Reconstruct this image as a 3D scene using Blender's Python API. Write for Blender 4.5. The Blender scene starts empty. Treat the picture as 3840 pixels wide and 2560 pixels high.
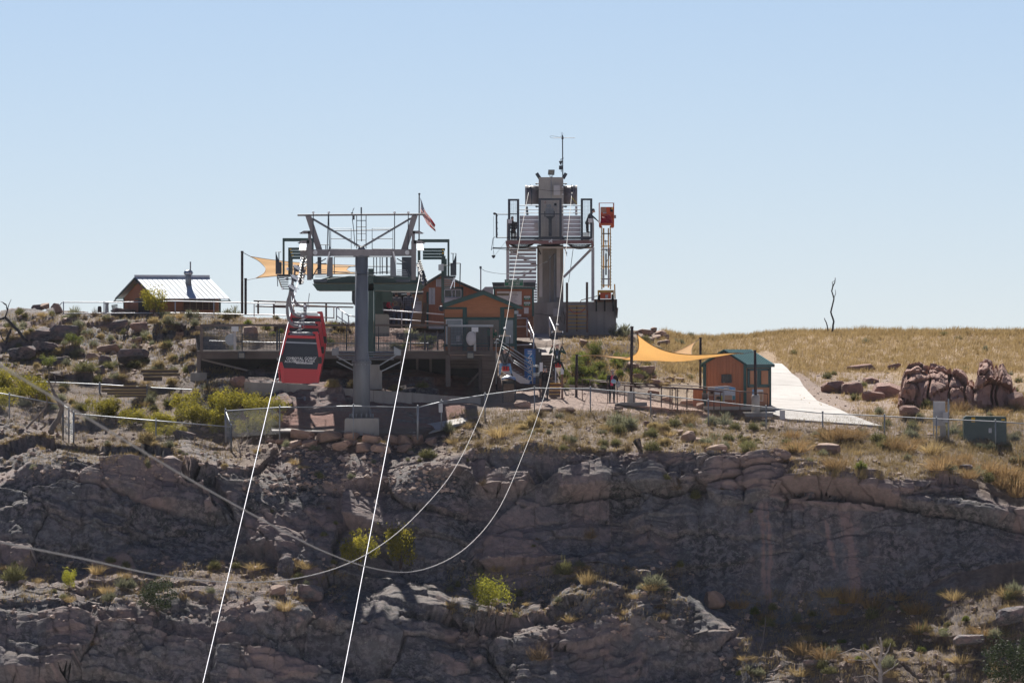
import bpy, bmesh, math, random
import numpy as np
from mathutils import Vector, Matrix, Quaternion

random.seed(7)
RNG = np.random.default_rng(11)
scene = bpy.context.scene
COL = scene.collection
# ------------------------------------------------------------------ camera
# the far rim stands about 480 m away; one metre there is 79 pixels of the 3840 px wide photograph
F = 79.0 * 480.0
cam_d = bpy.data.cameras.new('camera'); cam = bpy.data.objects.new('camera', cam_d); COL.objects.link(cam)
cam.location = (0, 0, 0); cam.rotation_euler = (math.radians(90), 0, 0)
cam_d.sensor_width = 36.0; cam_d.lens = 36.0 * F / 3840.0
cam_d.clip_start = 1.0; cam_d.clip_end = 9000.0
cam_d.dof.use_dof = True; cam_d.dof.focus_distance = 486.0; cam_d.dof.aperture_fstop = 5.6
scene.camera = cam
# ------------------------------------------------------------------ sky and sun
SUN_EL, SUN_AZ = math.radians(43), math.radians(-9)     # azimuth from +Y (away from the camera), negative = to the left
world = bpy.data.worlds.new('World'); scene.world = world; world.use_nodes = True
wn = world.node_tree.nodes; wl = world.node_tree.links
bg = wn['Background']
sky = wn.new('ShaderNodeTexSky'); sky.sky_type = 'NISHITA'; sky.sun_disc = False
sky.sun_elevation = SUN_EL; sky.sun_rotation = SUN_AZ
sky.altitude = 3200; sky.air_density = 0.78; sky.dust_density = 0.0; sky.ozone_density = 5.0
tint = wn.new('ShaderNodeMix'); tint.data_type = 'RGBA'; tint.blend_type = 'MULTIPLY'; tint.inputs[0].default_value = 1.0; tint.inputs[7].default_value = (1.13, .975, .96, 1)
wl.new(sky.outputs[0], tint.inputs[6]); sat = wn.new('ShaderNodeHueSaturation'); sat.inputs['Saturation'].default_value = .97; wl.new(tint.outputs[2], sat.inputs['Color']); wl.new(sat.outputs[0], bg.inputs[0]); bg.inputs[1].default_value = 0.054
sun_dir = Vector((math.sin(SUN_AZ) * math.cos(SUN_EL), math.cos(SUN_AZ) * math.cos(SUN_EL), math.sin(SUN_EL)))
sl = bpy.data.lights.new('sun', 'SUN'); sl.energy = 5.0; sl.angle = math.radians(0.53); sl.color = (1.0, 0.95, 0.87)
so = bpy.data.objects.new('sun', sl); COL.objects.link(so)
so.rotation_euler = (-sun_dir).to_track_quat('-Z', 'Y').to_euler(); so.location = (0, 520, 200)
scene.view_settings.view_transform = 'Standard'; scene.view_settings.look = 'None'
scene.view_settings.gamma = 1.0; scene.view_settings.use_curve_mapping = False
scene.view_settings.exposure = 0.60
scene.render.engine = 'CYCLES'
scene.cycles.max_bounces = 6; scene.cycles.diffuse_bounces = 3; scene.cycles.transparent_max_bounces = 12
# ------------------------------------------------------------------ helpers
def P(px, py, Y):
    return Vector(((px - 1920.0) / F * Y, Y, (1280.0 - py) / F * Y))
def mpp(Y): return Y / F

_mats = {}
def mat(name, col=(.5, .5, .5), rough=.7, metal=0., var=.12, scale=4., bump=.15, spec=.4, trans=0., detail=6., stretch=None, col2=None):
    if name in _mats: return _mats[name]
    m = bpy.data.materials.new(name); m.use_nodes = True
    n, l = m.node_tree.nodes, m.node_tree.links
    b = n['Principled BSDF']; b.inputs['Roughness'].default_value = rough; b.inputs['Metallic'].default_value = metal
    b.inputs['Specular IOR Level'].default_value = spec
    tc = n.new('ShaderNodeTexCoord'); src = tc.outputs['Object']
    if stretch:
        mp = n.new('ShaderNodeMapping'); mp.inputs['Scale'].default_value = stretch; l.new(src, mp.inputs[0]); src = mp.outputs[0]
    t = n.new('ShaderNodeTexNoise'); t.inputs['Scale'].default_value = scale; t.inputs['Detail'].default_value = detail; t.inputs['Roughness'].default_value = .65
    l.new(src, t.inputs['Vector'])
    r = n.new('ShaderNodeValToRGB'); r.color_ramp.elements[0].position = .3; r.color_ramp.elements[1].position = .72
    c2 = col2 or tuple(min(1, c * (1 + var)) for c in col)
    r.color_ramp.elements[0].color = (*[c * (1 - var) for c in col], 1); r.color_ramp.elements[1].color = (*c2, 1)
    l.new(t.outputs[0], r.inputs[0])
    oi = n.new('ShaderNodeObjectInfo'); hv = n.new('ShaderNodeHueSaturation')
    mr = n.new('ShaderNodeMapRange'); mr.inputs[3].default_value = 1 - var * .7; mr.inputs[4].default_value = 1 + var * .7
    l.new(oi.outputs['Random'], mr.inputs[0]); l.new(mr.outputs[0], hv.inputs['Value']); l.new(r.outputs[0], hv.inputs['Color'])
    l.new(hv.outputs[0], b.inputs['Base Color'])
    if bump:
        bp = n.new('ShaderNodeBump'); bp.inputs['Strength'].default_value = bump; bp.inputs['Distance'].default_value = .02
        l.new(t.outputs[0], bp.inputs['Height']); l.new(bp.outputs[0], b.inputs['Normal'])
    if trans:
        tr = n.new('ShaderNodeBsdfTranslucent'); mx = n.new('ShaderNodeMixShader'); mx.inputs[0].default_value = trans
        l.new(hv.outputs[0], tr.inputs[0]); l.new(b.outputs[0], mx.inputs[1]); l.new(tr.outputs[0], mx.inputs[2])
        l.new(mx.outputs[0], n['Material Output'].inputs[0])
    _mats[name] = m
    return m

class MB:
    """collects simple solids; build() links them as one mesh object"""
    def __init__(s): s.v = []; s.f = []
    def add(s, vs, fs):
        o = len(s.v); s.v.extend(tuple(v) for v in vs); s.f.extend([tuple(i + o for i in f) for f in fs]); return s
    def box(s, c, size, q=None):
        c = Vector(c); hx, hy, hz = [d / 2 for d in size]
        vs = [Vector((x, y, z)) for x in (-hx, hx) for y in (-hy, hy) for z in (-hz, hz)]
        if q is not None: vs = [q @ v for v in vs]
        return s.add([c + v for v in vs], [(0, 1, 3, 2), (4, 6, 7, 5), (0, 4, 5, 1), (2, 3, 7, 6), (0, 2, 6, 4), (1, 5, 7, 3)])
    def prism(s, pts, vec):
        """polygon (world points) swept along vec"""
        n = len(pts); pts = [Vector(p) for p in pts]; vec = Vector(vec)
        vs = pts + [p + vec for p in pts]
        fs = [tuple(range(n)), tuple(range(2 * n - 1, n - 1, -1))] + [(i, i + n, (i + 1) % n + n, (i + 1) % n) for i in range(n)]
        return s.add(vs, fs)
    def poly(s, pts, Y, d, yf=None):
        """pixel polygon at depth Y, d metres deep"""
        return s.prism([P(a, b, yf(a, b) if yf else Y) for a, b in pts], (0, d, 0))
    def rect(s, x0, y0, x1, y1, Y, d): return s.poly([(x0, y0), (x1, y0), (x1, y1), (x0, y1)], Y, d)
    def beam(s, a, b, w, d, up=None):
        a, b = Vector(a), Vector(b); t = (b - a)
        if t.length < 1e-6: return s
        tn = t.normalized(); ref = Vector((0, 1, 0)) if abs(tn.y) < .9 else Vector((0, 0, 1))
        u = tn.cross(ref).normalized(); w2 = u.cross(tn).normalized()
        vs = [p + u * (w / 2 * i) + w2 * (d / 2 * j) for p in (a, b) for i, j in ((-1, -1), (1, -1), (1, 1), (-1, 1))]
        return s.add(vs, [(3, 2, 1, 0), (4, 5, 6, 7)] + [(i, (i + 1) % 4, (i + 1) % 4 + 4, i + 4) for i in range(4)])
    def bar(s, x0, y0, x1, y1, Y, w, d=None, Y2=None):
        """bar between two pixel points, w pixels wide, d metres deep"""
        k = mpp(Y); return s.beam(P(x0, y0, Y), P(x1, y1, Y2 or Y), w * k, d if d else w * k)
    def tube(s, pts, r, n=8, caps=True):
        pts = [Vector(p) for p in pts]; m = len(pts)
        if m < 2: return s
        rs = r if isinstance(r, (list, tuple)) else [r] * m
        vs = []; up = None
        for i, p in enumerate(pts):
            t = (pts[min(i + 1, m - 1)] - pts[max(i - 1, 0)])
            t = t.normalized() if t.length > 1e-9 else Vector((0, 0, 1))
            if up is None:
                up = Vector((0, 1, 0)) if abs(t.y) < .9 else Vector((0, 0, 1))
            u = t.cross(up)
            if u.length < 1e-4: u = t.orthogonal()
            u.normalize(); w = u.cross(t).normalized(); up = w
            for k in range(n):
                a = 2 * math.pi * k / n
                vs.append(p + (u * math.cos(a) + w * math.sin(a)) * rs[i])
        fs = [(i * n + k, i * n + (k + 1) % n, (i + 1) * n + (k + 1) % n, (i + 1) * n + k) for i in range(m - 1) for k in range(n)]
        if caps: fs += [tuple(range(n - 1, -1, -1)), tuple((m - 1) * n + k for k in range(n))]
        return s.add(vs, fs)
    def ptube(s, pts, rpx, n=8):
        k = mpp(pts[0][2])
        return s.tube([P(*p) for p in pts], [q * k for q in rpx] if isinstance(rpx, (list, tuple)) else rpx * k, n)
    def sph(s, c, r, sc=(1, 1, 1), nu=12, nv=8, q=None):
        c = Vector(c); vs = []; fs = []
        for j in range(nv + 1):
            th = math.pi * j / nv
            for i in range(nu):
                ph = 2 * math.pi * i / nu
                v = Vector((r * sc[0] * math.sin(th) * math.cos(ph), r * sc[1] * math.sin(th) * math.sin(ph), r * sc[2] * math.cos(th)))
                vs.append(c + (q @ v if q is not None else v))
        for j in range(nv):
            for i in range(nu):
                fs.append((j * nu + i, (j + 1) * nu + i, (j + 1) * nu + (i + 1) % nu, j * nu + (i + 1) % nu))
        return s.add(vs, fs)
    def build(s, name, m, parent=None, smooth=False, **kw):
        off = Vector(root_loc(parent)) if parent else Vector((0, 0, 0))
        me = bpy.data.meshes.new(name)
        me.from_pydata([(v[0] - off.x, v[1] - off.y, v[2] - off.z) for v in s.v], [], s.f)
        bm = bmesh.new(); bm.from_mesh(me); bmesh.ops.recalc_face_normals(bm, faces=bm.faces); bm.to_mesh(me); bm.free()
        if smooth: me.shade_smooth()
        me.materials.append(m)
        o = bpy.data.objects.new(name, me); COL.objects.link(o)
        if parent: o.parent = parent
        tag(o, **kw)
        return o
def root_loc(o):
    while o.parent: o = o.parent
    return o.location
def tag(o, label=None, cat=None, group=None, kind=None):
    if label: o['label'] = label
    if cat: o['category'] = cat
    if group: o['group'] = group
    if kind: o['kind'] = kind
    return o
def thing(name, loc, label, cat, group=None):
    o = bpy.data.objects.new(name, None); COL.objects.link(o); o.location = loc; o.empty_display_size = .2
    return tag(o, label, cat, group)
def copy_tree(o, parent=None):
    c = o.copy(); COL.objects.link(c); c.parent = parent
    for ch in list(o.children): copy_tree(ch, c)
    return c
def clip_half(poly, ax, val, keep_less):
    out = []
    for i in range(len(poly)):
        a, b = poly[i], poly[(i + 1) % len(poly)]
        ia = (a[ax] <= val) if keep_less else (a[ax] >= val); ib = (b[ax] <= val) if keep_less else (b[ax] >= val)
        if ia: out.append(a)
        if ia != ib:
            t = (val - a[ax]) / (b[ax] - a[ax]); out.append((a[0] + (b[0] - a[0]) * t, a[1] + (b[1] - a[1]) * t))
    return out
def boards(parent, poly, step, m, Y=None, yf=None, vertical=False, thick=.03, gap=.8, name='board', back=True, backm=None):
    """a wall of single boards: pixel polygon cut into strips, each an object; a backing wall behind the joints"""
    ax = 0 if vertical else 1
    lo, hi = min(p[ax] for p in poly), max(p[ax] for p in poly)
    n = max(1, round((hi - lo) / step)); st = (hi - lo) / n
    f = yf or (lambda a, b: Y)
    if back:
        MB().poly(poly, 0, .05, yf=lambda a, b: f(a, b) + .02).build('backing', backm or m, parent)
    for i in range(n):
        a, b = lo + i * st + gap / 2, lo + (i + 1) * st - gap / 2
        q = clip_half(clip_half(poly, ax, b, True), ax, a, False)
        if len(q) < 3: continue
        j = random.uniform(-.004, .004)
        MB().poly(q, 0, thick, yf=lambda x, y: f(x, y) - thick + .015 + j).build(name, m, parent)
FONT = None
def text(parent, s, px, py, Y, h, m, name='lettering', rot=0., xs=1., depth=.004, yaw=0., space=1.0):
    """lettering: centre at pixel, cap height h pixels, standing in the plane facing the camera"""
    cu = bpy.data.curves.new(name, 'FONT'); cu.body = s; cu.align_x = 'CENTER'; cu.align_y = 'CENTER'; cu.extrude = depth; cu.size = 1.0
    cu.resolution_u = 2; cu.space_character = space
    ob = bpy.data.objects.new('tmp_text', cu); COL.objects.link(ob)
    dg = bpy.context.evaluated_depsgraph_get(); me = bpy.data.meshes.new_from_object(ob.evaluated_get(dg))
    bpy.data.objects.remove(ob); bpy.data.curves.remove(cu)
    k = h * mpp(Y) / .70
    M = Matrix.Translation(P(px, py, Y)) @ Matrix.Rotation(yaw, 4, 'Z') @ Matrix.Rotation(math.pi / 2, 4, 'X') @ Matrix.Rotation(rot, 4, 'Z') @ Matrix.Diagonal((k * xs, k, 1, 1))
    if parent: M = Matrix.Translation(-Vector(root_loc(parent))) @ M
    me.transform(M); me.materials.clear(); me.materials.append(m)
    o = bpy.data.objects.new(name, me); COL.objects.link(o); o.parent = parent
    return o

ZOOM = {'a': (1000, 720, 800 / 2352), 'b': (1700, 480, 700 / 2350), 'c': (1700, 900, 700 / 2350), 'd': (1000, 1150, 700 / 2350), 'e': (300, 950, 800 / 2352),
        'g': (2000, 1150, 900 / 2352), 'h': (1600, 1150, 700 / 2350), 's1': (1020, 820, 300 / 1568), 's2': (1500, 840, 300 / 1568), 's3': (1820, 1200, 300 / 1568),
        's4': (2580, 1280, 300 / 1568), 's5': (1380, 1060, 300 / 1568), 's6': (1020, 1120, 340 / 1568), 's7': (1720, 600, 330 / 1568), 's8': (2060, 640, 300 / 1568),
        'l': (0, 1050, 1000 / 2351), 'r': (2800, 1200, 1040 / 2352)}
def cv(z, x, y): ox, oy, k = ZOOM[z]; return ox + x * k, oy + y * k
class ZB(MB):
    """MB whose 2-D coordinates are read off an enlarged detail of the survey photograph"""
    def __init__(s, z): MB.__init__(s); s.z = z; s.k = ZOOM[z][2]
    def poly(s, pts, Y, d, yf=None): return MB.poly(s, [cv(s.z, *p) for p in pts], Y, d, yf)
    def bar(s, x0, y0, x1, y1, Y, w, d=None, Y2=None): return MB.bar(s, *cv(s.z, x0, y0), *cv(s.z, x1, y1), Y, w * s.k, d, Y2)
    def ptube(s, pts, r, n=8):
        return MB.ptube(s, [(*cv(s.z, p[0], p[1]), p[2]) for p in pts], [q * s.k for q in r] if isinstance(r, (list, tuple)) else r * s.k, n)
    def line(s, Y, r, *pts, n=6): return s.ptube([(x, y, Y) for x, y in pts], r, n)
# ------------------------------------------------------------------ noise (numpy)
def _hash(ix, iy, iz, seed):
    h = (ix.astype(np.int64) * 374761393 + iy.astype(np.int64) * 668265263 + iz.astype(np.int64) * 2147483647 + seed * 1274126177) & 0xFFFFFFFF
    h = ((h ^ (h >> 13)) * 1274126177) & 0xFFFFFFFF
    h = ((h ^ (h >> 16)) * 2246822519) & 0xFFFFFFFF
    return ((h ^ (h >> 15)) & 0xFFFFFF) / float(0xFFFFFF)
def vnoise(x, y, z, seed=0):
    ix, iy, iz = np.floor(x), np.floor(y), np.floor(z)
    fx, fy, fz = x - ix, y - iy, z - iz
    ix, iy, iz = ix.astype(np.int64), iy.astype(np.int64), iz.astype(np.int64)
    ux, uy, uz = [t * t * t * (t * (t * 6 - 15) + 10) for t in (fx, fy, fz)]
    r = 0
    for a in (0, 1):
        for b in (0, 1):
            for c in (0, 1):
                r = r + _hash(ix + a, iy + b, iz + c, seed) * (ux if a else 1 - ux) * (uy if b else 1 - uy) * (uz if c else 1 - uz)
    return r * 2 - 1
def fbm(x, y, z, o=4, seed=0, gain=.5):
    r = 0; a = 1.; s = 0.
    for i in range(o):
        r = r + a * vnoise(x, y, z, seed + i * 17); s += a; a *= gain; x, y, z = x * 2.03, y * 2.03, z * 2.03
    return r / s
def worley(x, y, z, seed=0):
    """F1, F2 and a random number of the nearest cell"""
    ix, iy, iz = [np.floor(t).astype(np.int64) for t in (x, y, z)]
    f1 = np.full(x.shape, 9.); f2 = np.full(x.shape, 9.); idr = np.zeros(x.shape)
    for a in (-1, 0, 1):
        for b in (-1, 0, 1):
            for c in (-1, 0, 1):
                jx, jy, jz = ix + a, iy + b, iz + c
                d = np.sqrt((jx + _hash(jx, jy, jz, seed) - x) ** 2 + (jy + _hash(jx, jy, jz, seed + 1) - y) ** 2 + (jz + _hash(jx, jy, jz, seed + 2) - z) ** 2)
                nr = d < f1
                f2 = np.where(nr, f1, np.minimum(f2, d)); idr = np.where(nr, _hash(jx, jy, jz, seed + 3), idr); f1 = np.where(nr, d, f1)
    return f1, f2, idr
def facets(x, y, z, seed, out=False):
    """planar rock faces: every cell of a jittered lattice carries its own tilted plane; returns relief, joint distance, cell number"""
    ix, iy, iz = [np.floor(t).astype(np.int64) for t in (x, y, z)]
    f1 = np.full(x.shape, 9.); f2 = np.full(x.shape, 9.); best = [np.zeros(x.shape) for _ in range(4)]
    for a in (-1, 0, 1):
        for b in (-1, 0, 1):
            for c in (-1, 0, 1):
                jx, jy, jz = ix + a, iy + b, iz + c
                dx, dy, dz = x - jx - _hash(jx, jy, jz, seed), y - jy - _hash(jx, jy, jz, seed + 1), z - jz - _hash(jx, jy, jz, seed + 2)
                d = dx * dx + dy * dy + dz * dz; nr = d < f1
                f2 = np.where(nr, f1, np.minimum(f2, d)); f1 = np.where(nr, d, f1)
                h = _hash(jx, jy, jz, seed + 3)
                for k, v in enumerate((dx, dy, dz, h)): best[k] = np.where(nr, v, best[k])
    dx, dy, dz, h = best; t1 = np.sin(h * 913.7) ; t2 = np.sin(h * 377.1 + 1.7); t3 = np.sin(h * 1571.3 + .6)
    return (t1 * dx + t2 * dz + .5 * t3 * dy) * .9 + (h - .5) * .7, np.sqrt(f2) - np.sqrt(f1), h
# ------------------------------------------------------------------ terrain: break lines of the rim, far to near (pixel x, pixel y, distance)
LINES = [
 ('skyline', [(-1500,1150,540),(0,1168,532),(250,1162,530),(500,1186,526),(760,1180,522),(1000,1190,518),(1250,1215,515),(1450,1222,512),(1700,1230,512),(1900,1240,520),(1980,1246,524),(2150,1247,526),(2330,1246,526),(2460,1236,527),(2560,1272,532),(2700,1276,556),(2900,1254,566),(3200,1243,570),(3840,1243,570),(5300,1243,570)]),
 ('slope', [(-1500,1270,515),(0,1275,514),(400,1262,511),(700,1255,509),(1000,1260,506),(1450,1262,503),(1700,1265,503),(1800,1262,503),(2000,1285,504),(2300,1288,505),(2380,1292,511),(2450,1300,514),(2600,1320,520),(2760,1345,528),(2930,1360,524),(3200,1362,534),(3500,1380,532),(3840,1390,532),(5300,1390,532)]),
 ('foot', [(-1500,1410,500),(0,1400,500),(400,1405,499),(640,1415,497),(760,1420,491.5),(900,1434,489.6),(1300,1456,489.2),(1700,1480,489.6),(1800,1482,491),(1900,1470,496),(2110,1444,498),(2300,1470,497),(2450,1498,496),(2612,1528,495),(2780,1545,496),(2930,1540,498),(3100,1530,500),(3300,1530,499),(3450,1512,498),(3840,1522,498),(5300,1540,498)]),
 ('fence', [(-1500,1560,486),(0,1580,486),(250,1650,485),(420,1648,485),(600,1645,485),(800,1660,485),(960,1622,484),(1050,1622,482),(1250,1628,481),(1500,1632,481),(1640,1628,482),(1760,1575,483),(1900,1545,484),(2050,1530,485),(2350,1548,485),(2550,1572,485),(2750,1600,485),(2950,1600,484),(3200,1622,484),(3400,1650,484),(3600,1668,484),(3840,1690,484),(5300,1700,484)]),
 ('brink', [(-1500,1900,474),(-300,1880,474),(0,1822,474.5),(120,1760,475.5),(250,1708,476),(400,1732,476),(600,1762,476),(900,1802,475.5),(1150,1842,475),(1300,1868,474.5),(1450,1862,474.5),(1560,1800,474.5),(1650,1730,475),(1750,1698,475.5),(1900,1690,475.5),(2000,1662,476),(2100,1672,476),(2250,1702,475.5),(2400,1690,475.5),(2700,1696,475),(2850,1694,475),(2930,1748,474.5),(3100,1766,474.5),(3300,1796,474),(3600,1806,474),(3700,1856,473.5),(3840,1936,473),(4100,2000,472),(5300,2050,472)]),
 ('ledge', [(-1500,2130,470),(0,2128,470),(300,2132,470),(600,2130,470),(900,2150,470),(1150,2176,470),(1350,2156,470),(1600,2166,470),(1750,2232,469.5),(1950,2290,469),(2080,2220,469.5),(2200,2136,470.5),(2450,2136,470.5),(2560,2206,470),(2700,2310,469),(2900,2340,469),(3100,2335,469),(3300,2280,469.5),(3500,2190,470),(3700,2116,470),(3840,2100,470),(5300,2080,470)]),
 ('lip', [(-1500,2250,465),(0,2226,465.5),(200,2222,465.5),(400,2294,465),(600,2330,464.5),(900,2318,464.5),(1100,2292,464.5),(1300,2306,464.5),(1500,2330,464.5),(1650,2346,464.5),(1760,2350,464.5),(1900,2420,464),(2050,2362,464.5),(2170,2246,467),(2300,2222,467.5),(2500,2228,467.5),(2600,2300,466.5),(2700,2372,465.5),(2850,2440,464),(3000,2470,463),(3200,2480,462.5),(3500,2470,462.5),(3840,2460,462.5),(5300,2450,462.5)]),
 ('bottom', [(-1500,2720,460),(1600,2720,460),(2600,2720,461),(2900,2700,459),(5300,2700,458)]),
 ('deep', [(-1500,4200,452),(5300,4200,452)]),
]
ROWS = [76, 96, 84, 116, 225, 80, 160, 8]
cols = np.concatenate([np.linspace(-16000, -1500, 16)[:-1], np.linspace(-1500, -160, 30)[:-1], np.linspace(-160, 4000, 850), np.linspace(4000, 5300, 30)[1:], np.linspace(5300, 19000, 16)[1:]])
NC = len(cols)
_wob = lambda i, amp: amp * fbm(cols / 90., cols * 0 + i * 7.3, cols * 0, 3, 5 + i)
lp = []
for i, (nm, pts) in enumerate(LINES):
    a = np.array(pts, float)
    py = np.interp(cols, a[:, 0], a[:, 1]); yy = np.interp(cols, a[:, 0], a[:, 2])
    k = np.ones(9) / 9; py = np.convolve(np.pad(py, 4, 'edge'), k, 'valid'); yy = np.convolve(np.pad(yy, 4, 'edge'), k, 'valid')
    py = py + _wob(i, [5, 10, 8, 6, 16, 22, 26, 10, 0][i]) ; yy = yy + _wob(i + 20, [.5, .15, .1, .1, .9, .8, .8, .5, 0][i])
    lp.append((py, yy))
rPX, rPY, rY, rB = [], [], [], []
# far plain behind the skyline, falling just below the sight line
z_sky = (1280 - lp[0][0]) / F * lp[0][1]
for yfar in (4200., 1500., 800., 640., 590.):
    rPX.append(1920 + (cols - 1920) * {4200.: 5., 1500.: 3., 800.: 1.6, 640.: 1.15, 590.: 1.0}[yfar]); rY.append(np.full(NC, yfar)); zz = z_sky - .6 - (yfar - 590) * .0015; rPY.append(1280 - zz * F / yfar); rB.append(np.full(NC, -1.))
for i, n in enumerate(ROWS):
    for j in range(n):
        t = j / n
        rPX.append(cols.copy()); rPY.append(lp[i][0] * (1 - t) + lp[i + 1][0] * t); rY.append(lp[i][1] * (1 - t) + lp[i + 1][1] * t); rB.append(np.full(NC, i + t))
rPX.append(cols.copy()); rPY.append(lp[-1][0]); rY.append(lp[-1][1]); rB.append(np.full(NC, 8.))
gPX, gPY, gY, gB = [np.array(t) for t in (rPX, rPY, rY, rB)]
X = (gPX - 1920) / F * gY; Z = (1280 - gPY) / F * gY; Yw = gY.copy()
NR = X.shape[0]
def normals(X, Yw, Z):
    ax, ay, az = [np.gradient(t, axis=0) for t in (X, Yw, Z)]; bx, by, bz = [np.gradient(t, axis=1) for t in (X, Yw, Z)]
    nx, ny, nz = ay * bz - az * by, az * bx - ax * bz, ax * by - ay * bx
    L = np.sqrt(nx * nx + ny * ny + nz * nz) + 1e-9; s = np.where(ny / L > .2, -1., 1.) * np.where((np.abs(ny / L) <= .2) & (nz < 0), -1., 1.)
    return nx / L * s, ny / L * s, nz / L * s
nx, ny, nz = normals(X, Yw, Z)
# rock weight per band (at the lines) and region
def bandval(tab): return np.interp(gB, range(-1, 9), tab)
left = np.clip((1000 - gPX) / 200, 0, 1); mid = np.clip((gPX - 900) / 150, 0, 1) * np.clip((1750 - gPX) / 150, 0, 1); right = 1 - np.clip(left + mid, 0, 1)
w_left = bandval([0, .45, .95, .55, .5, 1, .55, .9, 1, 1]); w_mid = bandval([0, .1, .25, .7, .35, .9, .6, .95, 1, 1]); w_right = bandval([0, 0, .05, .12, .04, .9, .6, .85, 1, 1])
RW = left * w_left + mid * w_mid + right * w_right
RW = np.where((gB > 4) & (gB < 5), np.maximum(RW, np.clip((gB - 4) * 14, 0, 1)), RW)
RW = np.where((gB > 3) & (gB <= 4), RW * (right * np.clip((gB - 3.75) * 4, 0, 1) + (1 - right)), RW)
gully = np.clip((gPX - 2750) / 150, 0, 1) * (gB > 5) * (gB < 7.2)
RW = RW * (1 - .55 * gully)
patch = fbm(X / 4, Yw / 4, Z / 4, 3, 77)
RW = np.clip(RW + .45 * patch * (RW > .08) * (RW < .97), 0, 1)
sx, sy, sz = X + .25 * fbm(X / 2, Yw / 2, Z / 2, 3, 3), Yw + .25 * fbm(X / 2, Yw / 2, Z / 2, 3, 4), Z + .25 * fbm(X / 2, Yw / 2, Z / 2, 3, 5)
tl = sz + .22 * sx * np.where(sx < -2, 1, -.6) + .0
fa, ja, id1 = facets(sx / 6.0, sy / 4.0, tl / 2.8, 21)
fb_, jb, id2 = facets(sx / 2.1 + 4, sy / 1.5, tl / 1.0, 31)
fc_, jc, id3 = facets(sx / .75 + 9, sy / .6, tl / .38, 37)
frac = np.clip(.42 + 1.9 * fbm(X / 6, Yw / 6, Z / 6, 2, 47), 0, 1)
crack1 = np.clip(1 - ja / .025, 0, 1) * (np.sin(id1 * 71) > -.3); crack2 = np.clip(1 - jb / .05, 0, 1) * (np.sin(id2 * 57) > .35)
st = tl / 2.1 + .55 * fbm(X / 5, Yw / 5, Z / 5, 3, 41); fr = st - np.floor(st)
strat = (np.where(fr < .82, fr / .82, 1 - (fr - .82) / .18) - .45)
smooth_slab = np.clip((gPX - 2350) / 300, 0, 1) * (gB > 4.25) * (gB < 5.2)      # the big smooth slab on the right
kblock = 1 - .8 * smooth_slab
disp = RW * (.38 * fbm(X / 4.5, Yw / 4.5, Z / 4.5, 2, 51) + kblock * (.85 * fa - .45 * crack1) + (1 - .65 * smooth_slab) * (.30 * fb_ * (.35 + .65 * frac) - .16 * crack2 + .13 * fc_ * frac)
             + kblock * (.20 + .30 * left * (gB < 2)) * strat * (1 - .5 * frac) + .05 * fbm(X / .5, Yw / .5, Z / .5, 4, 61, .6) + .03 * fbm(X / .16, Yw / .16, Z / .16, 2, 221))
lipx = [2040, 2090, 2300, 2560, 2700, 2905]; lipy = [1862, 1854, 1838, 1834, 1806, 1756]
arcx = [2915, 2935, 3000, 3150, 3280, 3500, 3700, 3840, 4000]; arcy = [1800, 1872, 1858, 1848, 1866, 1914, 1954, 1992, 2034]
cur = np.where(gPX < 2910, np.interp(gPX, lipx, lipy), np.interp(gPX, arcx, arcy)) + 5 * fbm(gPX / 30, gPX * 0, gPX * 0, 3, 301)
inx = np.clip((gPX - 2050) / 60, 0, 1) * (gB > 4.0) * (gB < 5.0)
dd = gPY - cur
gapw = np.where(gPX < 2910, 16 + 10 * fbm(gPX / 60, gPX * 0 + 3, gPX * 0, 2, 302), 34 * np.exp(-((gPX - 3120) / 170.) ** 2) + 15)
over = inx * np.clip(-dd / 6, 0, 1) * np.clip(1.2 + dd / 130, .25, 1)
gap = inx * np.clip(dd / 5, 0, 1) * np.clip((gapw - dd) / 12, 0, 1)
hang = ((gPX > 2655) & (gPX < 2912)) * np.clip((np.interp(gPX, [2650, 2700, 2760, 2830, 2905], [1852, 1900, 1906, 1888, 1850]) - gPY) / 5, 0, 1) * np.clip((dd - 4) / 4, 0, 1) * (gB > 4) * (1 - .8 * np.exp(-((gPX - 2795 + (gPY - 1850) * .12) / 4.) ** 2))
disp += .75 * over - 1.5 * gap * (1 - hang) + .55 * hang
disp += (1 - RW) * (.10 * fbm(X / 1.5, Yw / 1.5, Z / 1.5, 4, 71))
plaza = np.clip((gPX - 1840) / 60, 0, 1) * np.clip((2750 - gPX) / 100, 0, 1) * (gB > 2) * (gB < 3)
road_m = ((gPX > 2750) & (gPX < 3400) & (gB > .9) & (gB < 3.05)).astype(float)
disp *= (1 - .85 * np.clip(plaza + road_m, 0, 1))
edge = np.where(gB < 0, 0, 1)
disp *= edge
X = X + nx * disp; Yw = Yw + ny * disp; Z = Z + nz * disp
TX, TYW, TZ = X, Yw, Z
gSPX = 1920 + X / Yw * F; gSPY = 1280 - Z / Yw * F
nx2, ny2, nz2 = normals(X, Yw, Z)
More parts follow.
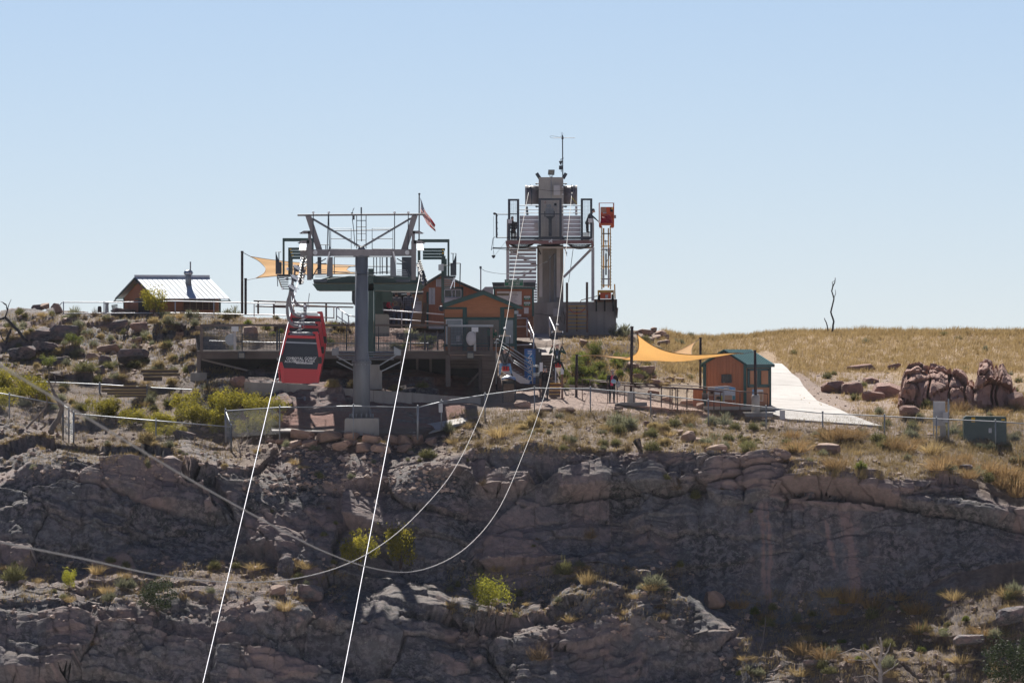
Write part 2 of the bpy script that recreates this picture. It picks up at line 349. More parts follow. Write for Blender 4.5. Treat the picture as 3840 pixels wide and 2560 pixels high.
# soil colours of the different grounds
def lerp3(c, d, t): return c * (1 - t[..., None]) + np.array(d) * t[..., None]
soil = np.empty(X.shape + (3,)); soil[:] = (.20, .142, .108)
def region(x0, x1, b0, b1, sx_=60., sb=.12):
    return np.clip((gPX - x0) / sx_ + .5, 0, 1) * np.clip((x1 - gPX) / sx_ + .5, 0, 1) * np.clip((gB - b0) / sb + .5, 0, 1) * np.clip((b1 - gB) / sb + .5, 0, 1)
soil = lerp3(soil, (.36, .235, .125), region(2480, 9000, -2, 1.35))         # dry grass hill
soil = lerp3(soil, (.37, .25, .135), region(2480, 9000, 1.2, 2.4) * .6)
soil = lerp3(soil, (.40, .285, .235), plaza)                               # pink gravel
soil = lerp3(soil, (.30, .22, .19), region(1400, 1760, -.1, .9))
soil = lerp3(soil, (.25, .105, .075), region(900, 1760, 2.0, 2.9))          # red earth bank
soil = lerp3(soil, (.26, .11, .07), region(1180, 1760, .7, 2.0) * .8)
soil = lerp3(soil, (.205, .145, .105), region(1680, 9000, 3.02, 4.0))
soil = lerp3(soil, (.30, .215, .185), region(2880, 3350, 1.2, 3.0) * .7)
rockmask = np.clip((RW - .32) * 4 + .5 * fbm(X / .6, Yw / .6, Z / .6, 3, 91), 0, 1) * np.clip((1.02 - nz2) * 7, .25 + .6 * left * (gB > .15) * (gB < 2.2) + .35 * (gB > 3) * (1 - right), 1)
rockmask = np.where(gB < 0, 0, rockmask)
fresh = np.clip(fbm(X / 3.5, Yw / 3.5, Z / 3.5, 4, 101) * 1.6 - .15 + .5 * (id1 > .80) * (1 - smooth_slab) + .55 * (id2 > .80) * frac + .45 * (id3 > .85) * frac - .35 * smooth_slab, 0, .75)
fresh = np.maximum(fresh, .85 * np.clip(1 - np.abs(gPX - 2780) / 160, 0, 1) * 0)
for cx0, cx1, b0, b1, ww in ((2856, 2872, 4.28, 4.95, 6), (2872, 2892, 4.28, 4.95, 7), (3085, 3140, 4.30, 4.70, 8), (3160, 3225, 4.25, 4.95, 20)):     # washed pink streaks down the slab
    cx = cx0 + (cx1 - cx0) * np.clip((gB - b0) / (b1 - b0), 0, 1) + 10 * fbm(gB * 8, gB * 0, gB * 0, 2, cx0)
    fresh = np.maximum(fresh, np.clip(1.6 - np.abs(gPX - cx) / ww + .9 * fbm(gPX / 7, gPY / 16, gPX * 0, 3, cx0), 0, 1) * np.clip((gB - b0) * 30, 0, 1) * np.clip((b1 - gB) * 12, 0, 1))
nv = NR * NC
co = np.stack([X, Yw, Z], -1).reshape(-1, 3)
idx = np.arange(nv).reshape(NR, NC)
quads = np.stack([idx[:-1, :-1], idx[1:, :-1], idx[1:, 1:], idx[:-1, 1:]], -1).reshape(-1, 4)
def fast_mesh(name, co, faces, m, smooth=True):
    me = bpy.data.meshes.new(name); k = faces.shape[1]; nf = len(faces)
    me.vertices.add(len(co)); me.vertices.foreach_set('co', co.astype(np.float32).ravel())
    me.loops.add(nf * k); me.loops.foreach_set('vertex_index', faces.astype(np.int32).ravel())
    me.polygons.add(nf); me.polygons.foreach_set('loop_start', (np.arange(nf) * k).astype(np.int32))
    me.polygons.foreach_set('use_smooth', np.full(nf, smooth))
    me.update(calc_edges=True); me.materials.append(m)
    return me
def add_attr(me, name, arr, kind='FLOAT'):
    a = me.attributes.new(name, kind, 'POINT')
    if kind == 'FLOAT': a.data.foreach_set('value', arr.astype(np.float32).ravel())
    else:
        c4 = np.concatenate([arr.reshape(-1, 3), np.ones((arr.size // 3, 1))], 1); a.data.foreach_set('color', c4.astype(np.float32).ravel())
def rock_nodes(m, with_attr=True, lich=.9, pink=(.335, .235, .21), grey=(.195, .190, .200), fresh_v=None):
    n, l = m.node_tree.nodes, m.node_tree.links; b = n['Principled BSDF']; b.inputs['Roughness'].default_value = .85; b.inputs['Specular IOR Level'].default_value = .35
    geo = n.new('ShaderNodeNewGeometry'); tc = n.new('ShaderNodeTexCoord'); pos = tc.outputs['Object']
    def noise(sc, det=5, ro=.6, dist=0.):
        t = n.new('ShaderNodeTexNoise'); t.inputs['Scale'].default_value = sc; t.inputs['Detail'].default_value = det; t.inputs['Roughness'].default_value = ro
        t.inputs['Distortion'].default_value = dist; l.new(pos, t.inputs['Vector']); return t.outputs[0]
    def ramp(v, a, c0, z, c1):
        r = n.new('ShaderNodeValToRGB'); r.color_ramp.elements[0].position = a; r.color_ramp.elements[1].position = z
        r.color_ramp.elements[0].color = (*c0, 1); r.color_ramp.elements[1].color = (*c1, 1); l.new(v, r.inputs[0]); return r.outputs[0]
    def mix(f, a, c):
        x = n.new('ShaderNodeMix'); x.data_type = 'RGBA'
        if hasattr(f, 'is_output'): l.new(f, x.inputs[0])
        else: x.inputs[0].default_value = f
        for s_, v in ((x.inputs[6], a), (x.inputs[7], c)):
            if hasattr(v, 'is_output'): l.new(v, s_)
            else: s_.default_value = (*v, 1)
        return x.outputs[2]
    base = ramp(noise(.7, 6, .65), .35, grey, .68, tuple(.55 * g + .45 * p for g, p in zip(grey, pink)))
    pk = ramp(noise(2.5, 6, .7), .3, tuple(p * .75 for p in pink), .75, tuple(p * 1.25 for p in pink))
    if with_attr:
        at = n.new('ShaderNodeAttribute'); at.attribute_name = 'fresh'; fr_ = at.outputs['Fac']
    else:
        fr_ = ramp(noise(1.1, 5, .6), .42, (0, 0, 0), .62, (1, 1, 1))
    c = mix(fr_, base, pk)
    dark = ramp(noise(3.2, 9, .74, .4), .44, (0, 0, 0), .54, (1, 1, 1))        # dark lichen crust
    big = ramp(noise(.35, 3, .5), .38, (.45, .45, .45), .62, (1, 1, 1))
    mm = n.new('ShaderNodeMath'); mm.operation = 'MULTIPLY'; l.new(dark, mm.inputs[0]); l.new(big, mm.inputs[1])
    inv = n.new('ShaderNodeMath'); inv.operation = 'MULTIPLY_ADD'; l.new(fr_, inv.inputs[0]); inv.inputs[1].default_value = -.85; inv.inputs[2].default_value = lich
    m2 = n.new('ShaderNodeMath'); m2.operation = 'MULTIPLY'; l.new(mm.outputs[0], m2.inputs[0]); l.new(inv.outputs[0], m2.inputs[1])
    c = mix(m2.outputs[0], c, (.042, .044, .047))
    pale = ramp(noise(5.5, 8, .75, .3), .60, (0, 0, 0), .66, (1, 1, 1))
    m3 = n.new('ShaderNodeMath'); m3.operation = 'MULTIPLY'; l.new(pale, m3.inputs[0]); l.new(inv.outputs[0], m3.inputs[1])
    c = mix(m3.outputs[0], c, (.36, .37, .31))
    h = n.new('ShaderNodeMath'); h.operation = 'ADD'; l.new(noise(5., 10, .72), h.inputs[0]); l.new(noise(16., 6, .7), h.inputs[1])
    bp = n.new('ShaderNodeBump'); bp.inputs['Strength'].default_value = .9; bp.inputs['Distance'].default_value = .07; l.new(h.outputs[0], bp.inputs['Height'])
    l.new(bp.outputs[0], b.inputs['Normal'])
    if with_attr:
        sa = n.new('ShaderNodeAttribute'); sa.attribute_name = 'soil_colour'; ra = n.new('ShaderNodeAttribute'); ra.attribute_name = 'rock'
        sv = ramp(noise(2.2, 10, .78), .28, (.55, .52, .5), .75, (1.35, 1.35, 1.35))
        mu = n.new('ShaderNodeMix'); mu.data_type = 'RGBA'; mu.blend_type = 'MULTIPLY'; mu.inputs[0].default_value = 1; l.new(sa.outputs['Color'], mu.inputs[6]); l.new(sv, mu.inputs[7])
        c = mix(ra.outputs['Fac'], mu.outputs[2], c)
    l.new(c, b.inputs['Base Color'])
MROCKT = bpy.data.materials.new('rim_rock_and_soil'); MROCKT.use_nodes = True; rock_nodes(MROCKT)
MROCK = bpy.data.materials.new('boulder_rock'); MROCK.use_nodes = True; rock_nodes(MROCK, False)
MRED = bpy.data.materials.new('red_rock'); MRED.use_nodes = True; rock_nodes(MRED, False, lich=.25, pink=(.47, .275, .215), grey=(.40, .245, .20))
tm = fast_mesh('hillside', co, quads, MROCKT)
add_attr(tm, 'rock', rockmask); add_attr(tm, 'fresh', fresh); add_attr(tm, 'soil_colour', soil, 'FLOAT_COLOR')
terrain = bpy.data.objects.new('hillside', tm); COL.objects.link(terrain); terrain['kind'] = 'structure'
terrain['label'] = 'rocky canyon rim with dry slopes and shaded cliffs'
_lo = 5
def ground(px, py):
    """the terrain point seen at a pixel: (point, normal)"""
    i = int(np.clip(np.searchsorted(cols, px), 1, NC - 1))
    c = gSPY[_lo:, i]
    if py <= c[0]: j = 0
    else:
        hit = np.where((c[:-1] <= py) & (c[1:] > py))[0]
        j = hit[-1] if len(hit) else int(np.argmin(np.abs(c - py)))
    j += _lo
    return Vector((TX[j, i], TYW[j, i], TZ[j, i])), Vector((nx2[j, i], ny2[j, i], nz2[j, i]))
def zat(x, y):
    """terrain height under a plan position near the rim"""
    px = 1920 + x / y * F; i = int(np.clip(np.searchsorted(cols, px), 1, NC - 1))
    j = _lo + int(np.argmin(np.abs(TYW[_lo:, i] - y))); return float(TZ[j, i])

# near side of the canyon, unseen, added for bounced sunlight: floor and the sunlit wall under the viewpoint
_py = np.array([451., 440, 400, 340, 260, 180, 100, 50, 15, 2, -12, -60, -250, -900]); _pz = np.array([-37., -110, -235, -258, -252, -190, -105, -55, -16, -5, -2.2, -1, 6, 25])
_yy = np.interp(np.linspace(0, len(_py) - 1, 90), range(len(_py)), _py); _zz = np.interp(np.linspace(0, len(_py) - 1, 90), range(len(_py)), _pz)
_xx = np.linspace(-900, 900, 120); cX, cY = np.meshgrid(_xx, _yy); cZ = np.repeat(_zz[:, None], 120, 1)
cZ = cZ + 14 * fbm(cX / 60, cY / 60, cX * 0, 4, 7) * np.clip(np.abs(cY - 448) / 60, 0, 1) * np.clip(np.abs(cY) / 60, 0, 1)
ci = np.arange(cX.size).reshape(cX.shape)
cm = fast_mesh('canyon', np.stack([cX, cY, cZ], -1).reshape(-1, 3), np.stack([ci[:-1, :-1], ci[1:, :-1], ci[1:, 1:], ci[:-1, 1:]], -1).reshape(-1, 4), mat('canyon_rock', (.39, .365, .35), .9, var=.3, scale=.05))
canyon = bpy.data.objects.new('canyon', cm); COL.objects.link(canyon); canyon['kind'] = 'structure'
# ------------------------------------------------------------------ materials of the built things
GALV = mat('galvanized_steel', (.30, .32, .345), .5, .55, .12, 3, .05)
TGREY = mat('tower_grey_paint', (.15, .165, .19), .48, 0, .14, 1.6, .05, stretch=(2, 2, .4))
ARMG = mat('crossarm_weathered_grey', (.22, .205, .215), .6, 0, .2, 2.5, .1)
DGREEN = mat('dark_green_paint', (.035, .075, .068), .42, 0, .15, 1.5, .04)
TRIM = mat('trim_green_paint', (.03, .088, .084), .5, 0, .15, 2, .05)
DSTEEL = mat('dark_steel', (.055, .066, .085), .45, .3, .2, 3, .06)
BLACK = mat('black_rubber', (.012, .013, .016), .5, 0, .2, 4, .05)
CHROME = mat('polished_zinc', (.62, .63, .66), .22, 1., .1, 5, .05)
WHITE = mat('white_paint', (.72, .73, .75), .5, 0, .06, 3, .03)
RED = mat('cabin_red_gelcoat', (.44, .009, .02), .28, 0, .06, 1, .0, .5)
REDD = mat('cabin_red_ribs', (.40, .008, .018), .32, 0, .06, 1, .0, .5)
GLASS = mat('tinted_cabin_glass', (.008, .016, .034), .12, 0, .1, 1, .0, .25)
CONC = mat('concrete', (.37, .345, .315), .85, 0, .22, 1.2, .2, stretch=(1, 1, .35))
CONCL = mat('pale_concrete', (.45, .42, .395), .8, 0, .16, .9, .1)
YEL = mat('yellow_tag', (.75, .45, .03), .5, 0, .05)
# ------------------------------------------------------------------ gondola tower
T = thing('gondola_tower', P(1355, 1570, 482), 'grey steel lift tower with wide crossarm standing on a concrete footing', 'lift tower')
TY = 482.0
def tb(z, name, m, fn, parent=None, smooth=False):
    b = ZB(z); fn(b); return b.build(name, m, parent or T, smooth)
tb('d', 'column', TGREY, lambda b: b.ptube([(1195, 1390, TY), (1195, 715, TY), (1195, 640, TY), (1195, 570, TY), (1195, -660, TY)], [107, 107, 96, 84, 80], 28), smooth=True)
fl = tb('d', 'flange', TGREY, lambda b: (b.ptube([(1195, 718, TY), (1195, 682, TY)], 124, 28)))
for i in range(16):
    a = 2 * math.pi * i / 16
    c = P(*cv('d', 1195 + 114 * math.cos(a), 700), TY + 114 * .2979 * mpp(TY) * math.sin(a))
    MB().tube([c + Vector((0, 0, -.12)), c + Vector((0, 0, .10))], .022, 6).build('bolt', GALV, fl)
bp_ = tb('d', 'base_plate', DSTEEL, lambda b: b.ptube([(1195, 1402, TY), (1195, 1388, TY)], 160, 24))
for i in range(14):
    a = 2 * math.pi * (i + .5) / 14; ca, sa = math.cos(a), math.sin(a); k = .2979 * mpp(TY)
    o = P(*cv('d', 1195, 1390), TY)
    pts = [o + Vector((ca * 104 * k, sa * 104 * k, 0)), o + Vector((ca * 155 * k, sa * 155 * k, 0)), o + Vector((ca * 120 * k, sa * 120 * k, 70 * k)), o + Vector((ca * 104 * k, sa * 104 * k, 150 * k))]
    MB().prism(pts, Vector((-sa, ca, 0)) * .03).build('gusset', TGREY, T)
    c = o + Vector((ca * 148 * k, sa * 148 * k, 0)); MB().tube([c, c + Vector((0, 0, .17))], .03, 6).build('anchor_bolt', GALV, bp_)
tb('a', 'column_head', TGREY, lambda b: b.ptube([(1045, 716, TY), (1045, 704, TY), (1045, 700, TY), (1045, 655, TY), (1045, 630, TY), (1045, 603, TY)], [88, 88, 70, 56, 44, 26], 24), smooth=True)
tb('a', 'crossarm', ARMG, lambda b: b.poly([(370, 634), (1600, 630), (1600, 706), (370, 706)], TY - .35, .7))
for x in (380, 690, 1390):
    tb('a', 'arm_plate', ARMG, lambda b: b.rect(x - 9, 625, x + 9, 714, TY - .40, .8))
for x in (535, 1550):
    tb('a', 'arm_pin', WHITE, lambda b: b.tube([P(*cv('a', x, 667), TY - .40), P(*cv('a', x, 667), TY - .3)], .11, 12))
tb('a', 'upright', ARMG, lambda b: b.poly([(425, 262), (490, 262), (612, 632), (545, 632)], TY - .18, .36))
tb('a', 'upright', ARMG, lambda b: b.poly([(1600, 258), (1665, 258), (1552, 632), (1482, 632)], TY - .18, .36))
tb('a', 'lifting_beam', ARMG, lambda b: b.ptube([(340, 256, TY), (1745, 247, TY)], 11, 10))
tb('a', 'brace', TGREY, lambda b: b.line(TY, 12, (480, 288), (515, 300), (1045, 612), n=10))
tb('a', 'brace', TGREY, lambda b: b.line(TY, 12, (1612, 282), (1580, 295), (1045, 612), n=10))
tb('a', 'tie_bar', TGREY, lambda b: b.line(TY, 6, (755, 426), (1350, 418)))
for (x0, y0, x1, y1) in ((514, 226, 514, 640), (680, 225, 668, 640), (684, 225, 692, 640), (1410, 222, 1410, 640), (1562, 220, 1557, 700)):
    tb('a', 'lifting_frame_post', DSTEEL, lambda b: b.line(TY - .25, 5, (x0, y0), (x1, y1)))
for x in (514, 685, 1410, 1562):
    tb('a', 'lamp_cap', WHITE, lambda b: b.sph(P(*cv('a', x, 226), TY - .25), .06))
for x0, x1 in ((706, 932), (1163, 1391)):
    g = tb('a', 'guard_rail', DSTEEL, lambda b: (b.line(TY + .4, 4, (x0, 628), (x0, 401), (x1, 401), (x1, 628), (x0, 628)), b.line(TY + .4, 4, (x0, 515), (x1, 515))))
ld = tb('a', 'ladder', DSTEEL, lambda b: (b.line(TY - .3, 4.5, (992, 262), (992, 625)), b.line(TY - .3, 4.5, (1096, 262), (1096, 625))))
for y in (315, 385, 457, 530, 598):
    tb('a', 'rung', DSTEEL, lambda b: b.line(TY - .3, 4, (992, y), (1096, y)), ld)
tb('a', 'antenna', DSTEEL, lambda b: (b.line(TY - .4, 8, (1043, 168), (1043, 240)), b.line(TY - .4, 5, (1043, 240), (1046, 545))))
tb('a', 'camera_unit', DSTEEL, lambda b: (b.rect(930, 226, 952, 240, TY - .3, .15), b.ptube([(957, 262, TY - .3), (957, 306, TY - .3)], 13, 10), b.line(TY - .3, 3, (945, 228), (955, 190), (965, 174), (948, 212)), b.line(TY - .3, 4, (945, 300), (960, 420), (972, 600))))
for sgn, x0 in ((1, 0), (-1, 2090)):      # lifting hooks, sheave hangers and junction boxes at the arm ends
    fx = lambda x: x if sgn == 1 else x0 - x
    mp = lambda pts: [(fx(x), y) for x, y in pts]
    tb('a', 'sheave_hanger', ARMG, lambda b: b.poly(mp([(440, 532), (470, 530), (497, 540), (494, 970), (445, 970)]), TY - .75, .3))
    tb('a', 'sheave_hanger', ARMG, lambda b: b.poly(mp([(455, 430), (490, 430), (492, 640), (458, 640)]), TY + .9, .25))
    tb('a', 'hook_plate', ARMG, lambda b: b.poly(mp([(357, 455), (408, 427), (480, 427), (478, 460), (372, 462)]), TY + .9, .12))
    tb('a', 'hook_plate', ARMG, lambda b: b.poly(mp([(340, 562), (380, 536), (470, 530), (470, 568), (352, 570)]), TY - .75, .12))
    for hx, hy, yy in ((366, 453, TY + .88), (400, 452, TY + .88), (349, 561, TY - .77), (385, 560, TY - .77)):
        tb('a', 'hook_pin', WHITE, lambda b: b.tube([P(*cv('a', fx(hx), hy), yy), P(*cv('a', fx(hx), hy), yy + .02)], .028, 8))
    tb('a', 'junction_box', CHROME if sgn == 1 else GALV, lambda b: b.prism([P(*cv('a', fx(x), y), TY - .9 + d) for x, y, d in ((372, 572, .9), (432, 572, .9), (432, 640, 0), (358, 640, 0))], (0, .4, -.02)))
    st_ = tb('a', 'step_platform', DSTEEL, lambda b: b.poly(mp([(512, 962), (666, 962), (660, 990), (516, 990)]), TY - 1.0, .9))
    for i in range(5):
        tb('a', 'tread', GALV, lambda b: b.rect(fx(535), 858 + i * 19, fx(655), 864 + i * 19, TY - .95 + .05 * i, .22), st_)
    tb('a', 'step_post', TGREY, lambda b: b.poly(mp([(672, 720), (728, 715), (728, 930), (660, 935)]), TY - .9, .25))
    tb('a', 'step_stringer', WHITE, lambda b: b.bar(fx(694), 655, fx(668), 775, TY - .95, 14, .1))  # sunlight on this bar is put into its white colour
    tb('a', 'handrail', DSTEEL, lambda b: b.line(TY - 1.0, 6, (fx(506), 935), (fx(560), 840), (fx(602), 792), (fx(660), 788)))
    tb('a', 'handrail', DSTEEL, lambda b: b.line(TY - 1.0, 6, (fx(540), 780), (fx(600), 765), (fx(655), 732)))
    # sheave train: a row of wheels that carries the haul rope over the arm end
    for i in range(9):
        t = i / 8; cx, cy = (412 - 42 * t, 742 + 235 * t) if sgn == 1 else (1690 + 60 * t, 800 + 190 * t)
        yy = TY + 1.9 - 4.6 * t; c = P(*cv('a', cx, cy), yy)
        w = MB().tube([c - Vector((.055, 0, 0)), c + Vector((.055, 0, 0))], .19, 14).build('sheave_wheel', BLACK, T)
        MB().tube([c - Vector((.085, 0, 0)), c + Vector((.085, 0, 0))], .085, 8).build('hub', CHROME, w)
        if i % 2 == 0: tb('a', 'rocker_beam', ARMG, lambda b: b.beam(c + Vector((.13 * sgn, 0, 0)), P(*cv('a', cx + 22 * sgn, cy + 30), yy - .6), .09, .05))
        tb('a', 'sheave_bolt', CHROME, lambda b: b.beam(c + Vector((.12 * sgn, 0, .05)), c + Vector((.22 * sgn, -.02, .07)), .04, .04))
tb('a', 'cable_guard', BLACK, lambda b: b.line(TY - 2.6, 7, (372, 960), (395, 800), (418, 725), (445, 712)))
for i in range(8):
    tb('a', 'brush_tooth', DSTEEL, lambda b: b.bar(372 + i * 6, 900 - i * 24, 362 + i * 6, 892 - i * 24, TY - 2.4, 4, .03))
tb('a', 'rope_catcher', DSTEEL, lambda b: (b.line(TY - .5, 3, (735, 875), (1000, 905), (1390, 872)), b.line(TY - .5, 3, (665, 962), (970, 915), (1400, 870)), b.line(TY - .5, 3, (730, 880), (1110, 912), (1400, 950))))
# footing
ft = MB().poly([(1293, 1572), (1297, 1568), (1416, 1568), (1420, 1574), (1421, 1632), (1291, 1632)], 480.4, 3.4).build('tower_footing', CONC)
tag(ft, 'square concrete footing block under the grey lift tower', 'footing')
# ------------------------------------------------------------------ gondola station behind the tower
S = thing('gondola_station', P(1400, 1320, 494), 'dark green lift terminal frame with portal beams behind the grey tower', 'lift station')
SY = 487.0
def sb(z, name, m, fn, parent=None): b = ZB(z); fn(b); return b.build(name, m, parent or S)
sb('a', 'roof_plate', DGREEN, lambda b: b.poly([(515, 985), (700, 932), (1390, 920), (1712, 935), (1725, 1004), (520, 1004)], SY + 1, 6.5))
sb('a', 'fascia', DGREEN, lambda b: b.poly([(502, 1012), (1745, 1012), (1690, 1086), (556, 1086)], SY, 7.5))
sb('a', 'fascia_edge', mat('brass_edge', (.35, .25, .12), .5), lambda b: b.rect(520, 1005, 1740, 1011, SY + .1, .1))
sb('a', 'soffit', WHITE, lambda b: b.rect(1375, 1090, 1722, 1104, SY + 7.6, 3))
sb('d', 'support_column', DGREEN, lambda b: b.rect(1278, -480, 1345, 640, SY, .9))
sb('d', 'support_column', TRIM, lambda b: b.rect(1350, -400, 1366, 600, SY + .4, .3))
sb('a', 'control_cabinet', DGREEN, lambda b: b.rect(1270, 1100, 1385, 1212, SY + 9, .8))
sb('a', 'control_cabinet', DGREEN, lambda b: b.rect(1195, 1090, 1282, 1342, SY + 9.5, 1.0))
sb('a', 'drive_motor', DSTEEL, lambda b: b.poly([(940, 1090), (972, 1090), (972, 1250), (950, 1230), (938, 1190)], SY + 2, .8))
for nm, m, a0, a1, yy in (('portal_beam', DGREEN, (175, 508), (510, 545), 0), ('portal_beam', DGREEN, (1665, 520), (2015, 555), 0)):
    sb('a', nm, m, lambda b: b.rect(*a0, *a1, SY + 2, .3))
sb('a', 'portal_post', DGREEN, lambda b: b.rect(175, 545, 197, 910, SY + 2, .3))
sb('a', 'portal_post', DGREEN, lambda b: b.rect(490, 545, 512, 960, SY + 2, .3))
sb('a', 'portal_post', DGREEN, lambda b: b.rect(1993, 555, 2015, 930, SY + 2, .3))
sb('a', 'portal_post', DGREEN, lambda b: b.rect(1665, 555, 1695, 960, SY + 2.1, .3))
for i in range(4):
    sb('a', 'frame_beam', DGREEN, lambda b: b.rect(237 + i * 5, 612 + i * 33, 470, 641 + i * 33, SY + 4 + i * 2.2, .3))
    sb('a', 'frame_post', DGREEN, lambda b: b.rect(237 + i * 10, 640 + i * 33, 262 + i * 8, 930, SY + 4 + i * 2.2, .3))
    sb('a', 'frame_beam', DGREEN, lambda b: b.rect(1722, 619 + i * 32, 1966 - i * 8, 648 + i * 32, SY + 4 + i * 2.2, .3))
    sb('a', 'frame_post', DGREEN, lambda b: b.rect(1930 + i * 14, 640 + i * 32, 1944 + i * 14, 930, SY + 4 + i * 2.2, .2))
for x, y in ((250, 632), (262, 666), (272, 699), (1934, 640), (1934, 674)):
    sb('a', 'warning_tag', YEL, lambda b: b.rect(x, y - 6, x + 24, y + 6, SY + 3.9, .05))
sb('a', 'frame_post', DGREEN, lambda b: b.rect(1925, 745, 1958, 1222, SY + 3.6, .4))
sb('a', 'speaker_horn', WHITE, lambda b: b.poly([(1893, 800), (1950, 790), (1950, 870), (1893, 865)], SY + 3.0, .5))
# work platforms left and right
for lab, z in (('l', 0), ('r', 1)):
    fx = (lambda x: x) if not z else (lambda x: 2190 - x)
    mp = lambda pts: [(fx(x), y + 15 * z) for x, y in pts]
    pl = sb('a', 'work_platform', DSTEEL, lambda b: b.poly(mp([(108, 908), (245, 908), (240, 930), (118, 930)]), SY + 2.5, 4.5))
    sb('a', 'kick_panel', DSTEEL, lambda b: b.poly(mp([(103, 770), (165, 770), (165, 905), (103, 905)]), SY + 2.5, .06), pl)
    sb('a', 'mesh_panel', DSTEEL, lambda b: b.poly(mp([(103, 668), (160, 830), (160, 850), (103, 850)]), SY + 3.0, .05), pl)
    sb('a', 'platform_rail', DSTEEL, lambda b: (b.line(SY + 2.6, 5, *mp([(103, 905), (103, 661), (160, 661)])), b.line(SY + 2.6, 5, *mp([(135, 661), (135, 905)])), b.line(SY + 2.6, 4, *mp([(165, 795), (240, 795)]))), pl)
    for i in range(5):
        sb('a', 'grating_bar', GALV if z else DSTEEL, lambda b: b.poly(mp([(120 + i * 8, 940 + i * 24), (240 if not z else 232, 940 + i * 24), (240 if not z else 232, 952 + i * 24), (124 + i * 8, 952 + i * 24)]), SY + 2.5 + i * .8, .12), pl)
    sb('a', 'stringer', mat('raw_wood', (.36, .27, .16), .8) if not z else CHROME, lambda b: b.bar(*mp([(122, 935)])[0], *mp([(165, 1050)])[0], SY + 2.6, 10, .08), pl)
    sb('a', 'stringer', DSTEEL if not z else CHROME, lambda b: b.bar(*mp([(116, 930)])[0], *mp([(122, 1040)])[0], SY + 2.6, 8, .08), pl)
sb('a', 'platform_rail', DSTEEL, lambda b: (b.line(SY + 3, 6, (2135, 785), (2130, 1040)), b.line(SY + 3, 5, (2012, 785), (2135, 785)), b.line(SY + 3, 4, (2015, 800), (2080, 800))))
# railings seen under the crossarm
rl = sb('a', 'deck_railing', DSTEEL, lambda b: (b.line(SY + 5, 5, (742, 716), (970, 716)), b.line(SY + 5, 5, (742, 820), (1400, 820)), b.line(SY + 5, 4, (1115, 716), (1400, 716)), b.line(SY + 5, 4, (742, 880), (1400, 890)), b.line(SY + 5, 4, (596, 582), (690, 582), (700, 625))))
for x in (745, 1180, 1212, 1250, 1275, 1325, 1500, 1570, 652):
    sb('a', 'rail_post', DSTEEL, lambda b: b.line(SY + 5.1, 5 if x not in (1190, 1325) else 9, (x, 716 if x != 652 else 582), (x, 905 if x != 652 else 632)), rl)
sb('a', 'motor_housing', DSTEEL, lambda b: b.rect(560, 715, 600, 905, SY + 3, .8))
sb('a', 'bull_wheel_guard', DSTEEL, lambda b: b.rect(1490, 715, 1600, 930, SY + 3, .6))
sb('a', 'leaning_panel', mat('brown_steel', (.09, .075, .07), .6, .2, .2), lambda b: b.poly([(1728, 1220), (1778, 1220), (1738, 1480), (1690, 1490)], SY + 11, .15))
# cabin guide on both sides of the tower column
G = thing('cabin_guide', P(1380, 1385, 484.5), 'galvanized cabin guide rails with flared ends behind the tower column', 'guide rail')
for z0, z1 in ((905, 1110), (1285, 1602)):
    for y, r in ((572, 8), (600, 9), (636, 7), (662, 7)):
        ZB('d').line(484.6 + (y - 572) * .012, r, (z0, y), (z1, y), n=8).build('guide_tube', CHROME if y in (572, 636) else GALV, G)
for pts in ([(820, 560), (830, 530), (905, 503), (905, 605), (865, 612), (822, 612)], [(1602, 500), (1690, 545), (1690, 612), (1640, 612), (1602, 605)]):
    ZB('d').poly(pts, 484.4, .5).build('flared_end', GALV, G)
for x0, y0, x1, y1 in ((880, 620, 1085, 738), (880, 690, 1085, 795), (1630, 610, 1420, 738), (1690, 690, 1440, 815)):
    ZB('d').bar(x0, y0, x1, y1, 484.2, 14, .06).build('strut', GALV, G)
# concrete piers
for pts, Y, lab in (([(1195, 1345), (1325, 1345), (1340, 1352), (1348, 1375), (1348, 1590), (1195, 1590)], 495, 'tall concrete pier with rounded corner beside the lift terminal'),):
    tag(ZB('a').poly(pts, Y, 1.2).build('concrete_pier', CONC), lab, 'pier')
tag(ZB('d').poly([(1300, 728), (1418, 728), (1420, 800), (1450, 805), (1450, 1040), (1300, 1040)], 489, 1.0).build('concrete_pier', CONC), 'stepped concrete pier behind the lower tower column', 'pier')
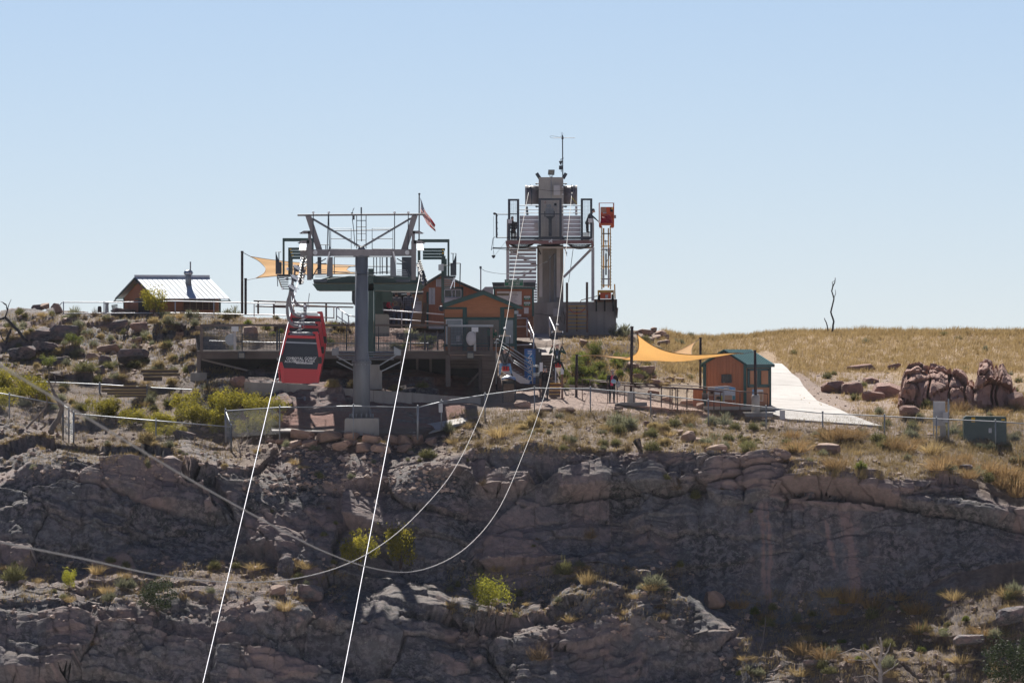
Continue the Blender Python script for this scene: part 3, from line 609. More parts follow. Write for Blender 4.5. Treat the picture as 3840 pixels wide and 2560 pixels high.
# ------------------------------------------------------------------ cabins
def cabin(lettered):
    R = thing('gondola_cabin', P(*cv('s6', 480, 1470), 477.5), '', 'gondola', 'red gondola cabins queued at the station')
    CY = 477.0; DEP = 1.75
    def c(name, m, fn, parent=None, smooth=False): b = ZB('s6'); fn(b); return b.build(name, m, parent or R, smooth)
    out = [(255, 640), (765, 650), (850, 1000), (852, 1110), (775, 1468), (182, 1452), (124, 1090), (130, 985)]
    c('cabin_shell', GLASS, lambda b: b.poly(out, CY + .12, DEP - .24))
    win = [(252, 700), (768, 715), (808, 985), (804, 1130), (788, 1218), (208, 1195), (168, 1080), (172, 985)]
    wn_ = c('window', GLASS, lambda b: b.poly(win, CY + .05, .06))
    c('window_strip', mat('tint_line', (.25, .28, .33), .4), lambda b: b.poly([(240, 738), (770, 758), (775, 782), (234, 762)], CY + .03, .02), wn_)
    for yy in (CY, CY + DEP - .14):
        c('post', RED, lambda b: b.poly([(240, 552), (270, 538), (312, 545), (305, 575), (280, 590), (176, 985), (174, 1085), (206, 1200), (200, 1445), (166, 1440), (116, 1100), (122, 975)], yy, .16))
        c('post', RED, lambda b: b.poly([(700, 572), (788, 566), (802, 600), (866, 985), (860, 1130), (790, 1462), (768, 1466), (784, 1215), (800, 1130), (805, 985), (748, 612), (704, 600)], yy, .16))
        c('roof_bar', RED, lambda b: b.poly([(275, 628), (745, 645), (750, 690), (262, 676)], yy - .01, .14))
    c('roof', mat('roof_grey', (.10, .11, .13), .5), lambda b: b.poly([(270, 630), (745, 648), (760, 665), (262, 650)], CY + .1, DEP - .2))
    c('lower_panel', RED, lambda b: b.poly([(206, 1197), (786, 1220), (768, 1470), (180, 1452)], CY + .03, .10))
    for y0, y1 in ((1205, 1258), (1268, 1305), (1316, 1352), (1360, 1402), (1410, 1446)):
        c('rib', REDD, lambda b: b.poly([(214 + (y0 - 1200) * .05, y0), (770 - (y0 - 1200) * .1, y0 + 20), (764 - (y1 - 1200) * .1, y1 + 18), (212, y1)], CY + .005, .04))
    for yy in (CY - .05, CY + DEP - .15):
        c('bumper', BLACK, lambda b: b.poly([(118, 980), (150, 972), (205, 988), (226, 1040), (196, 1092), (118, 1096), (112, 1030)], yy, .22))
        c('bumper', BLACK, lambda b: b.poly([(735, 1060), (785, 1010), (856, 1003), (862, 1060), (856, 1124), (800, 1122)], yy, .22))
    for s_ in ((112, 1100, 140, 1420), (858, 1130, 800, 1460)):
        c('sill', RED, lambda b: b.bar(*s_, CY + DEP / 2, 20, DEP - .1))
    c('step_plate', GALV, lambda b: b.poly([(690, 1462), (795, 1458), (790, 1470), (690, 1474)], CY - .1, .3))
    for y in (1245, 1412):
        c('ski_ring', GALV, lambda b: b.tube([P(*cv('s6', 112 + 34 * math.cos(t), y + 26 * math.sin(t)), CY + .9) for t in [k * math.pi / 8 for k in range(17)]], .022, 6))
    c('door_knob', GALV, lambda b: b.rect(84, 1020, 116, 1066, CY + .8, .12))
    hg = c('hanger', ARMG, lambda b: b.poly([(470, 425), (505, 425), (516, 470), (508, 580), (524, 640), (445, 640), (462, 580), (455, 470)], CY + .75, .14))
    c('hanger_arm', ARMG, lambda b: b.ptube([(480, 470, CY + .82), (430, 475, CY + .82), (380, 465, CY + .82), (330, 430, CY + .82), (290, 360, CY + .82), (268, 260, CY + .82), (262, 130, CY + .82), (275, 20, CY + .82), (300, -60, CY + .82), (318, -170, CY + .82)], [22, 24, 26, 27, 27, 26, 24, 22, 20, 18], 8), hg)
    c('pivot', CHROME, lambda b: b.tube([P(*cv('s6', 482, 468), CY + .72), P(*cv('s6', 482, 468), CY + .76)], .055, 10), hg)
    c('roof_rack', GALV, lambda b: (b.line(CY + .3, 7, (340, 588), (700, 590)), b.line(CY + 1.3, 7, (340, 582), (700, 584)), b.bar(310, 615, 710, 622, CY + .8, 22, 1.0)))
    c('roof_wire', GALV, lambda b: (b.line(CY + .4, 2.5, (390, 570), (450, 540), (540, 520), (580, 480)), b.line(CY + .6, 6, (540, 500), (550, 380), (566, 250))))
    # grip with its springs
    gx, gy = 345, -205
    gp = c('grip', DSTEEL, lambda b: (b.poly([(gx - 70, gy - 20), (gx + 30, gy - 40), (gx + 70, gy + 30), (gx + 20, gy + 90), (gx - 40, gy + 60)], CY + .7, .3), b.bar(gx - 160, gy + 30, gx + 20, gy + 45, CY + .8, 16, .1)))
    for i in range(6):
        c('spring_coil', CHROME, lambda b: b.bar(gx - 70 + i * 22, gy - 50 + i * 14, gx - 30 + i * 22, gy - 10 + i * 14 + 22, CY + .65, 9, .12), gp)
    c('grip_jaw', CHROME, lambda b: (b.bar(gx - 40, gy - 40, gx + 120, gy + 40, CY + .6, 16, .1), b.bar(gx + 60, gy + 20, gx + 70, gy + 100, CY + .6, 24, .15)), gp)
    c('grip_roller', CHROME, lambda b: b.tube([P(*cv('s6', gx - 160, gy + 30), CY + .75), P(*cv('s6', gx - 160, gy + 30), CY + .9)], .07, 8), gp)
    if lettered:
        w = WHITE; Yt = CY + .03
        text(wn_, 'ROYAL GORGE', *cv('s6', 560, 1036), Yt, 11.2, w, xs=.86)
        text(wn_, 'BRIDGE & PARK', *cv('s6', 560, 1084), Yt, 7.6, w, xs=1.05)
        c('slogan_bar', w, lambda b: b.poly([(414, 1104), (420, 1098), (700, 1106), (706, 1114), (700, 1128), (420, 1120)], CY + .03, .01), wn_)
        text(wn_, "AMERICA'S BRIDGE", *cv('s6', 560, 1113), CY + .02, 3.6, GLASS, xs=1.25)
        c('divider', w, lambda b: b.poly([(397, 1016), (402, 1016), (402, 1112), (397, 1112)], CY + .03, .01), wn_)
        text(wn_, 'COME', *cv('s6', 312, 1030), Yt, 9.0, w, xs=.8)
        text(wn_, 'ACROSS', *cv('s6', 314, 1084), Yt, 9.6, w, xs=.82)
    return R
cab = cabin(True); cab['label'] = 'front red gondola cabin with white park lettering on its dark window'
cb2 = cabin(False); cb2.location = cb2.location + Vector((5 * mpp(480), 2.7, 38 * mpp(480))); cb2['label'] = 'middle red gondola cabin between the lettered one and the rear one'
cb3 = copy_tree(cb2); cb3.location = cb2.location + Vector((4 * mpp(480), 2.7, 38.5 * mpp(480))); cb3['label'] = 'rear red gondola cabin, highest of the three in the queue'
# ------------------------------------------------------------------ ropes and zip lines
def cable(name, pts, r, m, label, n=6):
    b = MB(); b.tube(pts, r, n); o = b.build(name, m, None, True); return tag(o, label, 'cable')
STEEL = mat('bright_steel_rope', (.46, .47, .52), .55, .3, .05, 30, 0)
def haul(px0, py0, px1, py1, label):
    Ya, Yb = 486.0, 486.0 * 452 / 521.
    a, b = P(px0, py0, Ya), P(px1, py1, Yb); pts = []
    for i in range(40):
        t = i / 39 * 1.9; p = a + (b - a) * t; pts.append(p)
    far = [P(px0, py0, Ya) + Vector((0, 6, 1.2))]
    return cable('haul_rope', far + pts, .020, STEEL, label)
haul(1120, 1045, 761, 2560, 'bright steel haul rope passing in front of the red cabins')
haul(1572, 1045, 1282, 2560, 'bright steel haul rope descending from the right end of the crossarm')
def zipline(a, b0, samples, label):
    pts = []
    for px, py in samples:
        xy = (px - 1920) / F; Y = a / (xy - b0) if abs(xy - b0) > 1e-9 else 500
        pts.append((Y, (1280 - py) / F * Y))
    pts.sort(); ys = np.array([p[0] for p in pts]); zs = np.array([p[1] for p in pts])
    return ys, zs
bz = 62 / F + 11.6 / 521.
def spline(ys, zs, q):
    m = np.gradient(zs, ys); i = np.clip(np.searchsorted(ys, q) - 1, 0, len(ys) - 2); h = ys[i + 1] - ys[i]; t = (q - ys[i]) / h
    return (2 * t**3 - 3 * t**2 + 1) * zs[i] + (t**3 - 2 * t**2 + t) * h * m[i] + (-2 * t**3 + 3 * t**2) * zs[i + 1] + (t**3 - t**2) * h * m[i + 1]
ZIP = {}
for key, a, sm, lab in (('A', -11.6, [(1982, 722), (1940, 950), (1893, 1236), (1830, 1480), (1770, 1630), (1700, 1765), (1600, 1890), (1480, 2005), (1370, 2080), (1150, 2160), (900, 2182), (600, 2156), (300, 2092), (0, 2032), (-400, 1950), (-900, 1850)], 'zip line cable carrying the rider in jeans, sagging across the picture'),
                     ('B', -11.6 + 163 / F * 521., [(2145, 722), (2118, 980), (2086, 1228), (2062, 1400), (2022, 1540), (1955, 1720), (1880, 1890), (1760, 2042), (1650, 2112), (1530, 2144), (1400, 2130), (1200, 2060), (950, 1930), (700, 1790), (450, 1640), (100, 1430), (-400, 1130), (-900, 830)], 'zip line cable carrying the rider in the dark green jacket')):
    ys, zs = zipline(a, bz, sm, lab)
    q = np.concatenate([1 / np.linspace(1 / ys[0], 1 / 460., 220), np.linspace(461, ys[-1], 30)]); zq = spline(ys, zs, q)
    ZIP[key] = [Vector((a + bz * y, y, z)) for y, z in zip(q, zq)]
    cable('zip_line', ZIP[key], .0125, mat('zip_steel', (.30, .285, .275), .6, .2, .05, 30, 0), lab)
# ------------------------------------------------------------------ more materials
ORANGE = mat('orange_brown_siding', (.46, .195, .10), .75, 0, .12, 2.2, .2, stretch=(1, 1, 5))
ORANGEV = mat('orange_brown_panel', (.42, .18, .105), .75, 0, .12, 2.2, .2, stretch=(5, 5, .6))
BROWNW = mat('brown_stained_timber', (.19, .10, .065), .75, 0, .2, 2.5, .2, stretch=(1, 1, 6))
RUST = mat('brown_painted_steel', (.12, .068, .062), .55, .1, .15, 3, .05)
DECKB = mat('grey_brown_steel_beam', (.165, .13, .118), .65, .1, .2, 1.2, .1)
WEATH = mat('weathered_board', (.14, .105, .088), .85, 0, .35, 2., .3, stretch=(.6, .6, 7))
PALEP = mat('pale_grey_paint', (.52, .50, .495), .6, 0, .12, 1.5, .08)
BOARDP = mat('lavender_grey_board', (.60, .575, .605), .65, 0, .16, 2, .15, stretch=(.6, .6, 5))
MAUVE = mat('mauve_beam', (.27, .15, .15), .6, 0, .12, 2, .08)
YNOSE = mat('yellow_nosing', (.78, .47, .09), .6, 0, .15, 4, .1)
SIGNG = mat('sign_green', (.01, .17, .085), .45, 0, .06)
ORL = mat('lift_orange', (.62, .105, .03), .45, 0, .1, 3, .05)
YLIFT = mat('lift_yellow', (.68, .42, .10), .5, 0, .15, 3, .05)
WIN = mat('dark_window', (.02, .024, .03), .12, 0, .2, 2, .0, .6)
WINL = mat('sky_window', (.20, .25, .30), .10, 0, .15, 2, .0, .6)
ROOFM = mat('silver_metal_roof', (.62, .66, .70), .40, .75, .06, 2, .03)
ROOFG = mat('green_metal_roof', (.20, .36, .335), .38, .4, .08, 2, .03)
SHING = mat('grey_shingle', (.13, .12, .115), .9, 0, .3, 3, .2)
VOID = mat('unlit_backwall', (.035, .03, .03), .9, 0, .3, 1.5, .1)  # near-black: shade under the deck and in openings put into the colour
CLOTH = mat('orange_shade_cloth', (.84, .48, .165), .8, 0, .05, 6, .05, trans=.45)
POSTM = mat('dark_post_steel', (.055, .035, .035), .55, .1, .15, 3, .05)
PRINT = mat('white_print_board', (.55, .55, .56), .6, 0, .08)
def T1(name, b, m, label, cat, group=None, smooth=False): return tag(b.build(name, m, None, smooth), label, cat, group)
def mesh_panel(x0, y0, x1, y1, Y, pitch, wpx, name, m, parent, slant=None):
    """perforated or welded panel: crossed thin bars"""
    b = MB(); k = mpp(Y); n = max(1, int((x1 - x0) / pitch)); q = max(1, int((y1 - y0) / pitch))
    for i in range(n + 1):
        x = x0 + (x1 - x0) * i / n; a, c = P(x, y0, Y), P(x, y1, Y); w = wpx * k / 2
        b.add([a - Vector((w, 0, 0)), a + Vector((w, 0, 0)), c + Vector((w, 0, 0)), c - Vector((w, 0, 0))], [(0, 1, 2, 3)])
    for j in range(q + 1):
        y = y0 + (y1 - y0) * j / q; a, c = P(x0, y, Y + .004), P(x1, y, Y + .004); w = wpx * k / 2
        b.add([a - Vector((0, 0, w)), c - Vector((0, 0, w)), c + Vector((0, 0, w)), a + Vector((0, 0, w))], [(0, 1, 2, 3)])
    o = b.build(name, m, parent); o['kind'] = 'stuff'; return o
# ------------------------------------------------------------------ station deck
D = thing('viewing_deck', P(1200, 1440, 494), 'long brown steel viewing deck over a dark open undercroft', 'deck')
MB().rect(736, 1314, 1680, 1326, 492, 8).build('deck_floor', DECKB, D)
MB().rect(750, 1326.5, 1680, 1345, 492.15, .3).build('edge_beam', DECKB, D)
MB().rect(1681, 1315, 1860, 1331, 491.6, 7).build('deck_floor', DECKB, D)
MB().rect(1690, 1331.5, 1858, 1347, 491.7, .3).build('edge_beam', DECKB, D)
for x0, y0, x1, y1, Y in ((738, 1326.5, 752, 1397, 492.1), (1671, 1331.5, 1689, 1481, 491.8), (1795, 1347, 1806, 1478, 491.9), (1048, 1345, 1060, 1440, 493.0), (1370, 1345, 1382, 1450, 493.2)):
    MB().rect(x0, y0, x1, y1, Y, .25).build('post', DECKB, D)
MB().rect(714, 1397, 775, 1428, 491.6, 1.2).build('post_footing', CONC, D)
ZB('e').bar(1340, 1168, 2150, 1362, 493, 20, .12).build('diagonal_brace', mat('pale_brace', (.26, .22, .20), .6), D)
ZB('h').bar(655, 832, 405, 1115, 492.6, 26, .12).build('diagonal_brace', DECKB, D)
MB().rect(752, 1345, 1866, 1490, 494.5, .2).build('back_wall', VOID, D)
for i in range(6): MB().rect(1690, 1348 + i * 5.5, 1795, 1352 + i * 5.5, 492.6 + i * .3, .2).build('joist', DECKB, D)
for x in (1130, 1500, 1560, 1610): MB().rect(x, 1345, x + 9, 1470, 493.8, .2).build('post', DECKB, D)
for i in range(9):
    h0 = cv('h', 697, 618 + i * 54); h1 = cv('h', 872, 640 + i * 52)
    MB().poly([h0, h1, (h1[0], h1[1] + 14.6), (h0[0], h0[1] + 15.4)], 491.0, .05).build('side_board', WEATH, D)
# mesh railing on the deck
R1 = thing('mesh_railing', P(1200, 1316, 492), 'grey perforated metal railing along the long viewing deck', 'railing')
MB().bar(750, 1219, 1680, 1219, 491.9, 8, .12).build('top_rail', DECKB, R1)
MB().rect(750, 1222, 761, 1314, 491.9, .15).build('end_post', DECKB, R1)
for x in (908, 1048, 1186, 1300, 1420, 1540, 1668): MB().rect(x - 1.5, 1222, x + 1.5, 1314, 491.95, .06).build('baluster', DSTEEL, R1)
for a, c in ((763, 906), (910, 1046), (1050, 1184), (1188, 1298), (1302, 1418), (1422, 1538), (1542, 1666)):
    mesh_panel(a, 1250 if a > 800 else 1224, c, 1312, 492.0, 5.2, 2.1, 'perforated_panel', DSTEEL, R1)
R2 = thing('mesh_railing', P(1765, 1316, 491.6), 'short perforated railing in front of the orange operator hut', 'railing')
MB().bar(1680, 1221, 1850, 1221, 491.5, 8, .12).build('top_rail', GALV, R2)
for x in (1684, 1843): MB().rect(x - 5, 1224, x + 5, 1315, 491.5, .12).build('end_post', DECKB, R2)
mesh_panel(1690, 1226, 1837, 1313, 491.55, 5.2, 1.7, 'perforated_panel', DSTEEL, R2)
R3 = thing('pipe_rail', P(1200, 1340, 499.5), 'bright horizontal pipe rail behind the deck mesh', 'railing')
MB().ptube([(786, 1278, 499), (1000, 1284, 499), (1605, 1287, 499)], 2.4).build('top_rail', CHROME, R3)
for x in (1040, 1594, 1604, 1640): MB().ptube([(x, 1240 if x != 1604 else 1287, 499), (x, 1350, 499)], 3.2).build('post', DSTEEL, R3)
# floodlights under the deck edge
for (z, x0, y0, x1, y1, Y, lab) in (('e', 1740, 1078, 1822, 1158, 491.5, 'floodlight on the deck edge left of the red cabins'), ('h', 503, 562, 597, 652, 491.0, 'floodlight on the deck edge below the operator hut')):
    L = thing('floodlight', P(*cv(z, (x0 + x1) / 2, y1), Y), lab, 'floodlight')
    ZB(z).poly([(x0 + 8, y0), (x1 - 8, y0), (x1, y1), (x0, y1)], Y, .4).build('housing', DSTEEL, L)
    ZB(z).poly([(x0 + 14, y0 + 20), (x1 - 14, y0 + 20), (x1 - 9, y1 - 8), (x0 + 9, y1 - 8)], Y - .02, .03).build('lens', mat('lamp_lens', (.22, .21, .18), .3), L)
# camera posts at the railings
for (z, bx, px_, disc, lab) in (('e', (1670, 805, 1746, 860), (1692, 860, 1722, 1065), True, 'white control box on a post with a round dish beside the deck railing'), ('h', (565, 258, 650, 316), (592, 316, 622, 556), False, 'white control box on a post outside the operator hut')):
    V = thing('control_post', P(*cv(z, px_[0] + 15, px_[3]), 491.2), lab, 'post')
    ZB(z).rect(*bx, 491.2, .25).build('box', WHITE, V); ZB(z).rect(*px_, 491.25, .12).build('post', PALEP, V)
    if disc: ZB(z).ptube([(1660, 950, 491.3), (1668, 950, 491.6)], [62, 66], 18).build('dish', GALV, V)
BG = MB().sph(P(*cv('h', 558, 400), 491.1), .30, (.8, .4, 1.15), 14, 10)
T1('plastic_bag', BG, mat('white_plastic_bag', (.62, .60, .62), .5, trans=.3), 'white plastic bag with red print hanging on the control post', 'bag', None, True)
# ------------------------------------------------------------------ retaining wall
W = thing('retaining_wall', P(1350, 1500, 487), 'long low concrete retaining wall below the viewing deck', 'wall')
seg = [(915, 1432, 1472), (1075, 1437, 1490), (1280, 1454, 1512), (1400, 1463, 1524), (1545, 1472, 1532), (1680, 1484, 1540), (1803, 1490, 1542)]
for i in range(len(seg) - 1):
    x0, t0, b0 = seg[i]; x1, t1, b1 = seg[i + 1]
    MB().poly([(x0 + .6, t0), (x1 - .6, t1), (x1 - .6, b1 + 8), (x0 + .6, b0 + 8)], 487.5 + i * .12, .35).build('panel', CONC, W)
# ------------------------------------------------------------------ operator hut
H = thing('operator_hut', P(1812, 1316, 494), 'small orange gabled operator hut with green trim on the deck', 'hut')
HY = 494.0
boards(H, [cv('c', *p) for p in [(-120, 848), (380, 690), (870, 848), (590, 848), (590, 968), (172, 968), (172, 848)]], 15, ORANGE, HY)
for q in ([(-115, 870), (118, 870), (118, 972), (-115, 972)], [(642, 870), (766, 870), (766, 975), (642, 975)]): boards(H, [cv('c', *p) for p in q], 15, ORANGE, HY, name='board')
for q in ([(-110, 1340), (105, 1340), (105, 1392), (-110, 1392)], [(130, 1340), (590, 1340), (590, 1392), (130, 1392)], [(690, 1340), (765, 1340), (765, 1390), (690, 1390)]): boards(H, [cv('c', *p) for p in q], 15, ORANGE, HY)
def hb(name, m, fn, parent=None): b = ZB('c'); fn(b); return b.build(name, m, parent or H)
rf = hb('roof', TRIM, lambda b: (b.poly([(-135, 805), (380, 638), (380, 690), (-125, 855)], HY - .5, 4), b.poly([(380, 638), (880, 850), (870, 868), (800, 862), (380, 690)], HY - .5, 4)))
hb('roof_sheet', SHING, lambda b: (b.poly([(-138, 798), (380, 630), (380, 637), (-138, 804)], HY - .55, 4.1), b.poly([(380, 630), (884, 844), (884, 850), (380, 637)], HY - .55, 4.1)), rf)
for q in ([(118, 845), (170, 845), (170, 1400), (118, 1400)], [(590, 845), (642, 845), (642, 1400), (590, 1400)], [(766, 868), (800, 868), (800, 1400), (766, 1400)], [(-118, 868), (-112, 868), (-112, 1400), (-118, 1400)],
          [(-115, 845), (118, 845), (118, 869), (-115, 869)], [(642, 845), (800, 845), (800, 867), (642, 867)], [(170, 970), (590, 970), (590, 998), (170, 998)], [(-112, 974), (118, 974), (118, 996), (-112, 996)], [(642, 976), (766, 976), (766, 1004), (642, 1004)],
          [(-112, 1310), (118, 1310), (118, 1338), (-112, 1338)], [(170, 1325), (590, 1325), (590, 1339), (170, 1339)], [(642, 1310), (766, 1310), (766, 1338), (642, 1338)]):
    hb('trim_board', TRIM, lambda b: b.poly(q, HY - .05, .08))
for x0, x1, mm in ((-95, 115, WINL), (172, 588, mat('tan_blind_window', (.115, .098, .085), .2, 0, .15, 1.5, .0, .5)), (644, 764, WINL)):
    w = hb('window', WHITE if x0 < 0 else TRIM, lambda b: (b.rect(x0, 994, x1, 1006, HY - .06, .05), b.rect(x0, 1300, x1, 1312, HY - .06, .05), b.rect(x0, 1006, x0 + 11, 1300, HY - .06, .05), b.rect(x1 - 11, 1006, x1, 1300, HY - .06, .05)))
    hb('pane', mm, lambda b: b.rect(x0 + 10, 1005, x1 - 10, 1301, HY - .02, .03), w)
hb('notice', WHITE, lambda b: b.rect(40, 1200, 82, 1280, HY - .05, .01))
hb('wall_body', ORANGE, lambda b: b.poly([(-112, 850), (790, 850), (790, 1400), (-112, 1400)], HY + .12, 3))
hb('wall_lamp', GALV, lambda b: b.rect(765, 888, 820, 930, HY - .35, .3))
hb('wall_lamp', DSTEEL, lambda b: b.sph(P(*cv('c', -150, 860), HY - .3), .14))
# ------------------------------------------------------------------ ticket building behind the station
B = thing('ticket_building', P(1640, 1236, 506), 'orange gabled ticket building with white louvre behind the station', 'building')
BY = 506.0
def bb(z, name, m, fn, parent=None): b = ZB(z); fn(b); return b.build(name, m, parent or B)
boards(B, [cv('a', *p) for p in [(1600, 1100), (1780, 1010), (1920, 915), (2352, 1110), (2352, 1500), (1600, 1500)]], 22, ORANGEV, BY, vertical=True)
bb('a', 'wall_body', ORANGEV, lambda b: b.poly([(1600, 1130), (1920, 930), (2340, 1130), (2340, 1500), (1600, 1500)], BY + .1, 5))
bb('a', 'roof', SHING, lambda b: (b.poly([(1560, 1110), (1920, 893), (1922, 906), (1570, 1122)], BY - .5, 6), b.poly([(1920, 893), (2372, 1088), (2372, 1104), (1922, 906)], BY - .5, 6)))
bb('a', 'fascia', TRIM, lambda b: (b.poly([(1570, 1122), (1922, 906), (1922, 922), (1580, 1136)], BY - .45, .1), b.poly([(1922, 906), (2372, 1104), (2372, 1122), (1922, 922)], BY - .45, .1)))
lv = bb('a', 'louvre', WHITE, lambda b: (b.rect(1868, 960, 1938, 966, BY - .1, .06), b.rect(1868, 1038, 1938, 1044, BY - .1, .06), b.rect(1868, 960, 1876, 1044, BY - .1, .06), b.rect(1930, 960, 1938, 1044, BY - .1, .06)))
for i in range(7): bb('a', 'slat', WHITE, lambda b: b.rect(1874, 970 + i * 10, 1932, 976 + i * 10, BY - .09, .05), lv)
for q in ((1940, 1050, 1962, 1225), (2145, 1050, 2168, 1200), (1940, 1045, 2168, 1066)): bb('a', 'window_trim', TRIM, lambda b: b.rect(*q, BY - .06, .06))
w = bb('a', 'window', WHITE, lambda b: (b.rect(1958, 1072, 2146, 1080, BY - .08, .06), b.rect(1958, 1158, 2146, 1166, BY - .08, .06), *[b.rect(x, 1072, x + 7, 1166, BY - .08, .06) for x in (1958, 2040, 2078, 2139)]))
bb('a', 'pane', WIN, lambda b: b.rect(1962, 1076, 2143, 1164, BY - .03, .03), w)
bb('a', 'ledge', WHITE, lambda b: b.poly([(1960, 1172), (2150, 1170), (2150, 1180), (1960, 1185)], BY - .6, .5))
bb('a', 'counter', WHITE, lambda b: b.poly([(1960, 1188), (2100, 1186), (1985, 1232), (1960, 1240)], BY - .6, .5))
sg = bb('a', 'price_board', PRINT, lambda b: b.rect(1788, 1056, 1856, 1240, BY - .06, .04))
for i in range(14): bb('a', 'print_line', mat('print_grey', (.16, .16, .18), .6), lambda b: b.rect(1814, 1066 + i * 12, 1814 + random.choice((10, 14, 17)), 1070 + i * 12, BY - .065, .004), sg)
bb('a', 'corner_trim', TRIM, lambda b: b.rect(1762, 1100, 1786, 1500, BY - .07, .08))
bb('a', 'base_board', PRINT, lambda b: b.rect(1786, 1478, 1990, 1508, BY - .06, .06))
bb('a', 'door_opening', mat('door_shadow', (.02, .015, .015), .9), lambda b: b.rect(1480, 1128, 1600, 1500, BY - .12, .05))  # dark panel, its colour carries the shade of the doorway
bb('a', 'porch_back', VOID, lambda b: b.rect(1192, 1095, 1482, 1500, BY - .05, .1))  # added dark panel, shade of the porch interior put into its colour
bb('a', 'header', DSTEEL, lambda b: b.rect(1380, 1104, 1720, 1126, BY - .2, .2))
ply = mat('plywood', (.36, .22, .12), .75, 0, .15, 2, .1)
dr = bb('a', 'door', ply, lambda b: (b.rect(1600, 1130, 1726, 1500, BY - .2, .08)))
bb('a', 'door_panel', mat('plywood_pale', (.42, .27, .15), .75, 0, .12), lambda b: b.rect(1612, 1150, 1712, 1330, BY - .22, .04), dr)
nt = bb('a', 'notice', PRINT, lambda b: b.rect(1632, 1202, 1708, 1318, BY - .25, .02), dr)
for i, s_ in enumerate(('ROYAL RUSH', 'SKYCOASTER')): text(nt, s_, *cv('a', 1668, 1222 + i * 15), BY - .262, 3, mat('ink', (.05, .05, .06), .6), xs=.8)
bb('a', 'notice', GALV, lambda b: b.rect(1640, 1165, 1672, 1195, BY - .25, .02), dr)
# ------------------------------------------------------------------ zip line ticket booth
K = thing('ticket_booth', P(1926, 1220, 502), 'orange ticket booth with green zip line sign on its roof', 'booth')
KY = 502.0
def kb(name, m, fn, parent=None): b = ZB('c'); fn(b); return b.build(name, m, parent or K)
boards(K, [cv('c', *p) for p in [(527, 612), (992, 612), (992, 965), (527, 965)]], 24, BROWNW if False else mat('red_brown_siding', (.32, .135, .085), .75, 0, .15, 2, .2, stretch=(1, 1, 5)), KY)
kb('wall_body', BROWNW, lambda b: b.rect(512, 612, 1008, 1230, KY + .1, 2.2))
for i in range(4): kb('shingle_course', SHING, lambda b: b.rect(488 + i * 3, 532 + i * 14, 1036 - i * 1, 547 + i * 14, KY - .5 + .32 * (3 - i), .4))
kb('roof_fascia', TRIM, lambda b: b.rect(500, 590, 1034, 616, KY - .45, 2.8))
for q in ((506, 616, 527, 700), (990, 616, 1016, 960)): kb('corner_trim', TRIM, lambda b: b.rect(*q, KY - .06, .1))
sgn = kb('sign', SIGNG, lambda b: b.rect(648, 498, 878, 576, KY - .62, .05))
kb('sign_border', WHITE, lambda b: (b.rect(646, 496, 880, 499, KY - .625, .06), b.rect(646, 575, 880, 578, KY - .625, .06), b.rect(645, 496, 648, 578, KY - .625, .06), b.rect(878, 496, 881, 578, KY - .625, .06)), sgn)
text(sgn, 'ZIPLINE TICKETS', *cv('c', 763, 523), KY - .635, 7.4, WHITE, xs=.80)
text(sgn, 'SOLD HERE', *cv('c', 763, 553), KY - .635, 7.2, WHITE, xs=.80)
bd = kb('info_board', PRINT, lambda b: b.rect(548, 645, 860, 815, KY - .08, .05))
kb('board_band', mat('khaki_print', (.16, .14, .09), .6), lambda b: b.rect(550, 670, 702, 700, KY - .085, .004), bd)
text(bd, 'SOAR', *cv('c', 778, 668), KY - .09, 3.4, mat('tan_ink', (.42, .30, .12), .6)); text(bd, 'ZIPLINE', *cv('c', 776, 692), KY - .09, 5.0, mat('ink2', (.07, .06, .05), .6), xs=.9)
for i in range(6): kb('print_line', mat('print_grey', (.16, .16, .18), .6), lambda b: b.rect(692, 716 + i * 12, 692 + random.randint(40, 130), 719 + i * 12, KY - .085, .004), bd)
for y, t_ in ((703, '100 LBS'), (778, '245 LBS')):
    s2 = kb('weight_sign', SIGNG, lambda b: b.rect(888, y, 970, y + 50, KY - .08, .04)); kb('sign_strip', WHITE, lambda b: b.rect(890, y + 2, 968, y + 24, KY - .085, .005), s2)
    text(s2, t_, *cv('c', 929, y + 37), KY - .09, 3.8, WHITE, xs=.9); text(s2, 'WEIGHT LIMIT', *cv('c', 929, y + 13), KY - .09, 2.4, SIGNG, xs=.9)
kb('notice', PRINT, lambda b: b.rect(890, 852, 948, 926, KY - .08, .03))
for i in range(4): kb('bench_slat', BROWNW, lambda b: b.rect(800, 968 + i * 28, 1012, 988 + i * 28, KY - .9, .25))
kb('serving_shelf', WHITE, lambda b: b.rect(800, 935, 855, 960, KY - .3, .3))
# lamp pole beside the booth, and a string cable
LP = thing('lamp_pole', P(1802, 1095, 509), 'slim grey pole with a small lamp head and cable to the tower', 'pole')
ZB('c').line(509, 8, (345, 360), (345, 660)).build('pole', GALV, LP); ZB('c').line(509, 14, (343, 330), (343, 362), n=8).build('lamp_head', DSTEEL, LP)
ZB('c').line(509, 2.6, (358, 365), (400, 390), (500, 412), (600, 424), (700, 428), (860, 408), (1045, 345), (1200, 260), (1270, 170)).build('cable', DSTEEL, LP)
# white roofed kiosk peeping out between the gables
T1('awning_roof', ZB('c').poly([(345, 640), (400, 588), (500, 588), (500, 680), (420, 680)], 511, 2), PALEP, 'small pale roof peeping out between the two orange gables', 'roof')
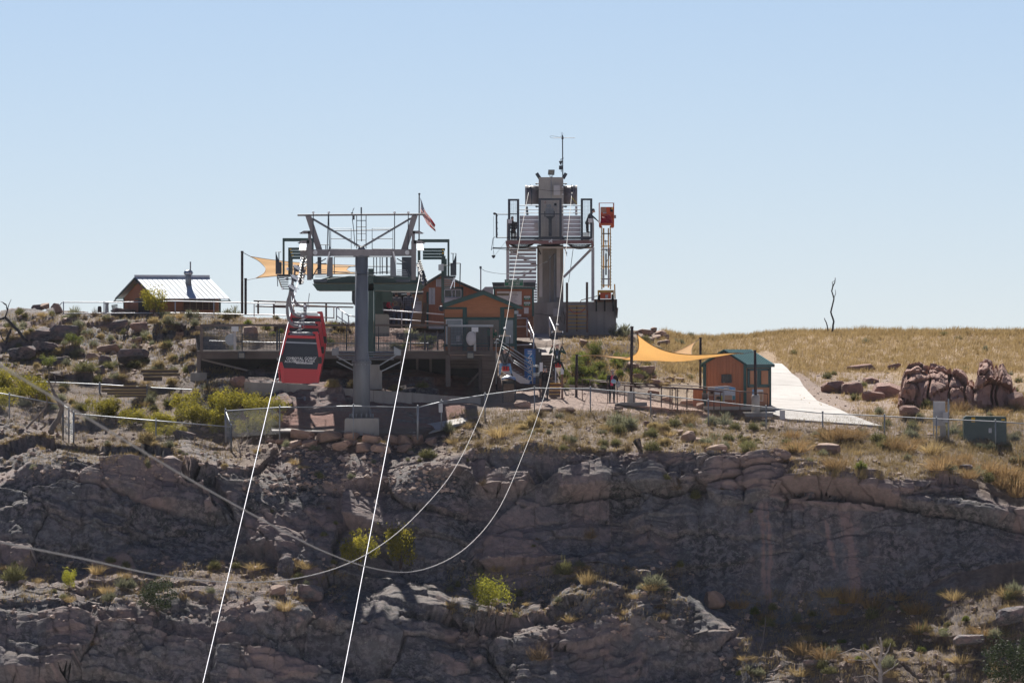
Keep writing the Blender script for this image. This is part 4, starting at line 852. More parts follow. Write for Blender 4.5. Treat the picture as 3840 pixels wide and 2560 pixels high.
# ------------------------------------------------------------------ zip line launch tower
Z = thing('zip_line_tower', P(2060, 1250, 523), 'tall concrete launch tower with mesh gates and antenna', 'tower')
ZY = 522.0
def zb(z, name, m, fn, parent=None, smooth=False): b = ZB(z); fn(b); return b.build(name, m, parent or Z, smooth)
zb('b', 'concrete_column', CONC, lambda b: b.rect(1075, 620, 1385, 1460, ZY + 1.2, 2.4))
zb('c', 'concrete_column', CONC, lambda b: b.rect(1056, 60, 1386, 790, ZY + 1.0, 2.6))
zb('c', 'steel_post', PALEP, lambda b: b.rect(1082, 100, 1122, 716, ZY + .75, .2)); zb('c', 'steel_post', PALEP, lambda b: b.rect(1300, 96, 1346, 720, ZY + .75, .2))
for x, y0, y1, r in ((1213, 215, 855, 5), (1222, 215, 800, 3), (1272, 170, 850, 9), (1290, 170, 850, 6), (1355, 235, 800, 3)): zb('c', 'conduit', GALV, lambda b: b.line(ZY + .9, r, (x, y0), (x, y1)))
zb('c', 'conduit', GALV, lambda b: b.line(ZY + .6, 4, (1222, 800), (1210, 850), (1190, 858), (1020, 856)))
zb('c', 'conduit_box', GALV, lambda b: b.rect(1200, 190, 1228, 222, ZY + .8, .2))
# base wall
bw = zb('c', 'base_wall', CONC, lambda b: b.poly([(1010, 782), (1420, 778), (1780, 776), (2052, 776), (2046, 1260), (1900, 1290), (1010, 1290)], ZY - 1.0, 5))
for i, x in enumerate((1095, 1180, 1400, 1720, 1810, 1905)): zb('c', 'form_panel', CONC, lambda b: b.rect(x + 2, 790 + (i % 2) * 4, x + (78 if i < 5 else 120), 1220, ZY - 1.03, .05), bw)
zb('c', 'electric_box', PALEP, lambda b: b.rect(1258, 860, 1348, 964, ZY - 1.3, .25)); zb('c', 'electric_box', PALEP, lambda b: b.rect(1396, 855, 1416, 905, ZY - 1.3, .2))
zb('c', 'conduit', DSTEEL, lambda b: b.line(ZY - 1.1, 3, (1020, 925), (1110, 930), (1170, 944), (1256, 946)))
zb('c', 'hose', BLACK, lambda b: b.line(ZY - 1.1, 3, (1345, 960), (1360, 1020), (1395, 1060), (1405, 960), (1380, 900)))
zb('c', 'timber_cap', BROWNW, lambda b: b.rect(1778, 744, 2056, 778, ZY - 1.25, 5))
for x in (1800, 1907, 2012): zb('c', 'black_strap', BLACK, lambda b: b.rect(x - 10, 752, x + 10, 898, ZY - 1.4, .12))
zb('c', 'edge_post', WEATH, lambda b: (b.poly([(2046, 746), (2062, 746), (2062, 850), (2076, 852), (2066, 984), (2052, 980)], ZY - 1.3, .3)))
# platform
zb('b', 'platform_beam', MAUVE, lambda b: b.poly([(656, 1420), (1760, 1416), (1756, 1456), (660, 1462)], ZY - 2.4, .25))
zb('b', 'platform_beam', MAUVE, lambda b: b.poly([(656, 1420), (700, 1462), (715, 1500), (668, 1490)], ZY - 2.2, 4)); zb('b', 'platform_beam', MAUVE, lambda b: b.poly([(1740, 1456), (1760, 1420), (1766, 1500), (1748, 1505)], ZY - 2.2, 4))
zb('b', 'platform_floor', PALEP, lambda b: b.rect(672, 1404, 1765, 1416, ZY - 2.3, 5))
zb('b', 'toe_board', DSTEEL, lambda b: b.rect(720, 1368, 1740, 1400, ZY - 2.25, .12))
for (x0, y0, x1, y1, w) in ((687, 893, 830, 1412, 30), (1072, 885, 1365, 1400, 30), (1604, 887, 1750, 1412, 28)):
    g = zb('b', 'gate_frame', DSTEEL, lambda b: (b.rect(x0, y0, x1, y0 + 24, ZY - 2.6, .3), b.rect(x0, y0 + 24, x0 + w, y1, ZY - 2.6, .3), b.rect(x1 - w, y0 + 24, x1, y1, ZY - 2.6, .3), b.rect(x0 + w, 1077 if x0 < 1600 else 1395, x1 - w, 1090 if x0 < 1600 else 1405, ZY - 2.5, .1)))
    a0, a1 = cv('b', x0 + w, y0 + 24), cv('b', x1 - w, y1 - 30); mesh_panel(a0[0], a0[1], a1[0], a1[1], ZY - 2.45, 5.0, .55, 'welded_mesh', DSTEEL, g)
for x0, x1 in ((835, 1071), (1367, 1602)):
    for i in range(5): zb('b', 'barrier_board', BOARDP, lambda b: b.rect(x0, 1104 + i * 52, x1, 1153 + i * 52, ZY - 2.35 + (i % 2) * .02, .06))
    for y in (975, 1028, 1070): zb('b', 'guard_rail', GALV, lambda b: b.line(ZY - 2.3, 5, (x0 - 4, y), (x1 + 4, y)))
zb('b', 'socket_panel', PALEP, lambda b: b.rect(1020, 1188, 1070, 1260, ZY - 2.45, .08))
for i in range(6):
    for x0, x1 in ((720, 800), (1632, 1716)): zb('b', 'bench_slat', BROWNW, lambda b: b.rect(x0, 1318 + i * 9, x1, 1324 + i * 9, ZY - 1.4, .1))
for sx_, x0, x1 in ((1, 903, 1078), (-1, 1560, 1386)):
    a, c = P(*cv('b', x0, 843), ZY + 2.2), P(*cv('b', x1, 843), ZY + 2.2)
    dm = MB().tube([a, c], 118 * .2979 * mpp(ZY), 24).build('cable_drum', mat('drum_steel', (.16, .15, .165), .5, .2, .2, 2, .1), Z, True)
    r_ = 124 * .2979 * mpp(ZY); MB().tube([a, a + Vector((.10 * sx_, 0, 0))], r_, 24).build('drum_flange', ARMG, dm)
    m_ = a.lerp(c, .42); MB().tube([m_, m_ + Vector((.06, 0, 0))], r_, 24).build('drum_flange', DSTEEL, dm)
    for y in (703, 738, 990): zb('b', 'anchor_bolt', DSTEEL, lambda b: (b.line(ZY + 2, 7, (x1, y), (x1 - sx_ * 46, y), n=6), b.line(ZY + 2, 13, (x1 - sx_ * 24, y), (x1 - sx_ * 34, y), n=6)))
    zb('b', 'cable_clamp', DSTEEL, lambda b: (b.rect(x0 + sx_ * 68, 712, x0 + sx_ * 75, 800, ZY - .4, .1), b.bar(x0 + sx_ * 50, 760, x0 + sx_ * 78, 745, ZY - .5, 24, .2)))
    zb('b', 'top_flap', DSTEEL, lambda b: b.bar(*((1048, 570, 1090, 636) if sx_ == 1 else (1420, 570, 1382, 636)), ZY + 1.6, 42, .5))
zb('b', 'strut', DSTEEL, lambda b: b.poly([(908, 990), (938, 990), (948, 1095), (920, 1100)], ZY + 1, .2)); zb('b', 'strut', PALEP, lambda b: b.rect(1534, 985, 1562, 1095, ZY + 1, .2))
zb('b', 'strap', mat('yellow_strap', (.6, .5, .08), .7), lambda b: b.bar(1490, 872, 1556, 952, ZY - .5, 8, .03))
zb('b', 'wire', DSTEEL, lambda b: b.line(ZY + .8, 2, (1000, 768), (1120, 780), (1250, 795), (1390, 792), (1480, 765)))
zb('b', 'conduit', GALV, lambda b: b.line(ZY + 1.1, 5, (1232, 600), (1232, 885)))
fl2 = zb('b', 'floodlight', DSTEEL, lambda b: b.poly([(1196, 526), (1276, 526), (1271, 594), (1190, 590)], ZY + 1.3, .2)); zb('b', 'lens', mat('lamp_lens', (.22, .21, .18), .3), lambda b: b.poly([(1204, 534), (1268, 534), (1264, 586), (1198, 583)], ZY + 1.27, .03), fl2)
zb('b', 'bracket', GALV, lambda b: b.line(ZY + 1.4, 4, (1212, 594), (1218, 618), (1246, 618), (1250, 594)))
an = zb('b', 'antenna_mast', DSTEEL, lambda b: (b.line(ZY + 1.3, 7, (1374, 92), (1378, 640)), b.rect(1362, 110, 1388, 142, ZY + 1.2, .2)))
zb('b', 'antenna_arm', GALV, lambda b: b.line(ZY + 1.2, 4, (1262, 126), (1530, 125)), an)
zb('b', 'antenna_loop', BLACK, lambda b: (b.line(ZY + 1.2, 2, (1372, 95), (1358, 72), (1366, 56), (1380, 70), (1374, 92), (1340, 118), (1280, 106), (1230, 100), (1214, 112), (1232, 128), (1300, 126))), an)
ws = zb('b', 'weather_sensor', DSTEEL, lambda b: (b.poly([(1333, 432), (1370, 432), (1358, 464), (1346, 464)], ZY + 1.2, .2), b.rect(1330, 474, 1372, 524, ZY + 1.2, .2), b.line(ZY + 1.3, 4, (1357, 395), (1359, 555)), b.sph(P(*cv('b', 1342, 424), ZY + 1.2), .05), b.sph(P(*cv('b', 1366, 424), ZY + 1.2), .05), b.bar(1345, 398, 1392, 380, ZY + 1.2, 7, .03)), an)
zb('b', 'electric_box', PALEP, lambda b: b.rect(1263, 720, 1343, 846, ZY + .95, .25)); zb('b', 'pipe_clamp', WHITE, lambda b: (b.rect(1366, 740, 1386, 750, ZY + .9, .1), b.rect(1366, 830, 1386, 840, ZY + .9, .1)))
# equipment seen through the middle gate
eq = zb('b', 'winch', DSTEEL, lambda b: (b.poly([(1150, 1105), (1275, 1105), (1240, 1150), (1240, 1362), (1200, 1362), (1200, 1150)], ZY - 1.8, .4), b.line(ZY - 2, 6, (1152, 1045), (1152, 1120)), b.line(ZY - 2, 6, (1270, 1045), (1270, 1120))))
zb('b', 'winch_housing', GALV, lambda b: b.rect(1160, 1008, 1264, 1108, ZY - 2.0, .4), eq); zb('b', 'winch_cover', GALV, lambda b: b.rect(1172, 958, 1234, 1004, ZY - 1.9, .3), eq)
cmb = zb('b', 'speaker_box', GALV, lambda b: b.rect(1263, 943, 1307, 988, ZY - 1.9, .2)); zb('b', 'speaker_cone', BLACK, lambda b: b.tube([P(*cv('b', 1285, 963), ZY - 1.94), P(*cv('b', 1285, 963), ZY - 1.9)], .07, 12), cmb)
zb('b', 'hose', GALV, lambda b: b.line(ZY - 1.9, 3, (1294, 988), (1294, 1360)))
text(Z, '2', *cv('b', 1155, 935), ZY + 1.18, 8.5, mat('red_ink', (.35, .03, .03), .6))
# outrigger frame, side panels, cameras
zb('b', 'outrigger', DSTEEL, lambda b: (b.line(ZY - 2.3, 9, (522, 1078), (548, 1084), n=8), b.line(ZY - 2.3, 6, (545, 1086), (690, 1087)), b.bar(543, 1090, 545, 1384, ZY - 2.3, 22, .12), b.line(ZY - 2.3, 6, (545, 1379), (690, 1378)), b.sph(P(*cv('b', 518, 1078), ZY - 2.3), .07)))
for y in (1105, 1190, 1265, 1325, 1345): zb('b', 'hinge', DSTEEL, lambda b: b.rect(554, y - 5, 562, y + 5, ZY - 2.3, .05))
for q in ((690, 1150, 738, 1200), (1698, 1138, 1750, 1190)): zb('b', 'white_box', WHITE, lambda b: b.rect(*q, ZY - 2.8, .18))
zb('b', 'side_panel', PALEP, lambda b: b.poly([(674, 1145), (688, 1145), (688, 1412), (672, 1412)], ZY - 2.2, 4)); zb('b', 'side_panel', PALEP, lambda b: b.poly([(1750, 1132), (1764, 1140), (1772, 1205), (1772, 1490), (1752, 1400)], ZY - 2.2, 4))
for a0 in ((1203, 1438, 1246, 1402), (1713, 1414, 1766, 1386)):
    zb('b', 'security_camera', WHITE, lambda b: (b.bar(*a0, ZY - 2.7, 18, .12), b.bar(a0[2] - 14, a0[3] + 20, a0[2] - 2, a0[3] + 40, ZY - 2.6, 14, .1)))
zb('b', 'cable_bundle', BLACK, lambda b: (b.line(ZY - 2.5, 3, (1000, 1418), (1040, 1398), (1080, 1408), (1120, 1416)), b.line(ZY - 2.5, 3, (1340, 1412), (1385, 1400), (1420, 1412))))
def net(x0, x1, ytop, sag, name):
    b = MB()
    for Yn in (ZY - 2.2, ZY - .6):
        n = 26
        for k in (0, 1):
            for i in range(-n, 2 * n):
                pts = []
                for j in range(7):
                    u = (i + (j if k else -j) * 1.4) / n
                    if 0 <= u <= 1: pts.append(P(*cv('b', x0 + (x1 - x0) * u, ytop + sag * 4 * u * (1 - u) * j / 6), Yn))
                if len(pts) > 1: b.tube(pts, .009, 3, False)
        b.tube([P(*cv('b', x0 + (x1 - x0) * u, ytop + sag * 4 * u * (1 - u)), Yn) for u in np.linspace(0, 1, 14)], .014, 4)
    o = b.build(name, BLACK, Z); o['kind'] = 'stuff'
net(700, 1010, 1462, 52, 'safety_net'); net(1100, 1350, 1462, 26, 'safety_net'); net(1435, 1745, 1462, 62, 'safety_net')
# lower frame
zb('c', 'floor_joist', PALEP, lambda b: b.rect(700, 82, 1740, 104, ZY - 1.5, 2.5))
zb('c', 'corner_post', PALEP, lambda b: b.rect(666, 92, 704, 600, ZY - 2.0, .25)); zb('c', 'corner_post', PALEP, lambda b: b.rect(1738, 92, 1776, 768, ZY - 2.0, .3))
zb('c', 'knee_brace', PALEP, lambda b: b.bar(1734, 118, 1388, 468, ZY - 1.2, 32, .2))
zb('c', 'boom_arm', DSTEEL, lambda b: (b.bar(494, 97, 700, 98, ZY - 2.2, 11, .1), b.line(ZY - 2.2, 4, (526, -40), (500, -20), (492, 40), (478, 128), (500, 106), (600, 112), (700, 122), (900, 118), (1040, 108))))
lw = zb('c', 'hanging_weight', DSTEEL, lambda b: (b.sph(P(*cv('c', 496, 202), ZY - 2.2), .06), b.sph(P(*cv('c', 516, 202), ZY - 2.2), .06), b.sph(P(*cv('c', 506, 216), ZY - 2.2), .06), b.line(ZY - 2.2, 1.6, (506, -300), (506, 130), (500, 195)), b.line(ZY - 2.2, 1.6, (506, 130), (514, 195)), b.line(ZY - 2.2, 1.4, (525, 190), (655, 25))))
for i in range(19):
    y = 112 + i * 48.2 if i < 9 else 112 + 9 * 48.2 + (i - 9) * 33
    x0, x1 = (706, 1044) if i < 9 else (1018, 1052)
    if y > 775: break
    zb('c', 'lattice_slat', PALEP, lambda b: b.rect(x0, y, x1, y + (36 if i < 9 else 24), ZY - 1.9 + random.uniform(-.01, .01), .05))
zb('c', 'stair_stringer', BROWNW, lambda b: (b.bar(720, 150, 1045, 330, ZY - .6, 16, .2), b.bar(1045, 350, 800, 500, ZY - .6, 16, .2)))
for i in range(11): zb('c', 'stair_step', BROWNW, lambda b: b.rect(715 + i * 30, 130 + i * 18, 775 + i * 30, 142 + i * 18, ZY - .5, .9))
zb('c', 'rope', BLACK, lambda b: b.line(ZY - 1, 3.4, (1508, 115), (1470, 400), (1450, 530)))
for x0, y0, q in ((1060, 80, 12), (1395, 90, 10)):
    for i in range(q): zb('c', 'loose_cable', BLACK, lambda b: b.line(ZY - 1.6, 2.4, (x0, y0), (x0 + 12 + i * 2, y0 + 40 + i * 3), (x0 + random.randint(10, 50), y0 + random.randint(60, 115))))
# upper timber stair
US = thing('timber_stair', P(2164, 1250, 519), 'brown timber stair with yellow treads and a red chain beside the concrete base', 'stair')
def ub(name, m, fn, parent=None): b = ZB('c'); fn(b); return b.build(name, m, parent or US)
for q in ((1416, 536, 1446, 885), (1668, 530, 1698, 882)): ub('newel_post', WEATH, lambda b: b.rect(*q, 518.6, .3))
for q in ((1418, 885, 1444, 1160), (1672, 882, 1698, 1160), (1548, 835, 1562, 1150)): ub('stringer', BROWNW, lambda b: b.rect(*q, 518.6 if q[0] != 1548 else 520, .3))
for i, y in enumerate((832, 880, 928, 973, 1020, 1066, 1112)):
    t_ = ub('tread', YNOSE, lambda b: b.rect(1446 - i * 1.5, y - 6, 1666 + i * 1.5, y + 5, 520.2 - i * .22, .24))
ub('red_chain', mat('red_chain', (.5, .03, .03), .5), lambda b: b.line(518.5, 4, (1452, 848), (1480, 888), (1515, 912), (1556, 920), (1600, 910), (1635, 885), (1658, 850)))
# boom lift
L = thing('mast_lift', P(2270, 1122, 521), 'orange mast lift with raised basket beside the launch tower', 'lift')
def lb(z, name, m, fn, parent=None, smooth=False): b = ZB(z); fn(b); return b.build(name, m, parent or L, smooth)
LY = 520.5
bk = lb('s8', 'basket', ORL, lambda b: (b.poly([(975, 1030), (1270, 1030), (1272, 1090), (1255, 1122), (1215, 1118), (1200, 1070), (1030, 1070), (1010, 1122), (990, 1120), (975, 1085)], LY, 1.0), b.rect(1002, 712, 1256, 900, LY + .9, .05), b.rect(1002, 900, 1256, 1030, LY + .92, .05)))
for q in ((968, 632, 986, 1030), (1250, 632, 1268, 1030), (968, 630, 1268, 642)): lb('s8', 'basket_rail', ORL, lambda b: b.rect(*q, LY, .06), bk)
for x in (978, 1262): lb('s8', 'basket_rail', ORL, lambda b: (b.beam(P(*cv('s8', x, 640), LY), P(*cv('s8', x, 660), LY + 1), .05, .05), b.beam(P(*cv('s8', x, 900), LY), P(*cv('s8', x, 900), LY + 1), .05, .05), b.beam(P(*cv('s8', x, 660), LY + 1), P(*cv('s8', x, 1030), LY + 1), .05, .05)), bk)
for q, m_ in (((1006, 724, 1118, 818), mat('faded_sticker', (.45, .30, .22), .7)), ((1048, 812, 1118, 838), PRINT), ((1196, 722, 1252, 808), BLACK)): lb('s8', 'sticker', m_, lambda b: b.rect(*q, LY + .87, .02), bk)
lb('s8', 'control_handle', YNOSE, lambda b: (b.sph(P(*cv('s8', 1235, 740), LY + .8), .06), b.line(LY + .8, 5, (1205, 760), (1240, 745))), bk)
lb('s8', 'control_box', GALV, lambda b: b.rect(1272, 870, 1308, 935, LY + .2, .25), bk)
for x in (1868, 1976): lb('c', 'mast_rail', YLIFT, lambda b: b.bar(x, -175, x + 2, 620, LY + .3, 14, .12))
for x in (1892, 1952): lb('c', 'mast_rail', YLIFT, lambda b: b.bar(x, -150, x, 600, LY + .5, 20 if x < 1900 else 16, .12))
lb('c', 'piston', DSTEEL, lambda b: (b.line(LY + .2, 4, (1922, 60), (1922, 170)), b.line(LY + .2, 10, (1922, 170), (1922, 440)), b.line(LY + .2, 5, (1918, 0), (1920, 60)), b.rect(1898, 10, 1944, 22, LY + .2, .1)))
for i, y in enumerate((-80, 78, 120, 335, 490, 570)): lb('c', 'mast_crosspiece', YLIFT if i % 2 else WEATH, lambda b: b.rect(1862, y - 7, 1986, y + 7, LY + .25, .1))
for i in range(16): lb('c', 'mast_bolt', DSTEEL, lambda b: (b.rect(1856, -40 + i * 40, 1864, -32 + i * 40, LY + .3, .06), b.rect(1984, -40 + i * 40, 1992, -32 + i * 40, LY + .3, .06)))
for q in ((1885, 95, 1900, 200), (1955, 95, 1972, 200), (1880, 365, 1902, 560), (1945, 370, 1968, 570)): lb('c', 'hose_guide', PALEP, lambda b: b.rect(*q, LY + .2, .08))
lb('c', 'hydraulic_hose', BLACK, lambda b: b.line(LY + .1, 4, (1925, 130), (1950, 150), (1955, 230), (1930, 270)))
lb('c', 'chassis', ORL, lambda b: b.rect(1850, 660, 1986, 738, LY - .2, 1.2)); lb('c', 'chassis_deck', YLIFT, lambda b: (b.rect(1818, 630, 2022, 662, LY - .2, 1.2), b.rect(1816, 640, 1836, 700, LY - .3, .1), b.rect(2008, 640, 2022, 700, LY - .3, .1)))
for x in (1832, 2006): lb('c', 'wheel', BLACK, lambda b: b.tube([P(*cv('c', x - 16, 720), LY), P(*cv('c', x + 16, 720), LY)], .16, 16))
lb('c', 'gate_arm', YLIFT, lambda b: (b.line(LY, 5, (1600, 775), (1612, 756), (1812, 704)), b.bar(2030, 555, 2036, 740, LY + .5, 16, .1)))
lb('c', 'serial_plate', PRINT, lambda b: b.rect(1914, 690, 1948, 730, LY - .23, .02))
tp = MB(); rg = random.Random(5)
n_ = 18; pts = [[None] * n_ for _ in range(n_)]
for i in range(n_):
    for j in range(n_):
        u, v = i / (n_ - 1), j / (n_ - 1)
        x = 992 + 255 * u; h = (1 - (2 * u - 1) ** 4) * (1 - (2 * v - 1) ** 4) * (120 + 30 * math.sin(9 * u + 4 * v) + 26 * math.sin(15 * v - 6 * u) + rg.uniform(-8, 8))
        pts[i][j] = P(*cv('s8', x, 1028 - h), LY + .1 + .75 * v)
tp.add([p for r_ in pts for p in r_], [(i * n_ + j, (i + 1) * n_ + j, (i + 1) * n_ + j + 1, i * n_ + j + 1) for i in range(n_ - 1) for j in range(n_ - 1)])
T1('red_tarp', tp, mat('red_tarp', (.40, .02, .04), .5, 0, .2, 5, .3, trans=.1), 'crumpled red tarp heaped in the lift basket', 'tarp')
# ------------------------------------------------------------------ restroom house on the left hill
def frame_thing(name, C0, label, cat): return thing(name, C0, label, cat)
HC = P(594, 1182, 522); th = math.radians(30)
hu, hv, up = Vector((math.cos(th), math.sin(th), 0)), Vector((-math.sin(th), math.cos(th), 0)), Vector((0, 0, 1))
RH = thing('hill_house', HC, 'orange house with silver ribbed metal roof on the left hilltop', 'house')
Lp = lambda a, b, h: HC + hu * a + hv * b + up * h
HL, HW, HE = 3.6, 3.75, 1.02; RI = .94
HE0 = (1182 - 1112) * mpp(522)
def quad(b, pts, th_, n): return b.prism(pts, n * th_)
nf = -hv * 1.0; ng = -hu * 1.0
nb = 7
for i in range(nb):
    h0, h1 = HE0 * i / nb + .006, HE0 * (i + 1) / nb - .006
    MB().prism([Lp(0, 0, h0), Lp(HL, 0, h0), Lp(HL, 0, h1), Lp(0, 0, h1)], nf * .03).build('board', ORANGE, RH)
ngb = 10
for i in range(ngb):
    b0, b1 = HW * i / ngb + .006, HW * (i + 1) / ngb - .006
    tp_ = lambda b: HE0 + RI * (1 - abs(b - HW / 2) / (HW / 2)) - .05
    MB().prism([Lp(0, b0, 0), Lp(0, b1, 0), Lp(0, b1, tp_(b1)), Lp(0, b0, tp_(b0))], ng * .03).build('gable_board', ORANGEV, RH)
MB().prism([Lp(.05, .05, 0), Lp(HL - .05, .05, 0), Lp(HL - .05, HW - .05, 0), Lp(.05, HW - .05, 0)], up * (HE0 - .05)).build('wall_body', ORANGE, RH)
MB().prism([Lp(.05, .1, HE0 - .1), Lp(.05, HW / 2, HE0 + RI - .15), Lp(.05, HW - .1, HE0 - .1)], hu * (HL - .1)).build('gable_body', ORANGE, RH)
oh, oe = .38, .36
def roof_pt(a, side, t, off=0):      # side -1 near, +1 far; t 0 at ridge, 1 at eave edge
    half = HW / 2 + oe; b = HW / 2 + side * half * t
    return Lp(a, b, HE0 + RI - (RI / (HW / 2)) * half * t + .06 + off)
for side in (-1, 1):
    npan = 15
    for i in range(npan):
        a0, a1 = -oh + (HL + 2 * oh) * i / npan, -oh + (HL + 2 * oh) * (i + 1) / npan
        pn = MB().prism([roof_pt(a0, side, 0), roof_pt(a1, side, 0), roof_pt(a1, side, 1), roof_pt(a0, side, 1)], up * .03).build('roof_panel', ROOFM, RH)
        MB().beam(roof_pt(a0, side, .01, .035), roof_pt(a0, side, .99, .035), .022, .022).build('seam', ROOFM, pn)
    e0, e1 = roof_pt(-oh, side, 1, -.02), roof_pt(HL + oh, side, 1, -.02)
    MB().beam(e0 + up * -.07, e1 + up * -.07, .05, .17).build('fascia', TRIM, RH)
    for a in (-oh - .01, HL + oh + .01): MB().beam(roof_pt(a, side, 0, -.07), roof_pt(a, side, 1, -.07), .05, .20).build('barge_board', TRIM, RH)
MB().beam(roof_pt(-oh - .02, 1, 0, .05), roof_pt(HL + oh + .02, 1, 0, .05), .16, .06).build('ridge_cap', ROOFM, RH)
# screens under the eave, corner trim, door on the gable
sc = MB().prism([Lp(1.45, -.035, .28), Lp(3.3, -.035, .28), Lp(3.3, -.035, HE0 - .12), Lp(1.45, -.035, HE0 - .12)], nf * .02).build('window_screen', mat('dark_screen', (.07, .05, .04), .8), RH)
for i in range(6): MB().beam(Lp(1.45 + i * .37, -.06, .28), Lp(1.45 + i * .37, -.06, HE0 - .12), .03, .03).build('mullion', mat('raw_wood', (.36, .27, .16), .8), sc)
for i in range(7): MB().beam(Lp(1.45, -.065, .30 + i * .085), Lp(3.3, -.065, .30 + i * .085), .018, .02).build('slat', BROWNW, sc)
for a, b in ((0, -.02), (HL, -.02), (-.02, HW)): MB().beam(Lp(a, b, 0), Lp(a, b, HE0 - .03), .09, .09).build('corner_trim', TRIM, RH)
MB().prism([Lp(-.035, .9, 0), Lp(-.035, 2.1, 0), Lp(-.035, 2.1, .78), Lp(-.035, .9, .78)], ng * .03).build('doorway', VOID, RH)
MB().beam(Lp(-.06, .8, .84), Lp(-.06, 2.3, .84), .06, .16).build('door_header', TRIM, RH)
# turbine vent on the roof
vb = roof_pt(2.35, -1, .34)
VT = MB().tube([vb - up * .1, vb + up * .42, vb + up * .5], [.165, .155, .13], 14).build('vent_pipe', GALV, RH, True)
MB().sph(vb + up * .62, .22, (1, 1, .72), 16, 10).build('turbine_head', CHROME, VT, True)
for i in range(16):
    a = i * math.pi / 8; MB().tube([vb + up * .62 + Vector((math.cos(a + t * .5) * math.sin(math.pi * (.12 + .76 * t)) * .235, math.sin(a + t * .5) * math.sin(math.pi * (.12 + .76 * t)) * .235, .16 * math.cos(math.pi * (.12 + .76 * t)))) for t in (0, .25, .5, .75, 1)], .012, 4).build('turbine_vane', CHROME, VT)
MB().tube([vb + up * .75 + hu * .12, vb + up * 1.2 + hu * .12], .035, 8).build('flue', GALV, RH)
# ------------------------------------------------------------------ shed on the right
SC = P(2794, 1528, 493.5); ph = math.radians(25)
sg_, sd = Vector((-math.cos(ph), math.sin(ph), 0)), Vector((math.sin(ph), math.cos(ph), 0))
SH = thing('garden_shed', SC, 'orange garden shed with green metal roof beside the concrete road', 'shed')
Sp = lambda a, b, h: SC + sg_ * a + sd * b + up * h
SW, SL = 2.16, 3.0; SE = (1528 - 1364) * mpp(493.5); SR = (1364 - 1316) * mpp(493.5)
ngf, ndf = -sd, -sg_
for i in range(13):
    a0, a1 = SW * i / 13 + .005, SW * (i + 1) / 13 - .005; tp_ = lambda a: SE + SR * (1 - abs(a - SW / 2) / (SW / 2)) - .04
    MB().prism([Sp(a0, 0, 0), Sp(a1, 0, 0), Sp(a1, 0, tp_(a1)), Sp(a0, 0, tp_(a0))], ngf * .025).build('board', ORANGEV, SH)
for i in range(14):
    b0, b1 = SL * i / 14 + .005, SL * (i + 1) / 14 - .005
    MB().prism([Sp(0, b0, 0), Sp(0, b1, 0), Sp(0, b1, SE), Sp(0, b0, SE)], ndf * .025).build('board', mat('orange_side_panel', (.46, .21, .11), .75, 0, .1, 2, .15), SH)
MB().prism([Sp(.03, .03, -.5), Sp(SW - .03, .03, -.5), Sp(SW - .03, SL - .03, -.5), Sp(.03, SL - .03, -.5)], up * (SE + .45)).build('wall_body', ORANGEV, SH)
MB().prism([Sp(.05, .03, SE - .1), Sp(SW / 2, .03, SE + SR - .1), Sp(SW - .05, .03, SE - .1)], sd * (SL - .06)).build('gable_body', ORANGEV, SH)
def sroof(b, side, t, off=0):
    half = SW / 2 + .14; return Sp(SW / 2 + side * half * t, b, SE + SR - SR / (SW / 2) * half * t + .05 + off)
for side in (-1, 1):
    for i in range(12):
        b0, b1 = -.12 + (SL + .36) * i / 12, -.12 + (SL + .36) * (i + 1) / 12
        pn = MB().prism([sroof(b0, side, 0), sroof(b1, side, 0), sroof(b1, side, 1), sroof(b0, side, 1)], up * .025).build('roof_panel', ROOFG, SH)
        MB().beam(sroof(b0, side, .01, .035), sroof(b0, side, .99, .035), .03, .03).build('seam', ROOFG, pn)
    for b in (-.13, SL + .25): MB().beam(sroof(b, side, 0, -.05), sroof(b, side, 1, -.05), .05, .17).build('barge_board', TRIM, SH)
    MB().beam(sroof(-.12, side, 1, -.06), sroof(SL + .24, side, 1, -.06), .05, .14).build('fascia', TRIM, SH)
for a, b in ((0, 0), (SW, 0), (-.01, SL)): MB().beam(Sp(a, b, -.1) + ngf * .01, Sp(a, b, SE - .02) + ngf * .01, .15, .15).build('corner_trim', TRIM, SH)
MB().prism([Sp(-.03, .02, SE - .2), Sp(-.03, SL, SE - .2), Sp(-.03, SL, SE), Sp(-.03, .02, SE)], ndf * .03).build('header_trim', TRIM, SH)
for b0, b1 in ((.18, 1.5), (1.54, 2.86)):
    dr = MB().prism([Sp(-.035, b0, .98), Sp(-.035, b1, .98), Sp(-.035, b1, SE - .22), Sp(-.035, b0, SE - .22)], ndf * .03).build('door', TRIM, SH)
    MB().prism([Sp(-.07, b0 + .25, 1.14), Sp(-.07, b1 - .25, 1.14), Sp(-.07, b1 - .25, SE - .34), Sp(-.07, b0 + .25, SE - .34)], ndf * .02).build('door_panel', mat('orange_side_panel'), dr)
    for h in (1.02, SE - .3): MB().beam(Sp(-.09, b0 + (.06 if b0 < 1 else 1.1), h), Sp(-.09, b0 + (.22 if b0 < 1 else 1.26), h), .05, .04).build('hinge', BLACK, dr)
sw_ = MB().prism([Sp(.70, -.04, SE - .92), Sp(1.22, -.04, SE - .92), Sp(1.22, -.04, SE - .52), Sp(.70, -.04, SE - .52)], ngf * .03).build('window', WIN, SH)
for i in range(4): MB().beam(Sp(.70 + i * .173, -.08, SE - .92), Sp(.70 + i * .173, -.08, SE - .52), .022, .02).build('window_bar', DSTEEL, sw_)
for h in (.52, .92): MB().beam(Sp(.70, -.08, SE - h), Sp(1.22, -.08, SE - h), .022, .02).build('window_bar', DSTEEL, sw_)
MB().prism([Sp(SW + .02, .3, 0), Sp(SW + .75, .3, 0), Sp(SW + .75, .3, .95), Sp(SW + .02, .3, .95)], sd * 1.0).build('side_bin', ORANGEV, SH)
